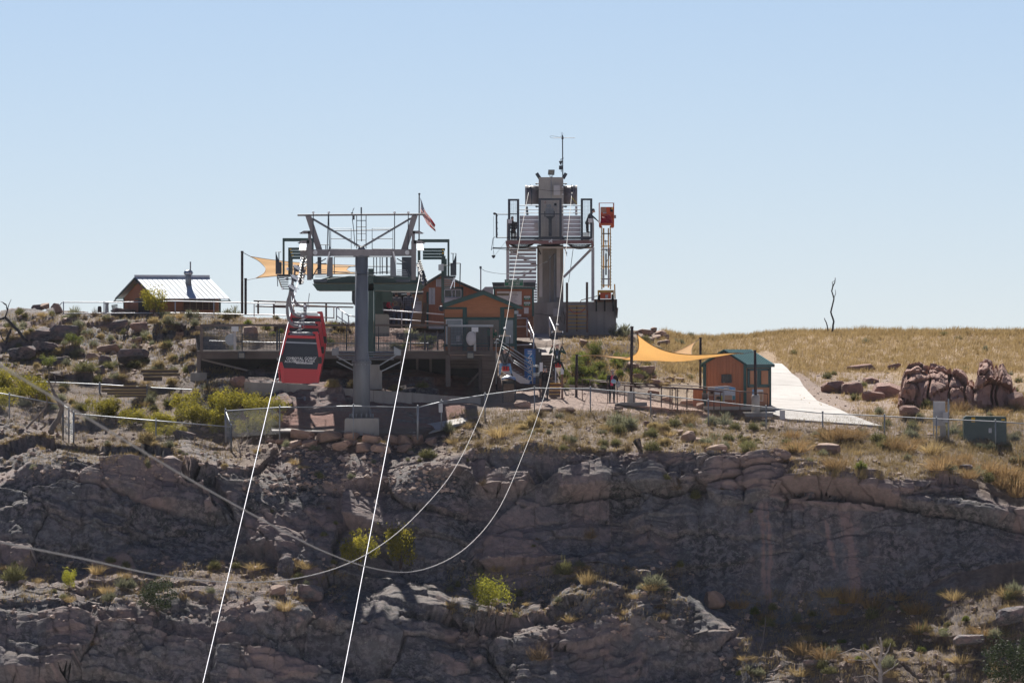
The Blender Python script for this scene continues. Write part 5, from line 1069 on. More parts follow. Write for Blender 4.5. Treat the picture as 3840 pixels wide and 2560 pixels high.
MB().rect(2640, 1524, 2905, 1536, 492.6, 4).build('slab', CONC, SH)
# printed display panels in front of the shed
SKYP = [mat('print_sky_blue', (.16, .36, .62), .5), mat('print_cloud', (.62, .64, .68), .5), mat('print_sand', (.50, .33, .22), .5), mat('print_red', (.34, .045, .05), .5), mat('print_yellow', (.55, .48, .08), .5), mat('print_brick', (.33, .13, .07), .5), mat('print_teal', (.10, .26, .30), .5)]
PB = thing('display_panel', P(2712, 1505, 491.4), 'row of printed scenic display cabinets leaning against the shed', 'display')
def pb(name, m, *q): ZB('s4').rect(*q, 491.5, .03).build(name, m, PB)
ZB('s4').poly([(392, 890), (800, 868), (930, 905), (930, 1195), (392, 1160)], 491.6, .5).build('cabinet', PRINT, PB)
for m_, q in ((SKYP[2], (402, 970, 512, 1060)), (SKYP[3], (440, 975, 515, 1030)), (SKYP[5], (402, 1062, 512, 1158)), (SKYP[0], (530, 900, 705, 940)), (SKYP[1], (530, 942, 622, 1040)), (SKYP[2], (530, 1042, 620, 1165)), (SKYP[6], (560, 1080, 640, 1130)), (SKYP[4], (632, 1060, 675, 1170)), (SKYP[1], (720, 965, 865, 1050)),
                (SKYP[2], (720, 1052, 860, 1140)), (SKYP[5], (720, 1142, 925, 1190)), (SKYP[0], (810, 902, 922, 960)), (SKYP[1], (872, 990, 922, 1060)), (SKYP[6], (872, 1062, 922, 1140))): pb('print_field', m_, *q)
for q in ((400, 965, 404, 1160), (520, 945, 526, 1165), (712, 955, 718, 1190), (866, 960, 870, 1190)): pb('frame_bar', WHITE, *q)
PB2 = thing('poster_panel', P(*cv('s4', 1366, 1165), 491.3), 'scenic poster of a tower under blue sky on the shed side', 'poster')
ZB('s4').poly([(1258, 935), (1474, 942), (1474, 1168), (1258, 1150)], 491.35, .03).build('poster_sheet', SKYP[1], PB2)
for m_, q in ((SKYP[0], [(1262, 939), (1360, 942), (1262, 1050)]), (SKYP[2], [(1380, 985), (1470, 985), (1470, 1160), (1390, 1150)]), (SKYP[5], [(1425, 990), (1436, 990), (1438, 1155), (1425, 1155)])): ZB('s4').poly(q, 491.33, .02).build('print_field', m_, PB2)
T1('concrete_drum', ZB('s4').ptube([(330, 1150, 492), (330, 1010, 492)], [60, 56], 14), mat('grey_barrel', (.16, .155, .16), .8), 'grey barrel between the shade post and display cabinets', 'barrel', None, True)
# ------------------------------------------------------------------ shade sails and posts
def sail(name, c, label, nseg=26, sag=.12, edge=.10):
    p1, p2, p4, p3 = [Vector(q) for q in c]; b = MB(); vs = []
    cen = (p1 + p2 + p3 + p4) / 4
    for i in range(nseg + 1):
        for j in range(nseg + 1):
            u, v = i / nseg, j / nseg
            u2 = u + edge * 4 * v * (1 - v) * (1 - 2 * u) * .9; v2 = v + edge * 4 * u * (1 - u) * (1 - 2 * v) * .9
            p = p1 * (1 - u2) * (1 - v2) + p2 * u2 * (1 - v2) + p4 * u2 * v2 + p3 * (1 - u2) * v2
            p = p + Vector((0, 0, .05 * math.sin(14 * u + 5 * v) * u * (1 - u) * 2 - sag * 4 * max(0, u2 * (1 - u2)) * 4 * max(0, v2 * (1 - v2)) ** .5 * .5))
            vs.append(p)
    n = nseg + 1
    b.add(vs, [(i * n + j, (i + 1) * n + j, (i + 1) * n + j + 1, i * n + j + 1) for i in range(nseg) for j in range(nseg)])
    o = b.build(name, CLOTH, None, True); tag(o, label, 'shade sail')
    for pts in ([vs[i * n] for i in range(n)], [vs[i * n + nseg] for i in range(n)], vs[0:n], vs[nseg * n:]):
        MB().tube(pts, .022, 5).build('hem', mat('hem_tan', (.42, .24, .09), .8), o)
    return o
c1, c2, c3, c4 = P(*cv('g', 470, 482), 492.5), P(*cv('g', 1012, 268), 489.6), P(*cv('g', 1588, 345), 497.0), P(*cv('g', 2060, 458), 490.5)
s1_ = sail('shade_sail', (c1, c2, c4, c3), 'orange and cream shade sail stretched over the gravel plaza', sag=.72, edge=.21)
def spost(name, z, pts, base, Y, label, r=None, col=None):
    o = thing(name, P(*cv(z, *(base or pts[1])), Y), label, 'post', 'steel posts of the shade sails')
    (x0, y0), (x1, y1) = pts; ZB(z).ptube([(x0, y0, Y), (x1, y1, Y)], r, 14).build('pole', POSTM, o, True)
    ZB(z).ptube([(x0, y0 - 1, Y), (x0, y0 + 14, Y)], (r if not isinstance(r, list) else r[0]) * 1.12, 12).build('cap', POSTM, o)
    if base:
        ZB(z).ptube([(x1, y1 - 4, Y), (x1, y1 + 10, Y), (x1, base[1], Y)], [r[1] * 2.3 if isinstance(r, list) else r * 2.2, r[1] * 2.7 if isinstance(r, list) else r * 2.7] * 1 + [r[1] * 2.7 if isinstance(r, list) else r * 2.7], 18).build('concrete_base', CONCL, o, True)
    return o
q1 = spost('shade_post', 'g', [(426, 466), (420, 910)], None, 492.6, 'short dark post at the low left corner of the plaza sail', 13)
ZB('g').poly([(408, 870), (432, 870), (446, 918), (396, 918)], 492.4, .4).build('foot', POSTM, q1)
spost('shade_post', 'g', [(967, 192), (958, 832)], (958, 940), 489.4, 'tall dark post standing in front of the plaza sail', 14.5)
spost('shade_post', 'g', [(1638, 300), (1636, 905)], None, 497.4, 'dark post at the far high corner of the plaza sail', 11.5)
q4 = spost('shade_post', 'g', [(2172, 424), (2178, 868)], (2182, 1032), 490.2, 'dark tapered post on a round concrete base before the shed', [13, 15])
for a, b_, lab in ((cv('g', 440, 478), c1, 0), (cv('g', 986, 262), c2, 1), (cv('g', 1626, 318), c3, 2), (cv('g', 2160, 440), c4, 3)):
    par = {0: q1}.get(lab, q4 if lab == 3 else q1)
    MB().tube([P(a[0], a[1], b_.y), b_], .016, 5).build('turnbuckle', GALV, s1_)
T1('post_slab', ZB('g').poly([(800, 952), (860, 936), (1112, 936), (1118, 972), (985, 972)], 488.0, 1.8), CONC, 'concrete slab under the tall plaza post', 'slab')
T1('post_slab', ZB('g').poly([(2060, 1036), (2352, 1036), (2350, 1078), (2090, 1078)], 488.6, 2.4), CONC, 'concrete slab under the tapered post before the shed', 'slab')
# left sail behind the station
d1, d2, d3, d4 = P(939, 962, 516), P(960, 1043, 512), P(1352, 1026, 512), P(1340, 996, 520)
s2_ = sail('shade_sail', (d1, d2, d3, d4), 'orange shade sail flying from two tall posts behind the station', sag=.05, edge=.13)
for pts, lab, Y, end in ((((908, 942), (908, 1176)), 'taller dark post carrying the orange sail behind the station', 516, d1), (((921, 1044), (921, 1178)), 'shorter dark post next to the taller one behind the station', 512, d2)):
    o = thing('shade_post', P(*pts[1], Y), lab, 'post', 'steel posts of the shade sails'); MB().ptube([(*pts[0], Y), (*pts[1], Y)], 4.8, 12).build('pole', POSTM, o, True); MB().ptube([(pts[0][0], pts[0][1] - 1, Y), (pts[0][0], pts[0][1] + 4, Y)], 5.4, 12).build('cap', POSTM, o)
    MB().tube([P(pts[0][0] + 5, pts[0][1] + 6, Y), end], .018, 5).build('turnbuckle', GALV, s2_)
# ------------------------------------------------------------------ chain-link fences
def fence(rail, h, label, cell=6.2, drop=None):
    """rail: (px, py, Y, post?)"""
    o = thing('chain_link_fence', P(rail[0][0], rail[0][1] + h, rail[0][2]), label, 'fence')
    b = MB(); b.ptube([(x, y, Y) for x, y, Y, _ in rail], 2.0, 6); b.build('top_rail', GALV, o, True)
    for x, y, Y, p in rail:
        if p:
            pb_ = MB().ptube([(x, y - 4, Y - .04), (x, y + h + 22, Y - .04)], 2.4 if p == 1 else 3.6, 8).build('post', GALV, o, True)
            MB().sph(P(x, y - 5, Y - .04), .05).build('post_cap', GALV, pb_)
    xs = np.array([r[0] for r in rail], float); ys = np.array([r[1] for r in rail], float); Ys = np.array([r[2] for r in rail], float)
    f = lambda x: (float(np.interp(x, xs, ys)), float(np.interp(x, xs, Ys)))
    w = MB(); x = xs[0] - h
    while x < xs[-1]:
        for s_ in (1, -1):
            x0, x1 = (x, x + h) if s_ == 1 else (x + h, x)
            t0, t1 = 0., 1.
            def pt(t):
                xx = x0 + (x1 - x0) * t; yy, YY = f(np.clip(xx, xs[0], xs[-1])); return P(xx, yy + h * t, YY)
            lo, hi = sorted(((xs[0] - x0) / (x1 - x0), (xs[-1] - x0) / (x1 - x0)))
            t0, t1 = max(0, lo), min(1, hi)
            if t1 - t0 > .02:
                pp = [pt(t0 + (t1 - t0) * k / 3) for k in range(4)]
                w.tube(pp, .0032, 3, False)
        x += cell
    m = w.build('chain_link', GALV, o); m['kind'] = 'stuff'
    return o
fence([(-140, 1450, 486.5, 1), (35, 1480, 486, 1), (236, 1518, 485, 2)], 92, 'chain-link fence at the left edge beside the twisted snag')
fence([(236, 1518, 485, 2), (258, 1532, 484.4, 1), (276, 1547, 483.6, 2)], 118, 'narrow chain-link gate panel near the twisted snag')
fence([(276, 1551, 483.5, 2), (585, 1577, 482.6, 1), (867, 1600, 481.4, 2)], 100, 'chain-link fence in front of the green thicket')
fence([(846, 1540, 483.6, 2), (867, 1597, 481.4, 2)], 96, 'short chain-link return closing the thicket fence')
fence([(848, 1540, 483.6, 0), (1049, 1527, 479.8, 1), (1325, 1522, 479.4, 1), (1566, 1527, 479.4, 2)], 100, 'chain-link fence crossing in front of the tower footing')
f2 = fence([(1567, 1527, 479.4, 2), (1655, 1506, 481, 1), (1819, 1480, 482.6, 1), (2004, 1455, 484, 1), (2214, 1457, 484.6, 1), (2440, 1478, 484.6, 1), (2656, 1503, 484.4, 1), (2873, 1527, 484, 1), (3085, 1549, 483.8, 1), (3317, 1560, 483.8, 1), (3512, 1570, 483.8, 1), (3733, 1580, 483.8, 1), (3990, 1598, 483.8, 1)], 84, 'long chain-link fence along the plaza and road on the right')
fence([(42, 1426, 497, 1), (374, 1441, 495, 2), (551, 1452, 494, 1), (757, 1463, 492, 1), (960, 1482, 489, 1), (1143, 1494, 486.5, 2)], 62, 'upper chain-link fence below the left boulders')
for x, y, lab in ((1652, 1524, 'white notice plate wired to the fence right of the tower'), (2934, 1550, 'white notice plate wired to the fence before the road')):
    o = T1('fence_notice', MB().rect(x - 7 if x < 2000 else x - 10, y - 12, x + 8 if x < 2000 else x + 10, y + 22, 480.7 if x < 2000 else 483.6, .01), PRINT, lab, 'notice')
# ------------------------------------------------------------------ pipe railings
def rails(name, lines, posts, m, label, r=2.0, pr=None):
    o = thing(name, P(lines[0][0][0], lines[0][0][1], lines[0][0][2]), label, 'railing')
    for ln in lines: MB().ptube(ln, r, 8).build('rail', m, o, True)
    for (x, y0, y1, Y) in posts: MB().ptube([(x, y0, Y), (x, y1, Y)], pr or r, 8).build('post', m, o, True)
    return o
WR = mat('bright_pipe', (.52, .53, .56), .45, .4, .08, 4, .03)
rails('hill_railing', [[(222, 1146, 524), (234, 1133, 523.5), (453, 1133, 523), (654, 1129, 521), (803, 1132, 519.5), (1075, 1140, 517), (1250, 1150, 514)], [(234, 1175, 523.5), (660, 1173, 521), (1072, 1182, 517), (1250, 1192, 514)]],
      [(x, 1131 + max(0, (x - 700)) * .035, 1178 + max(0, (x - 700)) * .03, 523.3 - (x - 234) * .008) for x in (238, 390, 657, 802, 953, 1100, 1252)], WR, 'white pipe railing along the left hilltop before the house')
rails('stair_railing', [[(1260, 1150, 512), (1306, 1183, 508), (1309, 1240, 508)], [(1262, 1184, 512), (1306, 1214, 508)], [(1306, 1183, 508), (1332, 1187, 508)]], [(1262, 1150, 1200, 512), (1283, 1168, 1230, 510)], WR, 'white stair railing just left of the tower column')
rails('ramp_railing', [[(1030, 1140, 525), (1034, 1133, 525), (1325, 1138, 524)], [(1030, 1146, 524.6), (1325, 1152, 523.6)], [(951, 1128, 527), (1075, 1132, 527)], [(958, 1148, 527), (1075, 1152, 527)]], [(1027, 1138, 1192, 525), (1223, 1138, 1208, 524.4), (968, 1128, 1180, 527)], RUST, 'dark brown pipe railing behind the red cabins', 2.6, 3.6)
rails('walkway_railing', [[(*cv('s5', 290, 535), 501.5), (*cv('s5', 900, 580), 501.5), (*cv('s5', 1555, 628), 501.5)], [(*cv('s5', 415, 708), 501.5), (*cv('s5', 900, 742), 501.5), (*cv('s5', 1632, 796), 501.5)]], [(cv('s5', 660, 0)[0], cv('s5', 0, 572)[1], cv('s5', 0, 880)[1], 501.5), (cv('s5', 1545, 0)[0], cv('s5', 0, 625)[1], cv('s5', 0, 900)[1], 501.5)], WR, 'white pipe railing in front of the people at the ticket door', 2.3)
G_ = lambda x, y, Y: (*cv('g', x, y), Y)
rails('queue_railing', [[G_(480, 925, 489.6), G_(480, 710, 489.6), G_(730, 728, 489.4), G_(1000, 750, 489), G_(1610, 778, 488.6), G_(2020, 828, 488.2), G_(2296, 852, 488), G_(2296, 985, 488)],
                        [G_(556, 925, 488.9), G_(556, 728, 488.9), G_(730, 742, 488.8), G_(900, 768, 488.5), G_(1600, 800, 488), G_(1860, 832, 487.8)], [G_(895, 772, 489.2), G_(1600, 808, 488.6), G_(1850, 836, 488.3)]],
      [(*(cv('g', x, 0)[:1]), cv('g', 0, y0)[1], cv('g', 0, y1)[1], 488.6) for x, y0, y1 in ((730, 735, 945), (822, 750, 945), (895, 768, 945), (985, 760, 950), (1255, 790, 985), (1340, 795, 995), (1360, 795, 1000), (1397, 795, 990), (1414, 797, 1005), (1505, 800, 1008), (1770, 820, 1010), (1835, 826, 1010), (2025, 832, 1010))], RUST, 'low brown queue railing winding along the gravel plaza', 1.9, 2.0)
# ------------------------------------------------------------------ stairs, handrails, kiosk and vending machine right of the deck
ST = thing('deck_stair', P(1960, 1440, 489), 'galvanized handrail stair running down beside the operator hut', 'stair')
def tb3(name, m, r, *pts, Y=489.0): return ZB('s3').line(Y, r, *pts, n=8).build(name, m, ST, True)
tb3('handrail', GALV, 11, (212, 1250), (212, 400), (235, 378), (265, 390), (905, 800), (925, 825), (925, 1250))
tb3('handrail', GALV, 9, (175, 442), (260, 445)); tb3('handrail', GALV, 9, (330, 510), (905, 880), Y=489.5); tb3('handrail', GALV, 8, (330, 560), (905, 935), Y=489.7)
tb3('handrail', GALV, 9, (555, 790), (915, 1010), Y=489.3); tb3('handrail', GALV, 9, (545, 830), (915, 1060), Y=489.4)
for y in (885, 912, 1048, 1075): tb3('rail_end', GALV, 8, (930, y), (1035, y), (1052, y + (20 if y < 1000 else -20)), Y=489.2)
tb3('rail_end', GALV, 8, (1052, 880), (1052, 1100), (930, 1110), Y=489.2)
ZB('s3').poly([(325, 1000), (520, 985), (872, 1195), (860, 1242), (690, 1242)], 489.6, .25).build('stringer', PALEP, ST)
for i in range(8): ZB('s3').rect(360 + i * 62, 880 + i * 42, 470 + i * 62, 890 + i * 42, 489.8, 1.1).build('step', GALV, ST)
ZB('s3').rect(1064, 830, 1126, 1062, 489.0, .06).build('end_panel', WHITE, ST)
WS = thing('boardwalk_stair', P(2040, 1500, 490), 'weathered timber stair climbing from the plaza to the boardwalk', 'stair')
def w3(name, m, *q, Y=490., d=.3): return ZB('s3').rect(*q, Y, d).build(name, m, WS)
for i in range(9): w3('riser', WEATH, 1100 + i * 14, 690 + i * 54, 1305 + i * 2, 690 + i * 54 + 46, Y=494.4 - i * .32, d=.06); 
for i in range(9): w3('tread', mat('grey_plank', (.30, .25, .22), .8, 0, .2, 2, .2), 1098 + i * 14, 680 + i * 54, 1307 + i * 2, 689 + i * 54, Y=494.35 - i * .32, d=.34)
for i in range(4): w3('yellow_tread', YNOSE, 1262 - i * 5, 1232 + i * 70, 1486 - i * 6, 1247 + i * 70, Y=491.3 - i * .3, d=.32); w3('riser', BROWNW, 1262 - i * 5, 1249 + i * 70, 1486 - i * 6, 1300 + i * 70, Y=491.35 - i * .3, d=.05)
for q in ((1486, 1062, 1526, 1545), (1060, 1150, 1098, 1520)): w3('newel_post', BROWNW, *q, Y=490.2)
w3('end_panel', WHITE, 1474, 940, 1536, 1062, Y=490.1, d=.08)
w3('handrail_post', WR, 1366, 930, 1390, 1232, Y=490.6, d=.08)
# boardwalk planks
for i in range(9):
    y0 = 1250 + i * 9.2; x0, x1 = 2003 + 1.0 * i, 2062 + 1.6 * i - (4 if i < 2 else 0)
    a, b_ = P(x0, y0, 519 - i * 2.7), P(x1, y0, 519 - i * 2.7); c_, d_ = P(x1 + 1.6, y0 + 8.6, 516.4 - i * 2.7), P(x0 + 1, y0 + 8.6, 516.4 - i * 2.7)
    MB().prism([a, b_, c_, d_], (0, 0, -.06)).build('plank', mat('grey_plank', (.30, .25, .22), .8, 0, .2, 2, .2), WS)
BR = rails('boardwalk_railing', [[(*cv('h', 1140, 145), 501), (*cv('h', 1262, 145), 501), (*cv('h', 1348, 350), 494), (*cv('h', 1345, 520), 493)], [(*cv('h', 1135, 250), 501), (*cv('h', 1260, 248), 501), (*cv('h', 1330, 390), 495)]],
           [(cv('h', x, 0)[0], cv('h', 0, y0)[1], cv('h', 0, y1)[1], Y) for x, y0, y1, Y in ((1262, 150, 370, 501), (1308, 255, 420, 497), (1548, 135, 370, 502))], WR, 'white railing of the boardwalk behind the operator hut', 2.6)
MB().ptube([(*cv('h', 1548, 135), 502), (*cv('h', 1600, 250), 498), (*cv('h', 1616, 300), 496)], 2.6).build('rail', WR, BR); MB().ptube([(*cv('h', 1136, 482), 494), (*cv('h', 1320, 476), 494)], 2.4).build('rail', WR, BR)
VM = thing('vending_machine', P(1995, 1440, 491.5), 'tall vending machine with blue bottled water side panel', 'vending machine')
ZB('s3').rect(770, 562, 1102, 1252, 491.6, .8).build('case', mat('machine_black', (.03, .032, .038), .4), VM)
bl = ZB('s3').rect(765, 560, 984, 1252, 491.55, .04).build('side_panel', mat('panel_blue', (.015, .055, .22), .35, 0, .3, 3, .0, col2=(.03, .13, .38)), VM)
ZB('s3').poly([(800, 640), (880, 575), (940, 660), (975, 820), (965, 1020), (900, 1180), (860, 1250), (800, 1250), (830, 1000), (790, 800)], 491.53, .03).build('panel_wave', mat('panel_light_blue', (.03, .17, .42), .35), bl)
text(bl, 'DASANI', *cv('s3', 878, 895), 491.5, 17, WHITE, rot=math.pi / 2, xs=1.35)
ZB('s3').rect(1046, 578, 1068, 622, 491.58, .02).build('sticker', PRINT, VM)
KI = thing('stone_kiosk', P(1908, 1505, 487.5), 'stone information pedestal with a curved metal hood beside the stair', 'kiosk')
ZB('s3').rect(360, 1252, 562, 1620, 487.6, .5).build('stone_panel', mat('pebble_stone', (.23, .16, .12), .85, 0, .4, 22, .5), KI)
for q in ((328, 1180, 358, 1620), (566, 1165, 602, 1620)): ZB('s3').rect(*q, 487.5, .3).build('side_frame', BLACK, KI)
ZB('s3').rect(358, 1185, 566, 1250, 487.7, .4).build('header', BLACK, KI)
hp = [cv('s3', 318 + 278 * t, 1162 - 42 * math.sin(math.pi * t)) for t in np.linspace(0, 1, 9)]
bh = MB(); top = [P(x, y, 487.2) for x, y in hp]; bh.add(top + [p + Vector((0, .9, .10)) for p in top] + [p + Vector((0, 0, -.035)) for p in top], [(i, i + 1, i + 10, i + 9) for i in range(8)] + [(i, i + 18, i + 19, i + 1) for i in range(8)]); bh.build('hood', CHROME, KI, True)
# ------------------------------------------------------------------ utility cabinets on the right
UC = thing('electric_cabinet', P(3530, 1625, 485.5), 'pale grey electric cabinet on legs behind the right fence', 'cabinet')
ZB('r').rect(1590, 690, 1684, 895, 485.5, .6).build('case', PALEP, UC); ZB('r').rect(1664, 780, 1708, 868, 485.2, .35).build('meter_box', PALEP, UC); ZB('r').rect(1640, 895, 1690, 1060, 485.7, .3).build('plinth', CONC, UC)
for q in ((1582, 684, 1590, 1060), (1706, 668, 1718, 1060)): ZB('r').rect(*q, 485.4, .08).build('leg', GALV, UC)
for i in range(4): ZB('r').rect(1702, 712 + i * 12, 1724, 720 + i * 12, 485.35, .06).build('clip', GALV, UC)
UT = thing('transformer', P(3690, 1650, 485), 'dark green padmount transformer box behind the right fence', 'transformer')
ZB('r').poly([(1842, 830), (1862, 812), (2196, 818), (2204, 840), (2204, 1110), (1842, 1110)], 485.2, 1.4).build('case', mat('transformer_green', (.016, .052, .045), .4, 0, .1), UT)
for q, m_ in (((1906, 824, 1938, 864), YEL), ((2160, 838, 2188, 850), YEL), ((2052, 915, 2078, 955), PRINT)): ZB('r').rect(*q, 485.17, .02).build('label_plate', m_, UT)
ZB('r').rect(2079, 850, 2082, 1020, 485.18, .03).build('door_gap', BLACK, UT)
# ------------------------------------------------------------------ concrete road and paths
def slab(name, L_, R_, m, n=1, lift=.10, label=None):
    """surface between two edge polylines given as (px, py, Y); cut in n cast bays"""
    root = bpy.data.objects.new(name, None); COL.objects.link(root); root.location = P(*L_[-1]); root['kind'] = 'structure'
    def at(E, t):
        t = t * (len(E) - 1); i = min(int(t), len(E) - 2); a, b = P(*E[i]), P(*E[i + 1]); return a.lerp(b, t - i) + Vector((0, 0, lift))
    L0, R0 = L_, R_; wob = lambda E, sd: [E[0]] + [tuple(np.array(E[i]) * (1 - t) + np.array(E[i + 1]) * t + np.array([6 * math.sin((i + t) * 9 + sd) + 4 * math.sin((i + t) * 23 + sd), 0, 0])) for i in range(len(E) - 1) for t in (.34, .67, 1.)]
    if len(L_) > 2: L_, R_ = wob(L_, 1.), wob(R_, 4.)
    for k in range(n):
        vs = []; fs = []; q = 6
        for j in range(q + 1):
            t = (k + .006 + (.988) * j / q) / n; a, b = at(L_, t), at(R_, t); vs += [a, b, a - Vector((0, 0, .3 if n > 1 else .06)), b - Vector((0, 0, .3 if n > 1 else .06))]
        for j in range(q):
            o = 4 * j; fs += [(o, o + 1, o + 5, o + 4), (o + 1, o + 3, o + 7, o + 5), (o + 2, o, o + 4, o + 6)]
        fs += [(0, 2, 3, 1), (4 * q, 4 * q + 1, 4 * q + 3, 4 * q + 2)]
        MB().add(vs, fs).build('bay', m, root)
    return root
slab('road', [(2780, 1366, 519), (2800, 1420, 510), (2812, 1500, 500), (2850, 1548, 493), (2960, 1580, 488.5)], [(2932, 1372, 519), (2990, 1428, 510), (3066, 1512, 500), (3190, 1562, 493), (3300, 1606, 488.5)], CONCL, 6, .13)
slab('path', [(1012, 1594, 484.8), (1020, 1616, 481.4)], [(1600, 1592, 484.8), (1590, 1622, 481.2)], CONCL, 1, .03)
slab('path', [(1560, 1604, 483.4), (1600, 1632, 481.4)], [(1740, 1572, 484), (1760, 1590, 482.4)], CONCL, 1, .10)
# ------------------------------------------------------------------ flag
FP = thing('flagpole', P(1572, 920, 489.2), 'dark flagpole behind the right end of the crossarm', 'flagpole')
ZB('a').line(489, 7, (1682, 24), (1680, 640), n=8).build('pole', POSTM, FP); ZB('a').sph(P(*cv('a', 1683, 22), 489), .055).build('finial', DSTEEL, FP)
FL = thing('flag', P(*cv('a', 1692, 70), 489), 'weathered American flag drooping from the dark flagpole', 'flag')
fr_, fb_, fw_ = mat('flag_red', (.40, .025, .035), .7, trans=.35), mat('flag_blue', (.02, .03, .10), .7, trans=.3), mat('flag_white', (.66, .62, .60), .7, trans=.4)
def flag_pt(s, t):      # s across the stripes 0..1, t along the fly 0..1; limp, hanging to the lower right
    x = 1690 + 168 * (t ** .95) * (.35 + .65 * t) + 14 * s * (1 - t) + 6 * math.sin(9 * t + 5 * s); y = 62 + 175 * s * (1 - .55 * t) + 300 * t ** 1.15
    if t > .8: y += 12 * math.sin(31 * s)
    return P(*cv('a', x, y), 489 + .12 * math.sin(8 * t + 9 * s))
for k in range(13):
    b = MB(); vs = []; t0 = 0. if k >= 7 else .42
    for j in range(13):
        t = t0 + (1 - t0) * j / 12; vs += [flag_pt(k / 13, t), flag_pt((k + 1) / 13, t)]
    b.add(vs, [(2 * j, 2 * j + 2, 2 * j + 3, 2 * j + 1) for j in range(12)]).build('stripe', fr_ if k % 2 == 0 else fw_, FL)
b = MB(); vs = [flag_pt(s * 7 / 13 / 6, .42 * t / 6) for t in range(7) for s in range(7)]
cn = b.add(vs, [(i * 7 + j, (i + 1) * 7 + j, (i + 1) * 7 + j + 1, i * 7 + j + 1) for i in range(6) for j in range(6)]).build('canton', fb_, FL)
b = MB()
for i in range(6):
    for j in range(8):
        c = flag_pt((.05 + i * .088), .03 + .05 * j) + Vector((0, -.012, 0)); r_ = .022
        b.add([c + Vector((r_ * (1 if k % 2 == 0 else .42) * math.sin(k * math.pi / 5), 0, r_ * (1 if k % 2 == 0 else .42) * math.cos(k * math.pi / 5))) for k in range(10)], [tuple(range(10))])
b.build('stars', WHITE, cn)
# ------------------------------------------------------------------ timber steps on the left slope, bench on the hill
for (pts, Y, lab) in (([(672, 1278, 1085, 1296), (690, 1318, 1100, 1334), (700, 1354, 905, 1386)], 494.5, 'wooden trail steps with sunlit tan edges below the left boulders'), ([(240, 1455, 730, 1470), (236, 1496, 732, 1512), (300, 1526, 730, 1540), (380, 1556, 730, 1567)], 490, 'wooden trail steps behind the green thicket')):
    o = thing('trail_steps', P(*cv('e', pts[0][0], pts[-1][3]), Y), lab, 'steps')
    for i, q in enumerate(pts): ZB('e').rect(q[0], q[1], q[2], q[1] + 9, Y + .5 - i * .3, .3).build('step_edge', mat('sunny_timber', (.40, .29, .13), .8), o); ZB('e').rect(q[0], q[1] + 9.5, q[2], q[3] + 18, Y + .55 - i * .3, .2).build('riser', WEATH, o)  # weathered tan edges, yellow sunlight partly put into their colour
BE = thing('park_bench', P(*cv('e', 375, 640), 524), 'dark slatted bench seen end-on beside the hill railing', 'bench')
for i in range(4): ZB('e').poly([(345 + i * 2, 570 + i * 16), (410, 562 + i * 16), (412, 572 + i * 16), (347 + i * 2, 582 + i * 16)], 524, .5).build('slat', POSTM, BE)
ZB('e').poly([(338, 625), (400, 618), (402, 640), (336, 640)], 524, .5).build('seat', POSTM, BE)
o = thing('litter_bin', P(*cv('e', 296, 655), 524), 'pale pedestal bin on the left hilltop', 'bin'); ZB('e').ptube([(296, 660, 524), (296, 560, 524)], [22, 18], 12).build('body', PALEP, o); ZB('e').ptube([(296, 560, 524), (296, 546, 524)], [26, 22], 12).build('lid', PALEP, o)
o = thing('stump_seat', P(*cv('e', 216, 645), 524), 'dark rounded stump beside the pale bin', 'stump'); ZB('e').ptube([(216, 650, 524), (216, 600, 524), (216, 582, 524)], [23, 22, 16], 12).build('body', POSTM, o)
# kerb around the plaza
kb_ = MB(); kp = [(2105, 1442, 497.2), (2200, 1452, 496.6), (2300, 1472, 496.2), (2400, 1492, 495.4), (2520, 1512, 494.8), (2612, 1528, 494.2)]
for i in range(len(kp) - 1):
    kb_.prism([P(kp[i][0], kp[i][1] - 3, kp[i][2]), P(kp[i + 1][0], kp[i + 1][1] - 3, kp[i + 1][2]), P(kp[i + 1][0], kp[i + 1][1] + 14, kp[i + 1][2]), P(kp[i][0], kp[i][1] + 14, kp[i][2])], (0, .3, 0))
ko = kb_.build('kerb', CONC); ko['kind'] = 'structure'
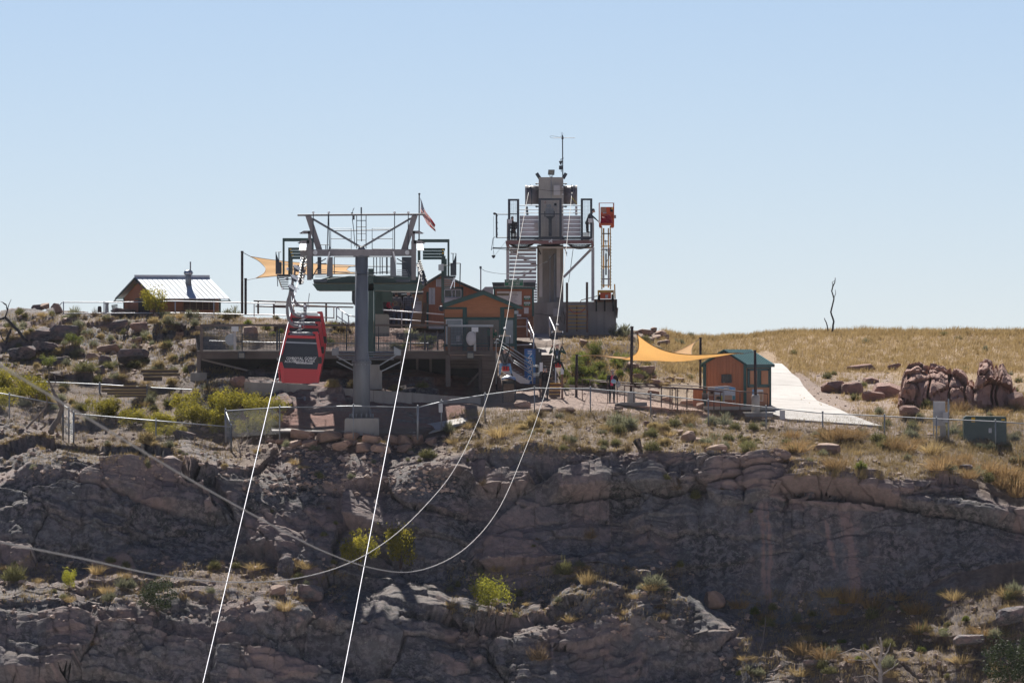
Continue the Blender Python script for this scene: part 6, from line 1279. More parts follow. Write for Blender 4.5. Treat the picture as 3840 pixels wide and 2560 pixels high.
# ------------------------------------------------------------------ people
SKIN = mat('skin', (.64, .40, .31), .6, 0, .08, 8, .03)
def capsule(b, p, q, r0, r1, n=10):
    p, q = Vector(p), Vector(q)
    b.tube([p, q], [r0, r1], n); b.sph(p, r0, (1, 1, 1), n, 6); b.sph(q, r1, (1, 1, 1), n, 6)
def person(J, s, mats, label, hair=None, hat=None, face=Vector((0, -1, 0)), curl=.6, group=None, loc=None):
    """J: joints (world); s: body scale; mats: top, legs, shoes"""
    b = MB(); segs = []
    def cap(a, c, r0, r1, k): capsule(b, J[a], J[c], r0 * s, r1 * s); segs.append((Vector(J[a]), Vector(J[c]), (r0 + r1) / 2 * s, k))
    side = (Vector(J['sr']) - Vector(J['sl'])); side = side.normalized() if side.length else Vector((1, 0, 0))
    fc = face.normalized()
    ch, pe, nk, hd = [Vector(J[k]) for k in ('chest', 'pelvis', 'neck', 'head')]
    ax = (ch - pe).normalized()
    for p, rx, ry, rz in ((ch, .185, .125, .20), ((ch + pe) / 2, .16, .12, .18), (pe, .165, .13, .15)):
        q = Matrix((side, side.cross(ax) if side.cross(ax).length > .3 else fc, ax)).transposed().to_quaternion() if True else None
        b.sph(p, s, (rx, ry, rz), 14, 10, q)
    segs.append((pe.lerp(ch, .35), ch.lerp(nk, .6), .16 * s, 0)); segs.append((pe, pe.lerp(ch, .3), .15 * s, 1))
    for k in 'lr':
        capsule(b, ch.lerp(nk, .45), J['s' + k], .09 * s, .072 * s); segs.append((ch.lerp(nk, .45), Vector(J['s' + k]), .08 * s, 0))
        cap('s' + k, 'e' + k, .066, .052, 0); cap('e' + k, 'w' + k, .050, .036, 0)
        capsule(b, pe, J['h' + k], .12 * s, .095 * s); cap('h' + k, 'k' + k, .093, .064, 1); cap('k' + k, 'a' + k, .062, .044, 1)
        capsule(b, J['a' + k], J['t' + k], .045 * s, .038 * s); segs.append((Vector(J['a' + k]).lerp(Vector(J['t' + k]), .1), Vector(J['t' + k]), .045 * s, 2))
    capsule(b, ch.lerp(nk, .6), hd, .062 * s, .055 * s); segs.append((nk, hd, .06 * s, 3))
    b.sph(hd, s, (.078, .098, .118), 16, 12); b.sph(hd + fc * .085 * s - Vector((0, 0, .055 * s)), .045 * s)
    b.sph(hd + fc * .10 * s - Vector((0, 0, .012 * s)), .020 * s, (1, 1.3, 1.5), 8, 6)
    for k in (-1, 1): b.sph(hd + side * k * .082 * s, .026 * s, (.5, 1, 1.3), 8, 6)
    segs.append((hd, hd + Vector((0, 0, .001)), .11 * s, 3))
    for k in 'lr':      # palms
        w = Vector(J['w' + k]); d = (w - Vector(J['e' + k])).normalized(); capsule(b, w, w + d * .07 * s, .034 * s, .036 * s); segs.append((w + d * .02 * s, w + d * .09 * s, .034 * s, 3))
    me = bpy.data.meshes.new('body'); me.from_pydata([tuple(v) for v in b.v], [], b.f); ob = bpy.data.objects.new('tmp_body', me); COL.objects.link(ob)
    rm = ob.modifiers.new('r', 'REMESH'); rm.mode = 'VOXEL'; rm.voxel_size = .020 * s; sm = ob.modifiers.new('s', 'SMOOTH'); sm.iterations = 3; sm.factor = .5
    dg = bpy.context.evaluated_depsgraph_get(); out = bpy.data.meshes.new_from_object(ob.evaluated_get(dg)); bpy.data.objects.remove(ob); bpy.data.meshes.remove(me)
    bm = bmesh.new(); bm.from_mesh(out); hands = []
    f = MB()
    for k in 'lr':      # five fingers of different length, curled
        w = Vector(J['w' + k]); d = (w - Vector(J['e' + k])).normalized(); palm = w + d * .085 * s
        u = d.cross(fc); u = u.normalized() if u.length > .2 else side; nrm = u.cross(d).normalized()
        if nrm.dot(fc) < 0: nrm = -nrm
        for i, L in enumerate((.070, .082, .078, .060)):
            a = palm + u * (i - 1.5) * .020 * s; p2 = a + (d * .75 + nrm * curl * .5) * L * .55 * s; p3 = p2 + (d * (1 - curl) + nrm * curl) * L * .45 * s
            f.tube([a - d * .02 * s, a, p2, p3], [.011 * s, .011 * s, .010 * s, .008 * s], 6)
        a = w + d * .03 * s - u * .030 * s; f.tube([a, a + (d * .6 - u * .6) * .04 * s, a + (d * .9 - u * .4 + nrm * curl) * .065 * s], [.013 * s, .012 * s, .009 * s], 6)
    nb0 = len(bm.faces); vm = [bm.verts.new(v) for v in f.v]
    for fa in f.f:
        try: bm.faces.new([vm[i] for i in fa])
        except ValueError: pass
    bm.faces.ensure_lookup_table()
    cen = np.array([fa.calc_center_median() for fa in bm.faces]); best = np.full(len(cen), 9e9); mi = np.zeros(len(cen), int)
    for a, c, r, k in segs:
        a_, d_ = np.array(a), np.array(c - a); L2 = max(1e-9, float(d_ @ d_)); t = np.clip(((cen - a_) @ d_) / L2, 0, 1)
        dist = np.linalg.norm(cen - a_ - t[:, None] * d_, axis=1) - r
        mi = np.where(dist < best, k, mi); best = np.minimum(best, dist)
    mi[nb0:] = 3
    root_p = Vector(loc) if loc is not None else Vector((pe.x, pe.y, min(Vector(J['al']).z, Vector(J['ar']).z) - .05 * s))
    for i, fa in enumerate(bm.faces): fa.material_index = int(mi[i]); fa.smooth = True
    bmesh.ops.translate(bm, verts=bm.verts, vec=-root_p)
    out2 = bpy.data.meshes.new('person'); bm.to_mesh(out2); bm.free()
    for m in (*mats, SKIN): out2.materials.append(m)
    o = bpy.data.objects.new('person', out2); COL.objects.link(o); o.location = root_p; tag(o, label, 'person', group)
    eb = MB()
    for k in (-1, 1): eb.sph(hd + fc * .088 * s + side * k * .032 * s + Vector((0, 0, .012 * s)), .012 * s, (1, 1, 1), 8, 6)
    eb.build('eyes', BLACK, o); MB().beam(hd + fc * .112 * s - side * .025 * s - Vector((0, 0, .060 * s)), hd + fc * .112 * s + side * .025 * s - Vector((0, 0, .060 * s)), .008, .012).build('mouth', mat('lips', (.25, .08, .07), .6), o)
    if hair is not None:
        h = MB(); nu, nv = 16, 7; vs = []
        for j in range(nv + 1):
            for i in range(nu):
                p_ = 2 * math.pi * i / nu; fr_h = max(-1., min(1., Vector((math.cos(p_), math.sin(p_), 0)).dot(Vector((fc.x, fc.y, 0)).normalized()))); th_ = math.pi * (.60 - .33 * max(0, min(1, fr_h * 1.6 + .35))) * j / nv; d = Vector((math.sin(th_) * math.cos(p_), math.sin(th_) * math.sin(p_), math.cos(th_)))
                drop = 0.
                r_ = 1.08 + .04 * math.sin(i * 7.3 + j * 3.1); vs.append(hd + Vector((d.x * .083, d.y * .103, (d.z + drop * .5) * .122 + .004)) * s * r_)
        h.add(vs, [(j * nu + i, (j + 1) * nu + i, (j + 1) * nu + (i + 1) % nu, j * nu + (i + 1) % nu) for j in range(nv) for i in range(nu)]); h.build('hair', hair, o, True)
    if hat is not None:
        b2 = MB(); b2.sph(hd + Vector((0, 0, .045 * s)) - fc * .01 * s, s, (.092, .108, .095), 16, 10)
        b2.tube([hd + Vector((0, 0, .022 * s)), hd + Vector((0, 0, .05 * s))], .104 * s, 16); b2.build('hat', hat, o, True)
    return o
def stand(px, py, Y, h, yaw=0., arms='down', lean=0., spread=1.):
    """standing joints; yaw 0 faces the camera; h body height in metres"""
    k = h / 1.72; base = P(px, py, Y)
    t = {'head': (0, -.02, 1.60), 'neck': (0, 0, 1.46), 'chest': (0, 0, 1.27), 'pelvis': (0, 0, .95)}
    for sgn, c in ((-1, 'l'), (1, 'r')):
        t.update({'s' + c: (sgn * .185, 0, 1.40), 'h' + c: (sgn * .085, 0, .92), 'k' + c: (sgn * .10 * spread, -.02, .50), 'a' + c: (sgn * .11 * spread, .03, .085), 't' + c: (sgn * .125 * spread, -.12, .045)})
        if arms == 'phone': t.update({'e' + c: (sgn * .27, -.10, 1.20), 'w' + c: (sgn * .10, -.24, 1.42)})
        elif arms == 'pocket': t.update({'e' + c: (sgn * .28, .07, 1.14), 'w' + c: (sgn * .19, -.08, .95)})
        else: t.update({'e' + c: (sgn * .25, .03, 1.13), 'w' + c: (sgn * .26, -.06, .89)})
    R = Matrix.Rotation(yaw, 3, 'Z')
    return {q: base + R @ (Vector(v) * k) for q, v in t.items()}, k
NAVY, DJEAN = mat('navy_cloth', (.02, .025, .045), .85, 0, .2, 10, .1), mat('dark_denim', (.045, .06, .10), .85, 0, .25, 12, .1)
JEAN = mat('blue_denim', (.14, .24, .40), .85, 0, .25, 12, .1); GREYC = mat('grey_sweatshirt', (.13, .125, .13), .85, 0, .15, 10, .1)
BLKC = mat('black_cloth', (.014, .014, .018), .85, 0, .2, 10, .1); GRNJ = mat('dark_green_jacket', (.018, .045, .036), .7, 0, .2, 10, .1); CRIM = mat('crimson_cloth', (.30, .02, .04), .8, 0, .2, 8, .1)
SHOE = mat('dark_shoe', (.03, .028, .03), .7); SHOEW = mat('pale_shoe', (.35, .34, .34), .7); HAIRB = mat('brown_hair', (.05, .028, .018), .7, 0, .3, 30, .2); HAIRD = mat('black_hair', (.012, .01, .01), .6, 0, .3, 30, .2)
HAIRG = mat('grey_cap', (.18, .17, .17), .8)
def plaid():
    m = bpy.data.materials.new('plaid_shirt'); m.use_nodes = True; n, l = m.node_tree.nodes, m.node_tree.links; b = n['Principled BSDF']; b.inputs['Roughness'].default_value = .85
    tc = n.new('ShaderNodeTexCoord'); out = None
    for ax in (0, 2):
        sp = n.new('ShaderNodeSeparateXYZ'); l.new(tc.outputs['Object'], sp.inputs[0]); mu = n.new('ShaderNodeMath'); mu.operation = 'MULTIPLY'; mu.inputs[1].default_value = 9.0; l.new(sp.outputs[ax], mu.inputs[0])
        fr = n.new('ShaderNodeMath'); fr.operation = 'FRACT'; l.new(mu.outputs[0], fr.inputs[0]); gt = n.new('ShaderNodeMath'); gt.operation = 'GREATER_THAN'; gt.inputs[1].default_value = .5; l.new(fr.outputs[0], gt.inputs[0])
        if out is None: out = gt.outputs[0]
        else:
            ad = n.new('ShaderNodeMath'); ad.operation = 'ADD'; l.new(out, ad.inputs[0]); l.new(gt.outputs[0], ad.inputs[1]); out = ad.outputs[0]
    dv = n.new('ShaderNodeMath'); dv.operation = 'DIVIDE'; dv.inputs[1].default_value = 2; l.new(out, dv.inputs[0])
    r = n.new('ShaderNodeValToRGB'); r.color_ramp.elements[0].color = (.012, .013, .02, 1); r.color_ramp.elements[1].color = (.17, .18, .22, 1); l.new(dv.outputs[0], r.inputs[0]); l.new(r.outputs[0], b.inputs['Base Color']); return m
PLAID = plaid()
away = Vector((0, 1, 0))
J, k = stand(1532, 1227, 504.5, 1.80, math.pi, 'down'); person(J, k, (PLAID, DJEAN, SHOE), 'man in a dark plaid shirt seen from behind at the ticket door', None, None, away)
J, k = stand(1487, 1226, 504.3, 1.74, math.pi, 'pocket'); pg = person(J, k, (GREYC, DJEAN, SHOE), 'man in a grey jacket with a yellow back print seen from behind', HAIRB, None, away)
ZB('s5').ptube([(535, 400, 504.12), (535, 401, 504.115)], [46, 46], 14).build('back_print', mat('print_ring', (.22, .18, .09), .7), pg)
ZB('s5').ptube([(535, 400, 504.10), (535, 401, 504.095)], [32, 32], 14).build('back_print', GREYC, pg)
J, k = stand(1467, 1228, 505.6, 1.66, math.pi * .7, 'pocket'); person(J, k, (CRIM, NAVY, SHOE), 'person in crimson top and green hat half hidden beside the terminal cabinets', None, mat('green_hat', (.03, .10, .06), .8), Vector((.8, .6, 0)))
J, k = stand(1838, 1316, 493.0, 1.26, math.pi * .85, 'down')
J['er'] = P(*cv('h', 880, 360), 492.8); J['wr'] = P(*cv('h', 869, 316), 492.7); J['sr'] = P(*cv('h', 830, 330), 492.95)
person(J, k * 1.1, (mat('bright_green_coat', (.02, .12, .07), .8, 0, .2, 8, .1), BLKC, SHOE), 'child in a green coat raising a hand on the deck', None, mat('green_hood', (.02, .11, .065), .8), Vector((.4, .9, 0)))
def phone(J, label, lift=.0):
    c = (Vector(J['wl']) + Vector(J['wr'])) / 2 + Vector((0, -.05, .11 + lift)); o = MB().box(c, (.075, .012, .15)).build('smartphone', mat('phone_grey', (.30, .31, .33), .3)); tag(o, label, 'phone'); MB().box(c + Vector((-.018, -.008, .05)), (.028, .004, .03)).build('camera_bump', BLACK, o)
J, k = stand(2044, 1506, 487.2, 1.72, 0, 'phone'); person(J, k, (BLKC, mat('charcoal_trousers', (.03, .03, .033), .85), SHOE), 'person in black with a dark beanie filming beside the lower stair', None, mat('dark_beanie', (.03, .035, .04), .85)); phone(J, 'phone held up by the person in the dark beanie')
J, k = stand(2295, 1513, 486.8, 1.62, math.radians(8), 'phone'); wo = person(J, k, (BLKC, BLKC, SHOEW), 'woman in black jacket and pink shirt photographing from the plaza', HAIRD); phone(J, 'phone held up by the woman in the pink shirt')
c = Vector(J['chest']); pk_ = mat('hot_pink_shirt', (.75, .07, .16), .7)
MB().prism([c + Vector(v) for v in ((-.06, -.135, .16), (.05, -.135, .16), (.075, -.15, -.05), (.05, -.145, -.33), (-.075, -.145, -.33), (-.07, -.15, -.05))], (0, .03, 0)).build('shirt', pk_, wo)
bgc = P(*cv('g', 786, 730), 486.5); bag = MB().sph(bgc, .13, (1, .45, .85), 14, 10).build('crossbody_bag', mat('light_blue_bag', (.30, .45, .60), .5), None, True); tag(bag, 'light blue crossbody bag worn by the woman in pink', 'bag')
MB().tube([bgc + Vector((0, 0, .1)), c + Vector((.02, -.16, .05)), c + Vector((.12, -.10, .22))], .012, 5).build('strap', mat('light_blue_bag'), bag)
tt = P(*cv('g', 830, 758), 486.9); tote = MB().sph(tt, .17, (.62, .5, 1.1), 14, 12).build('tote_bag', mat('tote_white', (.60, .60, .62), .8), None, True); tag(tote, 'black and white striped tote bag on the arm of the woman in pink', 'bag')
for i in range(5): MB().tube([tt + Vector((math.cos(a) * .62 * .175 * math.sqrt(max(0.02, 1 - ((i - 2) * .36) ** 2)), math.sin(a) * .5 * .175 * math.sqrt(max(.02, 1 - ((i - 2) * .36) ** 2)), (i - 2) * .068)) for a in np.linspace(0, 2 * math.pi, 13)], .014, 4).build('stripe', NAVY, tote)
# riders on the zip lines
def rider(z, Y, pts, top, legs, shoes, label, hair, lift):
    q = lambda x, y, d=0.: P(*cv('s3', x, y), Y + d)
    J = {k_: q(*v) for k_, v in pts.items()}
    return person(J, .96, (top, legs, shoes), label, hair), J
YA = 11.6 / (bz + 27 / F); YB = (11.6 - 163 / F * 521.) / (bz - 166 / F)
o, JA = rider('s3', YA, {'head': (380, 622), 'neck': (380, 678, .02), 'chest': (378, 745, .02), 'pelvis': (385, 880, .05), 'sl': (310, 705, .02), 'sr': (450, 705, .02), 'el': (232, 800, -.05), 'er': (530, 800, -.05), 'wl': (268, 712, -.22), 'wr': (492, 708, -.22),
     'hl': (335, 880, .02), 'hr': (435, 880, .02), 'kl': (300, 868, -.40), 'kr': (478, 868, -.40), 'al': (282, 1062, -.34), 'ar': (512, 1052, -.34), 'tl': (268, 1098, -.50), 'tr': (530, 1092, -.50)}, GREYC, JEAN, SHOE, 'zip line rider in grey sweatshirt and blue jeans', HAIRB, 0)
o, JB = rider('s3', YB, {'head': (1408, 520), 'neck': (1408, 580, .02), 'chest': (1410, 655, .02), 'pelvis': (1415, 830, .05), 'sl': (1325, 605, .02), 'sr': (1490, 605, .02), 'el': (1262, 650, -.05), 'er': (1566, 648, -.05), 'wl': (1302, 535, -.10), 'wr': (1508, 535, -.10),
     'hl': (1372, 832, .02), 'hr': (1460, 832, .02), 'kl': (1352, 840, -.40), 'kr': (1488, 838, -.40), 'al': (1348, 960, -.34), 'ar': (1530, 945, -.34), 'tl': (1338, 1000, -.50), 'tr': (1552, 982, -.50)}, GRNJ, BLKC, SHOE, 'zip line rider in dark green jacket and black trousers', HAIRD, 0)
def trolley(Y, x, y, sx0, sx1, sy, seat, label, chest):
    o = thing('zip_trolley', P(*cv('s3', x, y), Y), label, 'trolley', 'zip line trolleys')
    b = ZB('s3')
    b.rect(x - 16, y - 6, x + 18, y + 32, Y - .1, .3); b.build('trolley_block', DSTEEL, o)
    for i in (-1, 1): MB().tube([P(*cv('s3', x, y), Y + i * .12) + Vector((-.05, 0, .02)), P(*cv('s3', x, y), Y + i * .12) + Vector((.05, 0, .02))], .05, 10).build('wheel', CHROME, o)
    ZB('s3').rect(x - 30, y - 14, x + 32, y - 4, Y - .06, .12).build('top_plate', CHROME, o)
    ZB('s3').poly([(x - 6, y + 30), (x + 12, y + 30), (x + 30, sy - 34), (sx1, sy - 22), (sx1, sy), (sx0, sy), (sx0, sy - 22), (x - 20, sy - 34)], Y - .03, .06).build('spreader_bar', mat('spreader_tan', (.34, .28, .23), .5), o)
    for ex in (sx0, sx1): ZB('s3').rect(ex - 6, sy - 24, ex + 6, sy + 12, Y - .04, .09).build('end_fitting', CHROME, o)
    for a, c_ in (((sx0 + 8, sy), chest[0]), ((sx1 - 6, sy), chest[1])):
        ZB('s3').bar(*a, c_[0], c_[1] - 60, Y - .05, 13, .03).build('strap', BLACK, o); ZB('s3').bar(c_[0], c_[1] - 60, chest[2][0], chest[2][1], Y - .12, 30, .03).build('harness_strap', BLACK, o)
    ZB('s3').bar(chest[0][0] - 40, chest[2][1] + 40, chest[1][0] + 40, chest[2][1] + 40, Y - .13, 16, .03).build('waist_strap', BLACK, o)
    st_ = ZB('s3').poly(seat, Y - .10, .45).build('seat', mat('red_seat', (.42, .015, .02), .6), o)
    mx = (seat[0][0] + seat[1][0]) / 2
    for dx in (-28, 22): ZB('s3').rect(mx + dx - 9, seat[0][1], mx + dx + 9, seat[2][1] - 24, Y - .12, .02).build('seat_strap', BLACK, st_)
    return o
trolley(YA, 380, 172, 278, 486, 322, [(330, 900), (465, 900), (462, 998), (332, 998)], 'trolley and red sling seat of the rider in jeans', ((305, 650), (470, 650), (385, 830)))
trolley(YB, 1408, 98, 1308, 1516, 240, [(1370, 840), (1482, 840), (1482, 928), (1370, 928)], 'trolley and red sling seat of the rider in dark green', ((1320, 560), (1505, 560), (1412, 740)))
lan = ZB('s3').bar(1408, 700, 1408, 748, YB - .16, 26, .01).build('lanyard_card', PRINT); tag(lan, 'white pass on a lanyard worn by the rider in dark green', 'pass')
ZB('s3').line(YB - .15, 4, (1385, 600), (1405, 702), (1430, 600)).build('cord', mat('lanyard_blue', (.1, .18, .4), .6), lan)
# crew on the launch tower
q = lambda x, y, d=0.: P(*cv('b', x, y), ZY - 1.9 + d)
J = {'head': q(742, 1138), 'neck': q(748, 1172), 'chest': q(758, 1215, .05), 'pelvis': q(752, 1300, .05), 'sl': q(715, 1190), 'sr': q(795, 1195), 'el': q(712, 1255), 'er': q(800, 1255), 'wl': q(745, 1280, -.2), 'wr': q(782, 1278, -.2), 'hl': q(735, 1305), 'hr': q(772, 1305), 'kl': q(735, 1310, -.42), 'kr': q(778, 1310, -.42), 'al': q(738, 1390, -.38), 'ar': q(775, 1390, -.38), 'tl': q(738, 1400, -.5), 'tr': q(775, 1400, -.5)}
person(J, .80, (mat('dark_jacket', (.03, .03, .035), .8), BLKC, SHOE), 'crew member in pale cap sitting behind the left mesh gate', None, HAIRG)
q = lambda x, y, d=0.: P(*cv('s8', x, y), ZY - 1.7 + d)
J = {'head': q(862, 785), 'neck': q(840, 838), 'chest': q(790, 890), 'pelvis': q(740, 1020), 'sl': q(818, 870, -.18), 'sr': q(818, 870, .18), 'el': q(895, 935, -.2), 'er': q(850, 960, .2), 'wl': q(950, 985, -.2), 'wr': q(800, 1020, .15), 'hl': q(740, 1030, -.09), 'hr': q(740, 1030, .09), 'kl': q(755, 1115, -.1), 'kr': q(735, 1115, .1), 'al': q(755, 1200, -.1), 'ar': q(735, 1200, .1), 'tl': q(790, 1208, -.1), 'tr': q(770, 1208, .1)}
person(J, .84, (mat('navy_jacket', (.03, .033, .05), .8), BLKC, SHOE), 'crew member in cap leaning out toward the lift basket', None, mat('grey_blue_cap', (.07, .075, .10), .8), Vector((1, -.2, -.2)))
# ------------------------------------------------------------------ boulders
def boulder_mesh(name, seed, m, ncut=15, lo=.42, hi=.80):
    bm = bmesh.new(); bmesh.ops.create_icosphere(bm, subdivisions=4, radius=1.0)
    v = np.array([p.co for p in bm.verts]); rr = np.random.default_rng(seed)
    v = v / (np.abs(v) ** 5).sum(1)[:, None] ** .2 * np.array([1, 1, .92])          # boxy start
    for k in range(ncut):      # planar fractures
        n = rr.normal(size=3); n[2] *= .8; n /= np.linalg.norm(n); ext = (v @ n).max(); d = ext * rr.uniform(.62, .90); h = v @ n - d; v = v - np.clip(h, 0, None)[:, None] * n
    s = seed * 13.7
    v = v + v * (.055 * fbm(v[:, 0] * 2.4 + s, v[:, 1] * 2.4, v[:, 2] * 2.4, 4, seed))[:, None] - v * (.05 * np.clip(1 - np.abs(fbm(v[:, 0] * 1.3 + s, v[:, 1] * 1.3, v[:, 2] * 3, 2, seed + 9)) / .05, 0, 1))[:, None]
    v = v / np.abs(v).max(0)
    for p, c in zip(bm.verts, v): p.co = c
    me = bpy.data.meshes.new(name); bm.to_mesh(me); bm.free(); me.materials.append(m)
    for p in me.polygons: p.use_smooth = False
    return me
BM = {'grey': [boulder_mesh('boulder', i, MROCK) for i in range(5)], 'red': [boulder_mesh('boulder', 20 + i, MRED) for i in range(5)],
      'tan': [boulder_mesh('boulder', 40 + i, mat('tan_boulder', (.36, .235, .175), .85, 0, .25, 2.5, .5)) for i in range(4)], 'dark': [boulder_mesh('boulder', 60 + i, mat('dark_boulder', (.085, .055, .05), .85, 0, .3, 2.5, .6)) for i in range(3)]}
rb = random.Random(3)
def boulder(px, py, w, h, kind, label, group=None, sink=.25, yaw=None, depth=None, name='boulder', Y=None):
    """centre pixel, pixel width and height"""
    g, n = ground(px, py + h * .5); Yb = Y or g.y; c = P(px, py, Yb + .1); k = mpp(Yb)
    o = bpy.data.objects.new(name, rb.choice(BM[kind])); COL.objects.link(o); o.location = c - Vector((0, 0, h * k * .12))
    o.scale = (w * k * .52, (depth or min(w, h * 1.6) * k) * .55, h * k * .50); o.rotation_euler = (rb.uniform(-.2, .2), rb.uniform(-.22, .22), rb.choice((0, math.pi)) + rb.uniform(-.3, .3) if yaw is None else yaw)
    return tag(o, label, 'boulder', group)
def many(z, lst, kind, label, group, **kw):
    ox, oy, k = z
    for i, (x, y, w, h) in enumerate(sorted(lst)): boulder(ox + x * k, oy + y * k, w * k, h * k, kind, ORD[i] + label, group, **kw)
ORD = ['leftmost ', 'second from left '] + [w_ + ' from left ' for w_ in 'third fourth fifth sixth seventh eighth ninth tenth eleventh twelfth thirteenth fourteenth fifteenth sixteenth seventeenth eighteenth nineteenth twentieth twenty-first twenty-second twenty-third twenty-fourth twenty-fifth twenty-sixth twenty-seventh twenty-eighth twenty-ninth thirtieth thirty-first thirty-second thirty-third thirty-fourth thirty-fifth thirty-sixth'.split()]
FZ = (900, 1400, .4254)
many(FZ, [(545, 530, 255, 80), (785, 542, 235, 100), (980, 550, 145, 95), (1152, 574, 205, 100), (1322, 572, 130, 92), (1450, 582, 150, 92), (1572, 578, 120, 100), (1690, 592, 110, 70)], 'tan', 'large tan boulder in the top row below the tower footing', 'top row of boulders below the footing')
many(FZ, [(480, 612, 110, 70), (620, 612, 160, 70), (900, 632, 190, 85), (1090, 640, 150, 90), (1242, 655, 180, 70), (1440, 655, 150, 70), (380, 596, 140, 50), (290, 590, 130, 40)], 'tan', 'dusty boulder in the lower row below the tower footing', 'lower row of boulders below the footing')
RZ = (2800, 1200, .4422)
for x, y, w, h, lab in ((2300, 660, 170, 180, 'red boulder cut by the right picture edge'), (1250, 395, 110, 60, 'small square red block left of the huge outcrop'),
                        (740, 560, 200, 110, 'low red rock nearest to the road edge'), (890, 570, 190, 120, 'rounded red rock second from the road edge'), (1180, 580, 340, 160, 'broad stepped red rock left of the huge outcrop'), (1040, 505, 150, 70, 'flat red rock above the stepped one'), (1370, 770, 180, 120, 'lone red boulder left of the electric cabinet'), (1070, 640, 200, 90, 'low red rock below the stepped one'), (980, 400, 260, 60, 'flat red ledge on the grassy slope'), (690, 1075, 230, 110, 'pinkish boulder in the brush below the road')):
    boulder(RZ[0] + x * RZ[2], RZ[1] + y * RZ[2], w * RZ[2], h * RZ[2], 'red' if x != 690 else 'tan', lab)
def outcrop(top, base, Y0, depth, label, seed, cracks=()):
    """one fractured rock mass: pixel profiles of its crest and foot, swept front to back"""
    x0, x1 = top[0][0], top[-1][0]; nc, nr = 150, 70; px = np.linspace(x0, x1, nc)
    tp = np.interp(px, *zip(*top)) + 7 * fbm(px / 14, px * 0, px * 0, 3, seed); bs = np.interp(px, *zip(*base)); a = np.linspace(0, math.pi, nr)[:, None]
    q = np.sin(a) ** .5; PY = bs + (tp - bs) * q; YY = Y0 + depth * (1 - np.cos(a)) / 2 + 0 * px; PXX = px + 0 * a
    X_ = (PXX - 1920) / F * YY; Z_ = (1280 - PY) / F * YY
    fa_, ja_, i1_ = facets(X_ / 1.9, YY / 1.6, Z_ / 1.15, seed); fb2, jb2, i2_ = facets(X_ / .7, YY / .6, Z_ / .45, seed + 5)
    dsp = .6 * fa_ - .35 * np.clip(1 - ja_ / .05, 0, 1) + .15 * fb2 - .08 * np.clip(1 - jb2 / .08, 0, 1) + .05 * fbm(X_ / .4, YY / .4, Z_ / .4, 3, seed + 9)
    for cx in cracks: dsp = dsp - .6 * np.exp(-((PXX - cx - 6 * np.sin(PY / 22.)) / 3.5) ** 2)
    X2 = X_ + .2 * (i1_ - .5); Y2 = YY - dsp * np.clip(np.cos(a) + .35, -.3, 1); Z2 = Z_ + .5 * dsp * np.sin(a) * q
    id_ = np.arange(nr * nc).reshape(nr, nc); me = fast_mesh('rock_outcrop', np.stack([X2, Y2, Z2], -1).reshape(-1, 3), np.stack([id_[:-1, :-1], id_[:-1, 1:], id_[1:, 1:], id_[1:, :-1]], -1).reshape(-1, 4), MRED, False)
    o = bpy.data.objects.new('rock_outcrop', me); COL.objects.link(o); tag(o, label, 'rock')
outcrop([(3372, 1490), (3386, 1420), (3398, 1384), (3440, 1362), (3470, 1376), (3500, 1374), (3560, 1382), (3600, 1392), (3628, 1420), (3650, 1452), (3672, 1500)], [(3372, 1560), (3480, 1560), (3660, 1560)], 496.5, 7, 'huge red rock outcrop with vertical cracks on the right slope', 401, (3482, 3560, 3622))
outcrop([(3640, 1500), (3664, 1420), (3672, 1362), (3700, 1350), (3735, 1368), (3760, 1362), (3790, 1412), (3806, 1480), (3815, 1530)], [(3640, 1560), (3815, 1560)], 496.8, 6, 'tall red rock tower at the right end of the outcrop', 431, (3730, 3745))
many((2000, 1150, .3827), [(1000, 250, 60, 40), (1050, 235, 70, 50), (1120, 250, 110, 70), (1180, 222, 60, 60), (1240, 262, 130, 80), (1300, 300, 60, 80), (1210, 300, 100, 60), (1260, 350, 110, 70), (1310, 355, 60, 90), (1150, 330, 90, 50), (1060, 300, 90, 50), (1290, 250, 50, 50), (960, 300, 80, 50)], 'tan', 'boulder piled on the knoll behind the plaza sail', 'boulders piled on the knoll')
many((2000, 1150, .3827), [(965, 585, 140, 110), (1105, 625, 200, 120), (1020, 690, 120, 80), (1150, 690, 120, 40), (1205, 732, 200, 60), (1345, 705, 90, 60), (1440, 712, 110, 50), (1290, 740, 110, 50), (1180, 825, 120, 50)], 'tan', 'boulder on the flowery slope under the plaza sail', 'boulders under the sail')
many((2000, 1150, .3827), [(1515, 930, 170, 90), (1640, 965, 90, 75), (1300, 900, 110, 50), (490, 345, 110, 60), (350, 740, 70, 60)], 'tan', 'pale boulder at the edge of the gravel plaza', 'boulders edging the plaza')
LZ = (0, 1050, .4254)
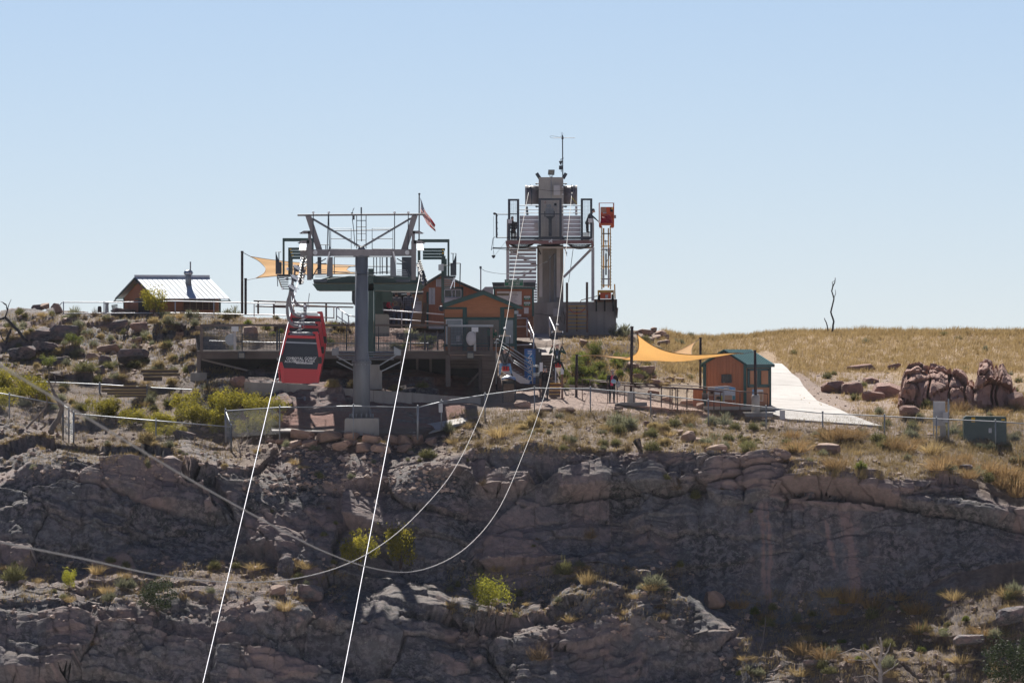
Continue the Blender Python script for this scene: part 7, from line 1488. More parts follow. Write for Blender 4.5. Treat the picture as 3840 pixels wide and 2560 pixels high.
for x, y, w, h, kd, lab in ((1565, 390, 140, 100, 'dark', 'dark cracked boulder below the hilltop house'), (965, 600, 220, 80, 'tan', 'long leaning slab on the left slope'), (825, 665, 130, 60, 'tan', 'lower end of the broken leaning slab'), (480, 715, 220, 90, 'grey', 'rounded grey boulder above the upper fence'), (570, 690, 100, 60, 'dark', 'small dark boulder beside the rounded grey one'), (880, 790, 100, 100, 'grey', 'upright grey boulder above the trail steps'), (930, 700, 120, 110, 'grey', 'block under the leaning slab'),
                            (1190, 650, 300, 150, 'grey', 'broad grey slab beside the deck corner'), (480, 832, 170, 80, 'dark', 'dark boulder just above the upper fence'), (615, 358, 140, 60, 'grey', 'flat boulder near the hill railing'), (2105, 890, 140, 100, 'red', 'reddish boulder at the end of the retaining wall'), (2165, 975, 150, 70, 'red', 'low red boulder under the retaining wall'), (1620, 1350, 220, 100, 'grey', 'grey boulder behind the thicket fence'), (500, 245, 110, 90, 'tan', 'tan boulder by the railing end on the hilltop'), (400, 225, 90, 50, 'tan', 'small tan boulder left of the railing end'),
                            (330, 240, 110, 70, 'grey', 'leftmost boulder on the hilltop'), (1100, 270, 230, 80, 'grey', 'flat boulder in front of the hilltop house'), (960, 400, 330, 80, 'grey', 'long flat rock shelf on the left slope'), (1240, 410, 180, 100, 'red', 'reddish rock at the end of the long shelf'), (300, 470, 330, 130, 'grey', 'great grey slab near the left picture edge'), (560, 450, 260, 140, 'grey', 'great grey slab in the middle of the left slope'), (400, 590, 260, 120, 'grey', 'blocky slab under the great grey ones'), (1195, 520, 110, 50, 'tan', 'small stone in the middle of the left slope'), (1710, 470, 140, 90, 'grey', 'boulder touching the deck railing'), (1560, 460, 130, 60, 'tan', 'flat stone below the dark cracked boulder'), (180, 620, 260, 140, 'grey', 'shaded slab at the far left of the slope'), (2200, 450, 140, 110, 'tan', 'rounded boulder behind the deck mesh')):
    boulder(LZ[0] + x * LZ[2], LZ[1] + y * LZ[2], w * LZ[2], h * LZ[2], kd, lab)
CZ = (1900, 1450, .4254)
for x, y, w, h, lab in ((1600, 430, 130, 100, 'tan boulder on the dry slope below the plaza fence'), (1530, 395, 60, 45, 'small red stone beside the tan slope boulder'), (1690, 465, 80, 60, 'tilted stone right of the tan slope boulder'), (1840, 535, 210, 60, 'flat pink stone at the cliff brink'), (130, 150, 150, 80, 'pale angular rock behind the plaza fence'), (350, 195, 130, 40, 'flat tan rock by the filming person'), (520, 195, 170, 50, 'long flat tan rock under the plaza fence'), (980, 185, 90, 35, 'small flat rock near the woman in pink'), (1240, 320, 90, 50, 'pink stone among the sagebrush')):
    boulder(CZ[0] + x * CZ[2], CZ[1] + y * CZ[2], w * CZ[2], h * CZ[2], 'tan', lab)
for x, y, w, h, kd, lab in ((1155, 2215, 110, 62, 'grey', 'striped boulder on the lower ledge'), (1040, 2205, 60, 40, 'tan', 'small boulder left of the striped one'), (3045, 2480, 60, 36, 'grey', 'pale stone on the shaded gully floor'), (3132, 1860, 64, 34, 'grey', 'loose block in the hollow under the arch'), (3036, 1852, 40, 26, 'grey', 'small stone in the hollow under the arch'), (360, 2176, 60, 24, 'grey', 'flat stone on the lower left ledge'), (3620, 1752, 50, 34, 'grey', 'knob of rock on the right cliff lip'), (2680, 2240, 80, 70, 'tan', 'leaning pink block beside the lower ledge'), (3800, 2300, 120, 70, 'grey', 'boulder near the right edge of the gully'), (3640, 2390, 130, 60, 'grey', 'boulder above the corner juniper')):
    boulder(x, y, w, h, kd, lab)
# loose stones: far too many to count
def scree(name, regions, seed, m, label):
    r = np.random.default_rng(seed); base = np.array([(1, 0, 0), (-1, 0, 0), (0, 1, 0), (0, -1, 0), (0, 0, 1), (0, 0, -1)], float)
    fcs = np.array([(0, 2, 4), (2, 1, 4), (1, 3, 4), (3, 0, 4), (2, 0, 5), (1, 2, 5), (3, 1, 5), (0, 3, 5)]); V, Fc = [], []; o = 0
    for x0, x1, y0, y1, n, s0, s1 in regions:
        for _ in range(n):
            p, nn = ground(r.uniform(x0, x1), r.uniform(y0, y1)); s = s0 * (s1 / s0) ** (r.random() ** 2.2)
            q = Quaternion(Vector(r.normal(size=3)).normalized(), r.uniform(0, 6)).to_matrix(); A = np.array(q)
            v = (base * r.uniform(.6, 1.3, size=(6, 3))) @ A.T * np.array([1, 1, .65]) * s + np.array(p) + np.array([0, 0, s * .2]); V.append(v); Fc.append(fcs + o); o += 6
    me = fast_mesh(name, np.concatenate(V), np.concatenate(Fc), m, False); ob = bpy.data.objects.new(name, me); COL.objects.link(ob); tag(ob, label, 'stones', None, 'stuff'); return ob
scree('scree', [(900, 1700, 1640, 1860, 1500, .03, .22), (1700, 2900, 1560, 1720, 1300, .025, .16), (2800, 3840, 1600, 1800, 700, .03, .2), (0, 900, 1560, 1800, 900, .03, .22), (0, 750, 1180, 1440, 700, .03, .25), (0, 1300, 2100, 2330, 700, .03, .2), (1700, 2600, 2100, 2400, 500, .03, .2), (2700, 3840, 2250, 2560, 700, .03, .2), (2900, 3400, 1400, 1640, 700, .02, .1), (2100, 2700, 1260, 1500, 350, .03, .15)], 9,
      mat('scree_stone', (.34, .25, .205), .85, 0, .4, 1.2, .3), 'loose stones scattered over the dry slopes')
scree('gravel', [(1400, 1690, 1222, 1262, 1600, .02, .05), (1880, 2640, 1470, 1560, 2600, .015, .035)], 10, mat('pink_gravel', (.40, .30, .265), .85, 0, .35, 3, .2), 'pink gravel on the plaza and walkway')
# ------------------------------------------------------------------ plants
def fol(name, c, c2, tr=.42, sc=3.): return mat(name, c, .75, 0, .32, sc, 0., .25, trans=tr, detail=3., col2=c2)
SAGE = fol('sage_leaf', (.20, .205, .125), (.32, .315, .195)); OLIVE = fol('olive_leaf', (.14, .145, .06), (.26, .24, .10)); GRN = fol('green_leaf', (.12, .165, .035), (.26, .27, .06), .5)
BRIGHT = fol('bright_yellow_green_leaf', (.27, .30, .035), (.48, .44, .06), .55); TAN = fol('dry_rabbitbrush', (.38, .29, .135), (.56, .44, .22)); GOLD = fol('dry_grass', (.40, .285, .125), (.58, .43, .21), .45)
RUSTY = fol('russet_grass', (.32, .205, .095), (.46, .31, .15), .4); DKG = fol('dark_juniper', (.035, .055, .022), (.075, .095, .035), .2); DRYB = fol('dry_twig_brown', (.17, .12, .075), (.27, .19, .11), .2); FLOW = fol('yellow_flower', (.62, .40, .03), (.8, .55, .05), .3)
BARK = mat('bark', (.13, .095, .075), .9, 0, .3, 6, .5); DEADW = mat('dead_wood', (.20, .165, .145), .9, 0, .3, 5, .5)
def mesh_from(name, V, T_, m, smooth=False):
    return fast_mesh(name, np.concatenate(V), np.concatenate(T_), m, smooth)
def blade_arrays(base, d, L, W, bend, r):
    """curved blades: base (N,3), direction (N,3), length, width, droop; three triangles each"""
    N = len(base); side = np.cross(d, r.normal(size=(N, 3))); side /= np.linalg.norm(side, axis=1)[:, None] + 1e-9
    mid = base + d * (L * .55)[:, None]; tip = base + d * L[:, None]; h = d.copy(); h[:, 2] = 0
    tip = tip + h * (bend * L)[:, None] - np.array([0, 0, 1]) * (bend * L * .6)[:, None]
    w = (side * W[:, None]); v = np.stack([base - w * .5, base + w * .5, mid - w * .5, mid + w * .5, tip], 1).reshape(-1, 3)
    i = np.arange(N)[:, None] * 5; t = np.concatenate([i + np.array([[0, 1, 3]]), i + np.array([[0, 3, 2]]), i + np.array([[2, 3, 4]])])
    return v, t
def leaf_arrays(c, L, W, r, upb=.3):
    N = len(c); d = r.normal(size=(N, 3)); d[:, 2] += upb; d /= np.linalg.norm(d, axis=1)[:, None]; s = np.cross(d, r.normal(size=(N, 3))); s /= np.linalg.norm(s, axis=1)[:, None] + 1e-9
    v = np.stack([c - d * (L * .5)[:, None], c + s * (W * .5)[:, None], c + d * (L * .5)[:, None], c - s * (W * .5)[:, None]], 1).reshape(-1, 3)
    i = np.arange(N)[:, None] * 4; t = np.concatenate([i + np.array([[0, 1, 2]]), i + np.array([[0, 2, 3]])]); return v, t
def tri_tube(pts, rad, n=4):
    b = MB(); b.tube(pts, rad, n, True); v = np.array([tuple(p) for p in b.v]); t = []
    for f in b.f:
        for k in range(1, len(f) - 1): t.append((f[0], f[k], f[k + 1]))
    return v, np.array(t)
def joinv(parts):
    V, T_, o = [], [], 0
    for v, t in parts: V.append(v); T_.append(t + o); o += len(v)
    return V, T_
def grass_mesh(name, m, seed, n=90, spread=.22, h=.5, w=.012, bend=.35, tilt=.55):
    r = np.random.default_rng(seed); a = r.uniform(0, 2 * np.pi, n); q = np.sqrt(r.random(n)) * spread; base = np.stack([np.cos(a) * q * .5, np.sin(a) * q * .5, np.zeros(n)], 1)
    t = r.random(n) * tilt; d = np.stack([np.cos(a) * np.sin(t), np.sin(a) * np.sin(t), np.cos(t)], 1); L = h * r.uniform(.55, 1.1, n)
    return mesh_from(name, *joinv([blade_arrays(base, d, L, np.full(n, w), bend * r.random(n), r)]), m)
def brush_mesh(name, m, seed, n=700, R=.5, H=.55, w=.014, leaf=.0, lumps=5):
    """dense twiggy brush: fine blades fanning from several crowns"""
    r = np.random.default_rng(seed); parts = []
    for k in range(lumps):
        a0 = r.uniform(0, 2 * np.pi); rc = R * .42 * math.sqrt(r.random()); cx, cy = rc * math.cos(a0), rc * math.sin(a0); nn = n // lumps; hh = H * r.uniform(.7, 1.05) * (1 - .3 * rc / R)
        a = r.uniform(0, 2 * np.pi, nn); t = np.arccos(1 - r.random(nn) * .93); d = np.stack([np.cos(a) * np.sin(t), np.sin(a) * np.sin(t), np.cos(t)], 1)
        s0 = r.uniform(.05, .72, nn); L = hh * r.uniform(.22, .42, nn); base = np.array([cx, cy, .02]) + d * (s0 * hh)[:, None] * np.array([R * .62 / H * .95, R * .62 / H * .95, 1])
        dd = d + r.normal(size=(nn, 3)) * .28 + np.array([0, 0, .45]); dd /= np.linalg.norm(dd, axis=1)[:, None]
        parts.append(blade_arrays(base, dd, L, np.full(nn, w) * r.uniform(.7, 1.4, nn), .15 * r.random(nn), r))
    return mesh_from(name, *joinv(parts), m)
def stems_mesh(name, m, seed, H=.6, R=.35, n=7, rad=.014):
    r = np.random.default_rng(seed); parts = []
    for k in range(n):
        a = r.uniform(0, 6.28); q = R * r.uniform(.3, 1); pts = [Vector((0, 0, -.12)), Vector((q * .3 * math.cos(a), q * .3 * math.sin(a), H * .35)), Vector((q * math.cos(a + .2), q * math.sin(a + .2), H * r.uniform(.7, .95)))]
        parts.append(tri_tube(pts, [rad, rad * .8, rad * .3]))
    return mesh_from(name, *joinv(parts), m)
def leafy_mesh(name, m, seed, n=1500, R=.7, H=1.0, leaf=.06, lumps=11):
    r = np.random.default_rng(seed); C = []
    for k in range(lumps):
        a = r.uniform(0, 6.28); q = R * .68 * math.sqrt(r.random()); z = H * r.uniform(.28, .80); rr = R * r.uniform(.24, .42); nn = n // lumps
        u = r.normal(size=(nn, 3)); u /= np.linalg.norm(u, axis=1)[:, None]; u = u * (rr * (.35 + .65 * r.random(nn) ** .5))[:, None] * np.array([1, 1, .8]); C.append(u + np.array([q * math.cos(a), q * math.sin(a), z]))
        ns = nn // 8; a2 = np.array([q * math.cos(a), q * math.sin(a), z]); top = a2 + np.stack([r.normal(size=ns) * rr * .5, r.normal(size=ns) * rr * .5, rr * (.5 + r.random(ns) * .9)], 1); C.append(top)
    C = np.concatenate(C); C[:, 2] = np.maximum(C[:, 2], .02); N = len(C)
    return mesh_from(name, *joinv([leaf_arrays(C, leaf * r.uniform(.7, 1.5, N), leaf * .55 * r.uniform(.7, 1.3, N), r)]), m)
PM = {}
def variants(key, fn, k=3): PM[key] = [fn(i) for i in range(k)]
variants('sage', lambda i: brush_mesh('sagebrush', SAGE, 100 + i)); variants('olive', lambda i: brush_mesh('brush', OLIVE, 110 + i)); variants('tan', lambda i: brush_mesh('rabbitbrush', TAN, 120 + i, 1100, .5, .5, .016, lumps=7))
variants('grn', lambda i: brush_mesh('green_brush', GRN, 130 + i, 900, .5, .6, .018)); variants('leafy', lambda i: leafy_mesh('leafy_crown', GRN, 140 + i)); variants('bright', lambda i: leafy_mesh('bright_crown', BRIGHT, 150 + i, 2200, .7, 1.0, .055, 14))
variants('dry', lambda i: brush_mesh('dry_shrub', DRYB, 160 + i, 420, .5, .65, .010)); variants('gold', lambda i: grass_mesh('bunch_grass', GOLD, 170 + i, 200, .42, .6, .010, .6, .75 + .1 * i), 5); variants('rusty', lambda i: grass_mesh('bunch_grass', RUSTY, 180 + i, 240, .55, .5, .010, .7, .8 + .1 * i), 5)
variants('yucca', lambda i: grass_mesh('yucca', OLIVE, 190 + i, 60, .1, .45, .028, .05, 1.1), 2); variants('yell', lambda i: leafy_mesh('thicket_crown', fol('thicket_leaf', (.19, .20, .03), (.46, .38, .05), .55), 200 + i, 1900, .7, 1.0, .06, 13))
variants('stem', lambda i: stems_mesh('stems', BARK, 210 + i)); variants('juniper', lambda i: leafy_mesh('juniper_crown', DKG, 220 + i, 2600, .6, 1.1, .05, 16), 2)
rp = random.Random(21)
NAMES = {'sage': 'sagebrush', 'olive': 'olive_brush', 'tan': 'rabbitbrush', 'grn': 'green_brush', 'leafy': 'leafy_shrub', 'bright': 'bright_shrub', 'dry': 'dry_shrub', 'gold': 'bunch_grass', 'rusty': 'bunch_grass', 'yucca': 'yucca', 'yell': 'leafy_shrub', 'juniper': 'juniper'}
NATH = {'sage': .72, 'olive': .72, 'tan': .68, 'grn': .8, 'leafy': 1.05, 'bright': 1.05, 'dry': .85, 'gold': .6, 'rusty': .5, 'yucca': .45, 'yell': 1.05, 'juniper': 1.15}
NATW = {'sage': 1.0, 'olive': 1.0, 'tan': 1.0, 'grn': 1.0, 'leafy': 1.3, 'bright': 1.3, 'dry': 1.0, 'gold': .6, 'rusty': .8, 'yucca': .7, 'yell': 1.3, 'juniper': 1.1}
def plant(kind, px, py, w, h, label, group=None, cat='shrub', Y=None):
    """foot at the pixel, pixel width and height"""
    g, n = ground(px, py); k = mpp(g.y); sx_, sz_ = w * k / NATW[kind], h * k / NATH[kind]
    if kind in ('leafy', 'bright', 'yell', 'juniper'):
        o = thing(NAMES[kind], g - Vector((0, 0, .03)), label, cat, group); o.rotation_euler.z = rp.uniform(0, 6.28); o.scale = (sx_, sx_, sz_)
        c = bpy.data.objects.new('crown', rp.choice(PM[kind])); COL.objects.link(c); c.parent = o
        s_ = bpy.data.objects.new('stem', rp.choice(PM['stem'])); COL.objects.link(s_); s_.parent = o
    else:
        o = bpy.data.objects.new(NAMES[kind], rp.choice(PM[kind])); COL.objects.link(o); o.location = g - Vector((0, 0, .03)); o.rotation_euler.z = rp.uniform(0, 6.28); o.scale = (sx_, sx_, sz_); tag(o, label, cat, group)
    return o
# single plants that stand out
for kd, px, py, w, h, lab in (('yell', 577, 1186, 130, 118, 'bright green shrub in front of the hilltop house'), ('bright', 1800, 2312, 185, 150, 'glowing yellow-green shrub on the lower cliff ledge'), ('yell', 1345, 2130, 150, 170, 'yellow-green shrub in a cleft, left of the two beside the haul rope'), ('yell', 1500, 2130, 150, 175, 'yellow-green shrub in a cleft, right of the two beside the haul rope'),
    ('juniper', 590, 2310, 150, 150, 'small dark juniper on the lower left ledge'), ('juniper', 3800, 2600, 260, 240, 'dark juniper in the lower right corner'), ('bright', 258, 2215, 70, 90, 'small yellow bush on the lower left ledge'), ('dry', 2545, 1850, 120, 110, 'bare twiggy shrub growing from the cliff face'), ('dry', 2205, 2020, 90, 80, 'thin golden twigs on the shaded cliff below the brink'), ('olive', 2130, 2160, 120, 110, 'dark shrub with golden tips at the ledge corner'),
    ('tan', 540, 1690, 110, 90, 'rounded tan rabbitbrush below the thicket fence'), ('tan', 455, 1432, 70, 48, 'round tan rabbitbrush left of the trail steps'), ('tan', 640, 1442, 70, 56, 'round tan rabbitbrush right of the trail steps'), ('tan', 2000, 1600, 100, 84, 'golden rabbitbrush under the plaza fence'), ('olive', 325, 1430, 150, 70, 'olive brush above the upper fence'), ('sage', 860, 1192, 110, 80, 'tall grey-green brush near the two sail posts'), ('sage', 280, 1192, 110, 80, 'tall grey brush by the hill railing end'), ('dry', 352, 1190, 50, 60, 'dark thin shrub beside the pale bin'),
    ('sage', 2310, 1590, 120, 74, 'blue-grey sagebrush below the woman in pink'), ('sage', 2690, 1595, 150, 90, 'wide blue-grey sagebrush below the shed'), ('olive', 2530, 1600, 100, 66, 'olive brush on the slope below the queue railing'), ('gold', 2580, 1590, 60, 70, 'golden bunch grass left of the wide sagebrush'), ('grn', 3265, 1762, 90, 66, 'fresh green tuft above the right cliff'), ('olive', 3285, 1665, 90, 80, 'dark round brush beside the road end'), ('sage', 2330, 1262, 130, 90, 'dense grey-green bush at the corner of the concrete base'), ('sage', 2540, 1292, 70, 50, 'grey bush at the right foot of the boulder knoll'),
    ('grn', 1590, 1290, 110, 70, 'leafy weeds behind the right part of the deck mesh'), ('sage', 1540, 1268, 110, 62, 'grey weeds in front of the walkway railing'), ('tan', 1240, 1452, 90, 66, 'yellow rabbitbrush left of the tower column'), ('tan', 1320, 1455, 80, 60, 'yellow rabbitbrush touching the tower column'), ('tan', 1480, 1468, 80, 44, 'yellow brush right of the tower column'), ('olive', 1580, 1472, 80, 44, 'olive brush at the retaining wall under the deck'), ('olive', 700, 1400, 80, 66, 'dark olive bush at the deck corner'), ('tan', 590, 1385, 70, 66, 'orange-tinged bush above the trail steps'),
    ('olive', 500, 1380, 80, 52, 'dark bush left of the orange-tinged one'), ('leafy', 180, 1385, 90, 60, 'yellow-green bush low on the left slope'), ('leafy', 275, 1300, 90, 60, 'leafy yellow bush in the middle of the left slope'), ('sage', 345, 1300, 60, 52, 'upright grey bush beside the leafy yellow one'), ('sage', 300, 1332, 60, 40, 'pale sage under the leafy yellow bush'), ('olive', 118, 1365, 80, 60, 'olive bush at the left edge of the slope'), ('sage', 1690, 1620, 90, 80, 'pale sage beside the notice plate'), ('gold', 1870, 1640, 80, 70, 'gold bunch grass on the slope below the kiosk'), ('olive', 1600, 1720, 130, 70, 'olive brush below the boulder rows'),
    ('olive', 50, 2180, 130, 110, 'yellowish brush on the ledge at the left edge'), ('sage', 470, 2210, 120, 90, 'grey brush on the lower left ledge'), ('gold', 1060, 2290, 70, 60, 'spiky straw plant on the lower ledge'), ('dry', 340, 2420, 70, 46, 'brown twigs on the lowest left ledge'), ('sage', 2450, 2200, 160, 80, 'wide grey brush on the middle ledge'), ('gold', 2205, 2190, 60, 70, 'straw tuft at the left end of the middle ledge'), ('dry', 2010, 2480, 130, 120, 'dry brush in the lower gully'), ('sage', 880, 1330, 80, 62, 'brush behind the deck mesh beside the white control box')):
    plant(kd, px, py, w, h, lab, None, 'shrub' if kd not in ('gold', 'rusty') else 'grass tuft')
# plants that nothing tells apart, region by region
rq = random.Random(33)
made = []
def fill(n, kinds, x0, x1, y0, y1, w0, w1, label, group, cond=None, cat='shrub'):
    c = 0; tries = 0
    while c < n and tries < n * 12:
        tries += 1; px, py = rq.uniform(x0, x1), rq.uniform(y0, y1)
        if cond and not cond(px, py): continue
        kd = rq.choice(kinds); w = (.85 if kd == 'gold' else 1.3) * (w0 + (w1 - w0) * rq.random() ** 1.6); o_ = plant(kd, px, py, w, w * rq.uniform(.55, .85) * ({'gold': 1.1, 'yell': .95, 'leafy': 1.2}.get(kd, 1)), label, group, cat); made.append((kd, px, o_)); c += 1
ADJ = {'sage': 'grey sagebrush', 'olive': 'olive brush', 'tan': 'tan rabbitbrush', 'grn': 'fresh green brush', 'leafy': 'leafy green shrub', 'dry': 'brown twiggy shrub', 'gold': 'golden grass tuft', 'rusty': 'russet grass tuft', 'yell': 'yellow-green shrub'}
_fill = fill
def fill(n, kinds, x0, x1, y0, y1, w0, w1, label, group, cond=None, cat='shrub'):
    had = len(made); _fill(n, kinds, x0, x1, y0, y1, w0, w1, label, group, cond, cat); new = made[had:]
    for kd in set(k for k, _, _ in new):      # each one is named by its kind and its place in its patch, counted from the left
        for i, (k_, px_, o) in enumerate(sorted((t for t in new if t[0] == kd), key=lambda t: t[1])): o['label'] = ORD[i] + ADJ[kd] + ' ' + label
fill(30, ['yell'], 360, 1040, 1530, 1650, 70, 120, 'of the glossy thicket behind the fence', 'thicket behind the fence')
fill(7, ['yell'], -60, 170, 1470, 1570, 90, 140, 'in the thicket at the picture edge', 'thicket at the left edge')
fill(78, ['sage', 'olive', 'tan', 'sage', 'dry'], 0, 740, 1190, 1420, 28, 66, 'among the left slope boulders', 'brush on the left slope')
fill(26, ['sage', 'olive', 'tan', 'gold'], 20, 900, 1168, 1200, 24, 56, 'along the left hilltop skyline', 'brush on the left hilltop')
fill(22, ['sage', 'tan', 'gold', 'grn'], 930, 1330, 1195, 1300, 26, 60, 'on the bank behind the deck mesh', 'weeds behind the deck')
fill(16, ['sage', 'grn', 'gold', 'olive'], 1440, 1700, 1262, 1330, 24, 54, 'between the walkway and the deck', 'weeds below the walkway')
fill(34, ['grn', 'grn', 'leafy', 'olive'], 2105, 2440, 1330, 1450, 40, 86, 'in the flowery patch behind the plaza', 'green brush behind the plaza', lambda x, y: y > 1330 + (x - 2105) * .05)
fill(34, ['gold', 'sage', 'olive', 'gold'], 2110, 2660, 1262, 1480, 30, 62, 'on the slope behind the plaza sail', 'dry brush behind the sail')
fill(54, ['sage', 'gold', 'olive', 'tan', 'gold', 'dry'], 1690, 2950, 1560, 1690, 26, 66, 'between the plaza fence and the cliff', 'brush on the dry slope')
fill(52, ['rusty', 'gold', 'olive', 'sage', 'rusty'], 2900, 3840, 1620, 1790, 36, 92, 'on the slope above the right cliff', 'brush above the right cliff', lambda x, y: y < 1770 + max(0, x - 3500) * .2)
fill(14, ['rusty', 'olive', 'rusty', 'sage'], 3560, 3840, 1760, 1880, 60, 110, 'in the big clumps at the right slope edge', 'russet bunches at the right edge', lambda x, y: y < 1800 + (x - 3560) * .3)
fill(36, ['sage', 'gold', 'olive', 'tan'], 2960, 3840, 1400, 1620, 28, 66, 'around the red outcrop', 'brush around the red outcrop', lambda x, y: x > 2960 + (y - 1380) * 1.4)
fill(34, ['sage', 'olive', 'gold', 'tan', 'sage'], 20, 800, 1425, 1545, 30, 70, 'between the two left fences', 'brush between the left fences')
fill(26, ['sage', 'gold', 'tan', 'dry'], 0, 900, 1600, 1760, 26, 58, 'on the shelf below the left fences', 'brush below the left fences')
fill(20, ['sage', 'gold', 'olive'], 950, 1750, 1650, 1800, 24, 56, 'in the rubble below the boulder rows', 'weeds in the rubble')
fill(30, ['sage', 'gold', 'olive', 'dry', 'gold'], 0, 1300, 2110, 2260, 30, 72, 'on the lower left ledge', 'brush on the lower left ledge')
fill(30, ['olive', 'gold', 'dry', 'sage'], 1640, 2560, 2120, 2380, 30, 74, 'on the lower middle ledges', 'brush on the lower middle ledges')
fill(64, ['olive', 'gold', 'grn', 'rusty', 'sage'], 2760, 3840, 2230, 2540, 36, 90, 'in the shaded lower right gully', 'brush in the lower right gully')
fill(12, ['dry', 'olive'], 900, 2900, 1800, 2080, 26, 60, 'clinging to the shaded cliff face', 'plants on the cliff face')
fill(10, ['gold', 'olive'], 2560, 3840, 1243, 1262, 26, 50, 'on the grassy skyline', 'tufts on the skyline', None, 'grass tuft')
fill(16, ['olive', 'sage', 'gold'], 2700, 3840, 1270, 1400, 24, 50, 'on the golden hill', 'tufts on the golden hill', None, 'grass tuft')
fill(30, ['olive', 'sage', 'tan', 'olive'], 2250, 3700, 1590, 1700, 44, 84, 'in the denser scrub near the cliff rim', 'denser scrub near the cliff rim')
fill(16, ['gold', 'rusty', 'olive'], 3330, 3840, 1505, 1575, 40, 74, 'at the foot of the red outcrop', 'plants at the foot of the outcrop')
# grass carpets: nobody could count the blades
def carpet(name, regions, m, seed, label, w=.012):
    r = np.random.default_rng(seed); Bs, Ls, Ds = [], [], []
    for x0, x1, y0, y1, n, per, h, cond in regions:
        for _ in range(n):
            px, py = r.uniform(x0, x1), r.uniform(y0, y1)
            if cond and not cond(px, py): continue
            g, nn = ground(px, py); hh = h * r.uniform(.5, 1.2)
            a = r.uniform(0, 6.28, per); t = r.random(per) * .5; q = r.normal(size=(per, 2)) * .10
            Bs.append(np.array(g) + np.concatenate([q, np.full((per, 1), -.03)], 1)); Ds.append(np.stack([np.cos(a) * np.sin(t) + .12, np.sin(a) * np.sin(t), np.cos(t)], 1)); Ls.append(hh * r.uniform(.5, 1.1, per))
    B_, D_, L_ = np.concatenate(Bs), np.concatenate(Ds), np.concatenate(Ls); v, t = blade_arrays(B_, D_, L_, np.full(len(B_), w), .35 * r.random(len(B_)), r)
    ob = bpy.data.objects.new(name, fast_mesh(name, v, t, m, False)); COL.objects.link(ob); tag(ob, label, 'grass', None, 'stuff')
carpet('dry_grass', [(2480, 3990, 1238, 1400, 7500, 9, .38, lambda x, y: not (2740 < x < 2905 + max(0, y - 1352) * 1.0 and y > 1325)), (2480, 3990, 1240, 1262, 1500, 9, .42, None), (2990, 3990, 1390, 1640, 2200, 8, .32, lambda x, y: x > 2990 + (y - 1400) * 1.6), (2100, 2640, 1270, 1440, 1300, 8, .34, None)], GOLD, 51, 'dry golden grass on the hill and slopes', .016)
carpet('straw_grass', [(1680, 3990, 1540, 1700, 4600, 8, .32, None), (0, 900, 1180, 1420, 2600, 7, .28, None), (0, 900, 1430, 1740, 2000, 7, .26, None), (900, 1400, 1195, 1300, 700, 8, .32, None), (0, 1300, 2120, 2260, 900, 7, .28, None), (1650, 2560, 2130, 2330, 700, 7, .28, None), (2760, 3990, 2220, 2560, 1600, 8, .34, None), (3000, 3990, 1640, 1800, 2400, 8, .36, None)], fol('straw', (.33, .24, .11), (.50, .38, .19), .4), 52, 'straw coloured grass between the rocks', .014)
# flowers dotted through the green brush
fb = MB(); rf_ = random.Random(8)
for _ in range(160):
    x, y = (rf_.uniform(2110, 2440), rf_.uniform(1300, 1440)) if rf_.random() < .7 else rf_.choice([(rf_.uniform(1860, 1990), rf_.uniform(1255, 1300)), (rf_.uniform(2990, 3200), rf_.uniform(1480, 1560))])
    g, n = ground(x, y); fb.sph(g + Vector((0, -.25, rf_.uniform(.25, .6))), rf_.uniform(.018, .035), (1, 1, .6), 6, 4)
fo = fb.build('flowers', FLOW); tag(fo, 'tiny yellow flowers dotted through the green brush', 'flowers', None, 'stuff')
# ------------------------------------------------------------------ dead wood
def dead_tree(name, pts, label, Y, m=DEADW, cat='dead tree', z=None):
    """list of limbs: [(px, py), ...], radius start, radius end (pixels)"""
    root = P(*pts[0][0][0], Y); o = thing(name, root, label, cat)
    for i, (ln, r0, r1) in enumerate(pts):
        q = [P(x, y, Y + .25 * math.sin(i * 2.1 + j)) if (i or j) else P(x, y, Y) for j, (x, y) in enumerate(ln)]; n = len(q)
        sm = []
        for j in range(n - 1):
            for t in (0, .33, .66): sm.append(q[j].lerp(q[j + 1], t) + Vector((rf_.uniform(-.012, .012), 0, rf_.uniform(-.012, .012))))
        sm.append(q[-1]); rr = [mpp(Y) * (r0 + (r1 - r0) * j / (len(sm) - 1)) for j in range(len(sm))]
        MB().tube(sm, rr, 8).build('trunk' if i == 0 else 'branch', m, o, True)
    return o
dead_tree('dead_tree', [([(3121, 1246), (3126, 1205), (3116, 1170), (3128, 1120), (3118, 1090), (3130, 1060), (3132, 1042)], 3.8, 1.4), ([(3108, 1246), (3100, 1215), (3094, 1200), (3092, 1192)], 2.6, 1.2), ([(3120, 1090), (3124, 1066), (3120, 1058), (3132, 1052)], 1.8, .8), ([(3126, 1118), (3134, 1100), (3132, 1086)], 1.6, .7)], 'thin bare dead tree on the right skyline', 566, mat('charred_wood', (.05, .045, .05), .9))
dead_tree('snag', [([(190, 1622), (198, 1600), (220, 1570), (232, 1530), (218, 1500), (205, 1478), (196, 1455)], 12, 5), ([(196, 1455), (180, 1425), (188, 1400), (172, 1380)], 4, 1.2), ([(205, 1478), (186, 1462), (176, 1440)], 3, 1), ([(100, 1605), (112, 1590), (150, 1555), (172, 1528), (178, 1505), (172, 1480)], 5, 2), ([(150, 1610), (168, 1598), (172, 1586), (150, 1580), (142, 1560), (150, 1530)], 4, 1.4), ([(196, 1455), (210, 1430), (205, 1410)], 2.4, .8)], 'twisted dead snag by the left chain-link gate', 482.5)
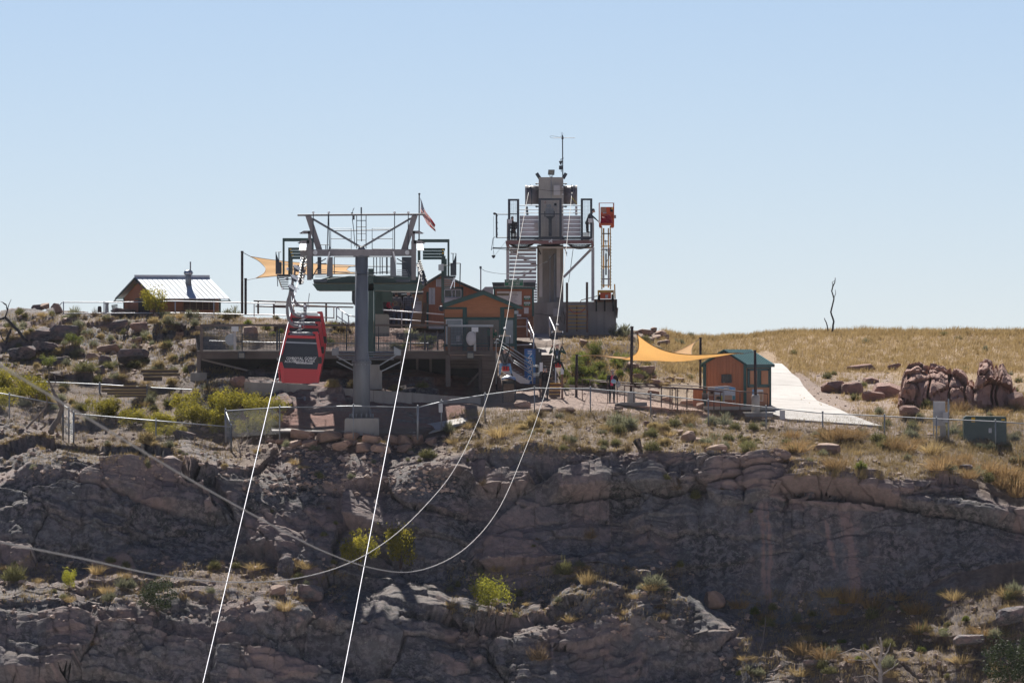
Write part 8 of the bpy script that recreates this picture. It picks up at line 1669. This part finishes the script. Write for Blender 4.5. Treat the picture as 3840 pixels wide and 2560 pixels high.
dead_tree('dead_branch', [([(100, 1282), (68, 1240), (34, 1205), (20, 1190)], 6, 5), ([(20, 1190), (-10, 1200), (-40, 1185)], 5, 2), ([(20, 1190), (28, 1162), (22, 1140), (8, 1132)], 3, 1), ([(28, 1162), (34, 1140), (42, 1122)], 2, .8), ([(22, 1285), (34, 1250), (40, 1235)], 6, 4), ([(22, 1285), (8, 1268), (-4, 1240)], 3, 1.4), ([(24, 1145), (2, 1130)], 1.4, .7)], 'dark bent dead branch at the left edge of the hill', 505, mat('charred_wood'))
dead_tree('dead_tree', [([(3300, 2590), (3302, 2520), (3298, 2480), (3308, 2430), (3300, 2390)], 9, 3), ([(3302, 2520), (3270, 2470), (3240, 2440), (3200, 2430), (3150, 2450)], 5, 1.2), ([(3298, 2480), (3330, 2440), (3340, 2410)], 4, 1), ([(3270, 2470), (3240, 2475), (3180, 2470)], 2.5, .8), ([(3300, 2560), (3260, 2530), (3210, 2535)], 3, .9), ([(3305, 2530), (3350, 2500), (3365, 2470)], 3, .9), ([(3308, 2430), (3290, 2405), (3285, 2380)], 2, .7), ([(3240, 2440), (3235, 2410)], 1.6, .6)], 'pale bare dead tree standing in the lower right gully', 459, mat('silver_wood', (.30, .26, .235), .9, 0, .3))
dead_tree('dead_tree', [([(2850, 2460), (2862, 2400), (2868, 2350), (2872, 2318)], 4.5, 2), ([(2868, 2345), (2882, 2330)], 2, .8), ([(2872, 2320), (2866, 2308)], 1.6, .7)], 'short charred stick standing before the big shaded slab', 462, mat('charred_wood'))
dead_tree('dead_shrub', [([(740, 1720), (736, 1690), (728, 1665)], 3, 1.4), ([(736, 1690), (752, 1668), (760, 1640)], 2.2, .8), ([(728, 1665), (712, 1648), (700, 1640)], 1.8, .7), ([(740, 1700), (764, 1690), (778, 1672)], 1.8, .7), ([(728, 1665), (734, 1640), (728, 1622)], 1.6, .6)], 'grey bare shrub behind the thicket fence', 481, mat('silver_wood'))
dead_tree('dead_shrub', [([(905, 1730), (900, 1690), (890, 1650)], 3, 1.4), ([(900, 1690), (925, 1660), (945, 1640)], 2, .7), ([(890, 1650), (872, 1632)], 1.6, .6), ([(902, 1700), (880, 1680), (862, 1672)], 1.8, .6), ([(925, 1660), (930, 1635)], 1.4, .5)], 'grey bare shrub right of the thicket fence end', 480, mat('silver_wood'))
# ------------------------------------------------------------------ air of the canyon
hb_ = MB().box((0, 370, -120), (2200, 900, 420)).build('haze', bpy.data.materials.new('canyon_air')); hb_['kind'] = 'stuff'
hm = hb_.data.materials[0]; hm.use_nodes = True; hn, hl = hm.node_tree.nodes, hm.node_tree.links; hn.remove(hn['Principled BSDF'])
pv = hn.new('ShaderNodeVolumePrincipled'); pv.inputs['Color'].default_value = (.86, .92, 1.0, 1); pv.inputs['Density'].default_value = 2.3e-5; pv.inputs['Anisotropy'].default_value = .3
hl.new(pv.outputs[0], hn['Material Output'].inputs['Volume'])
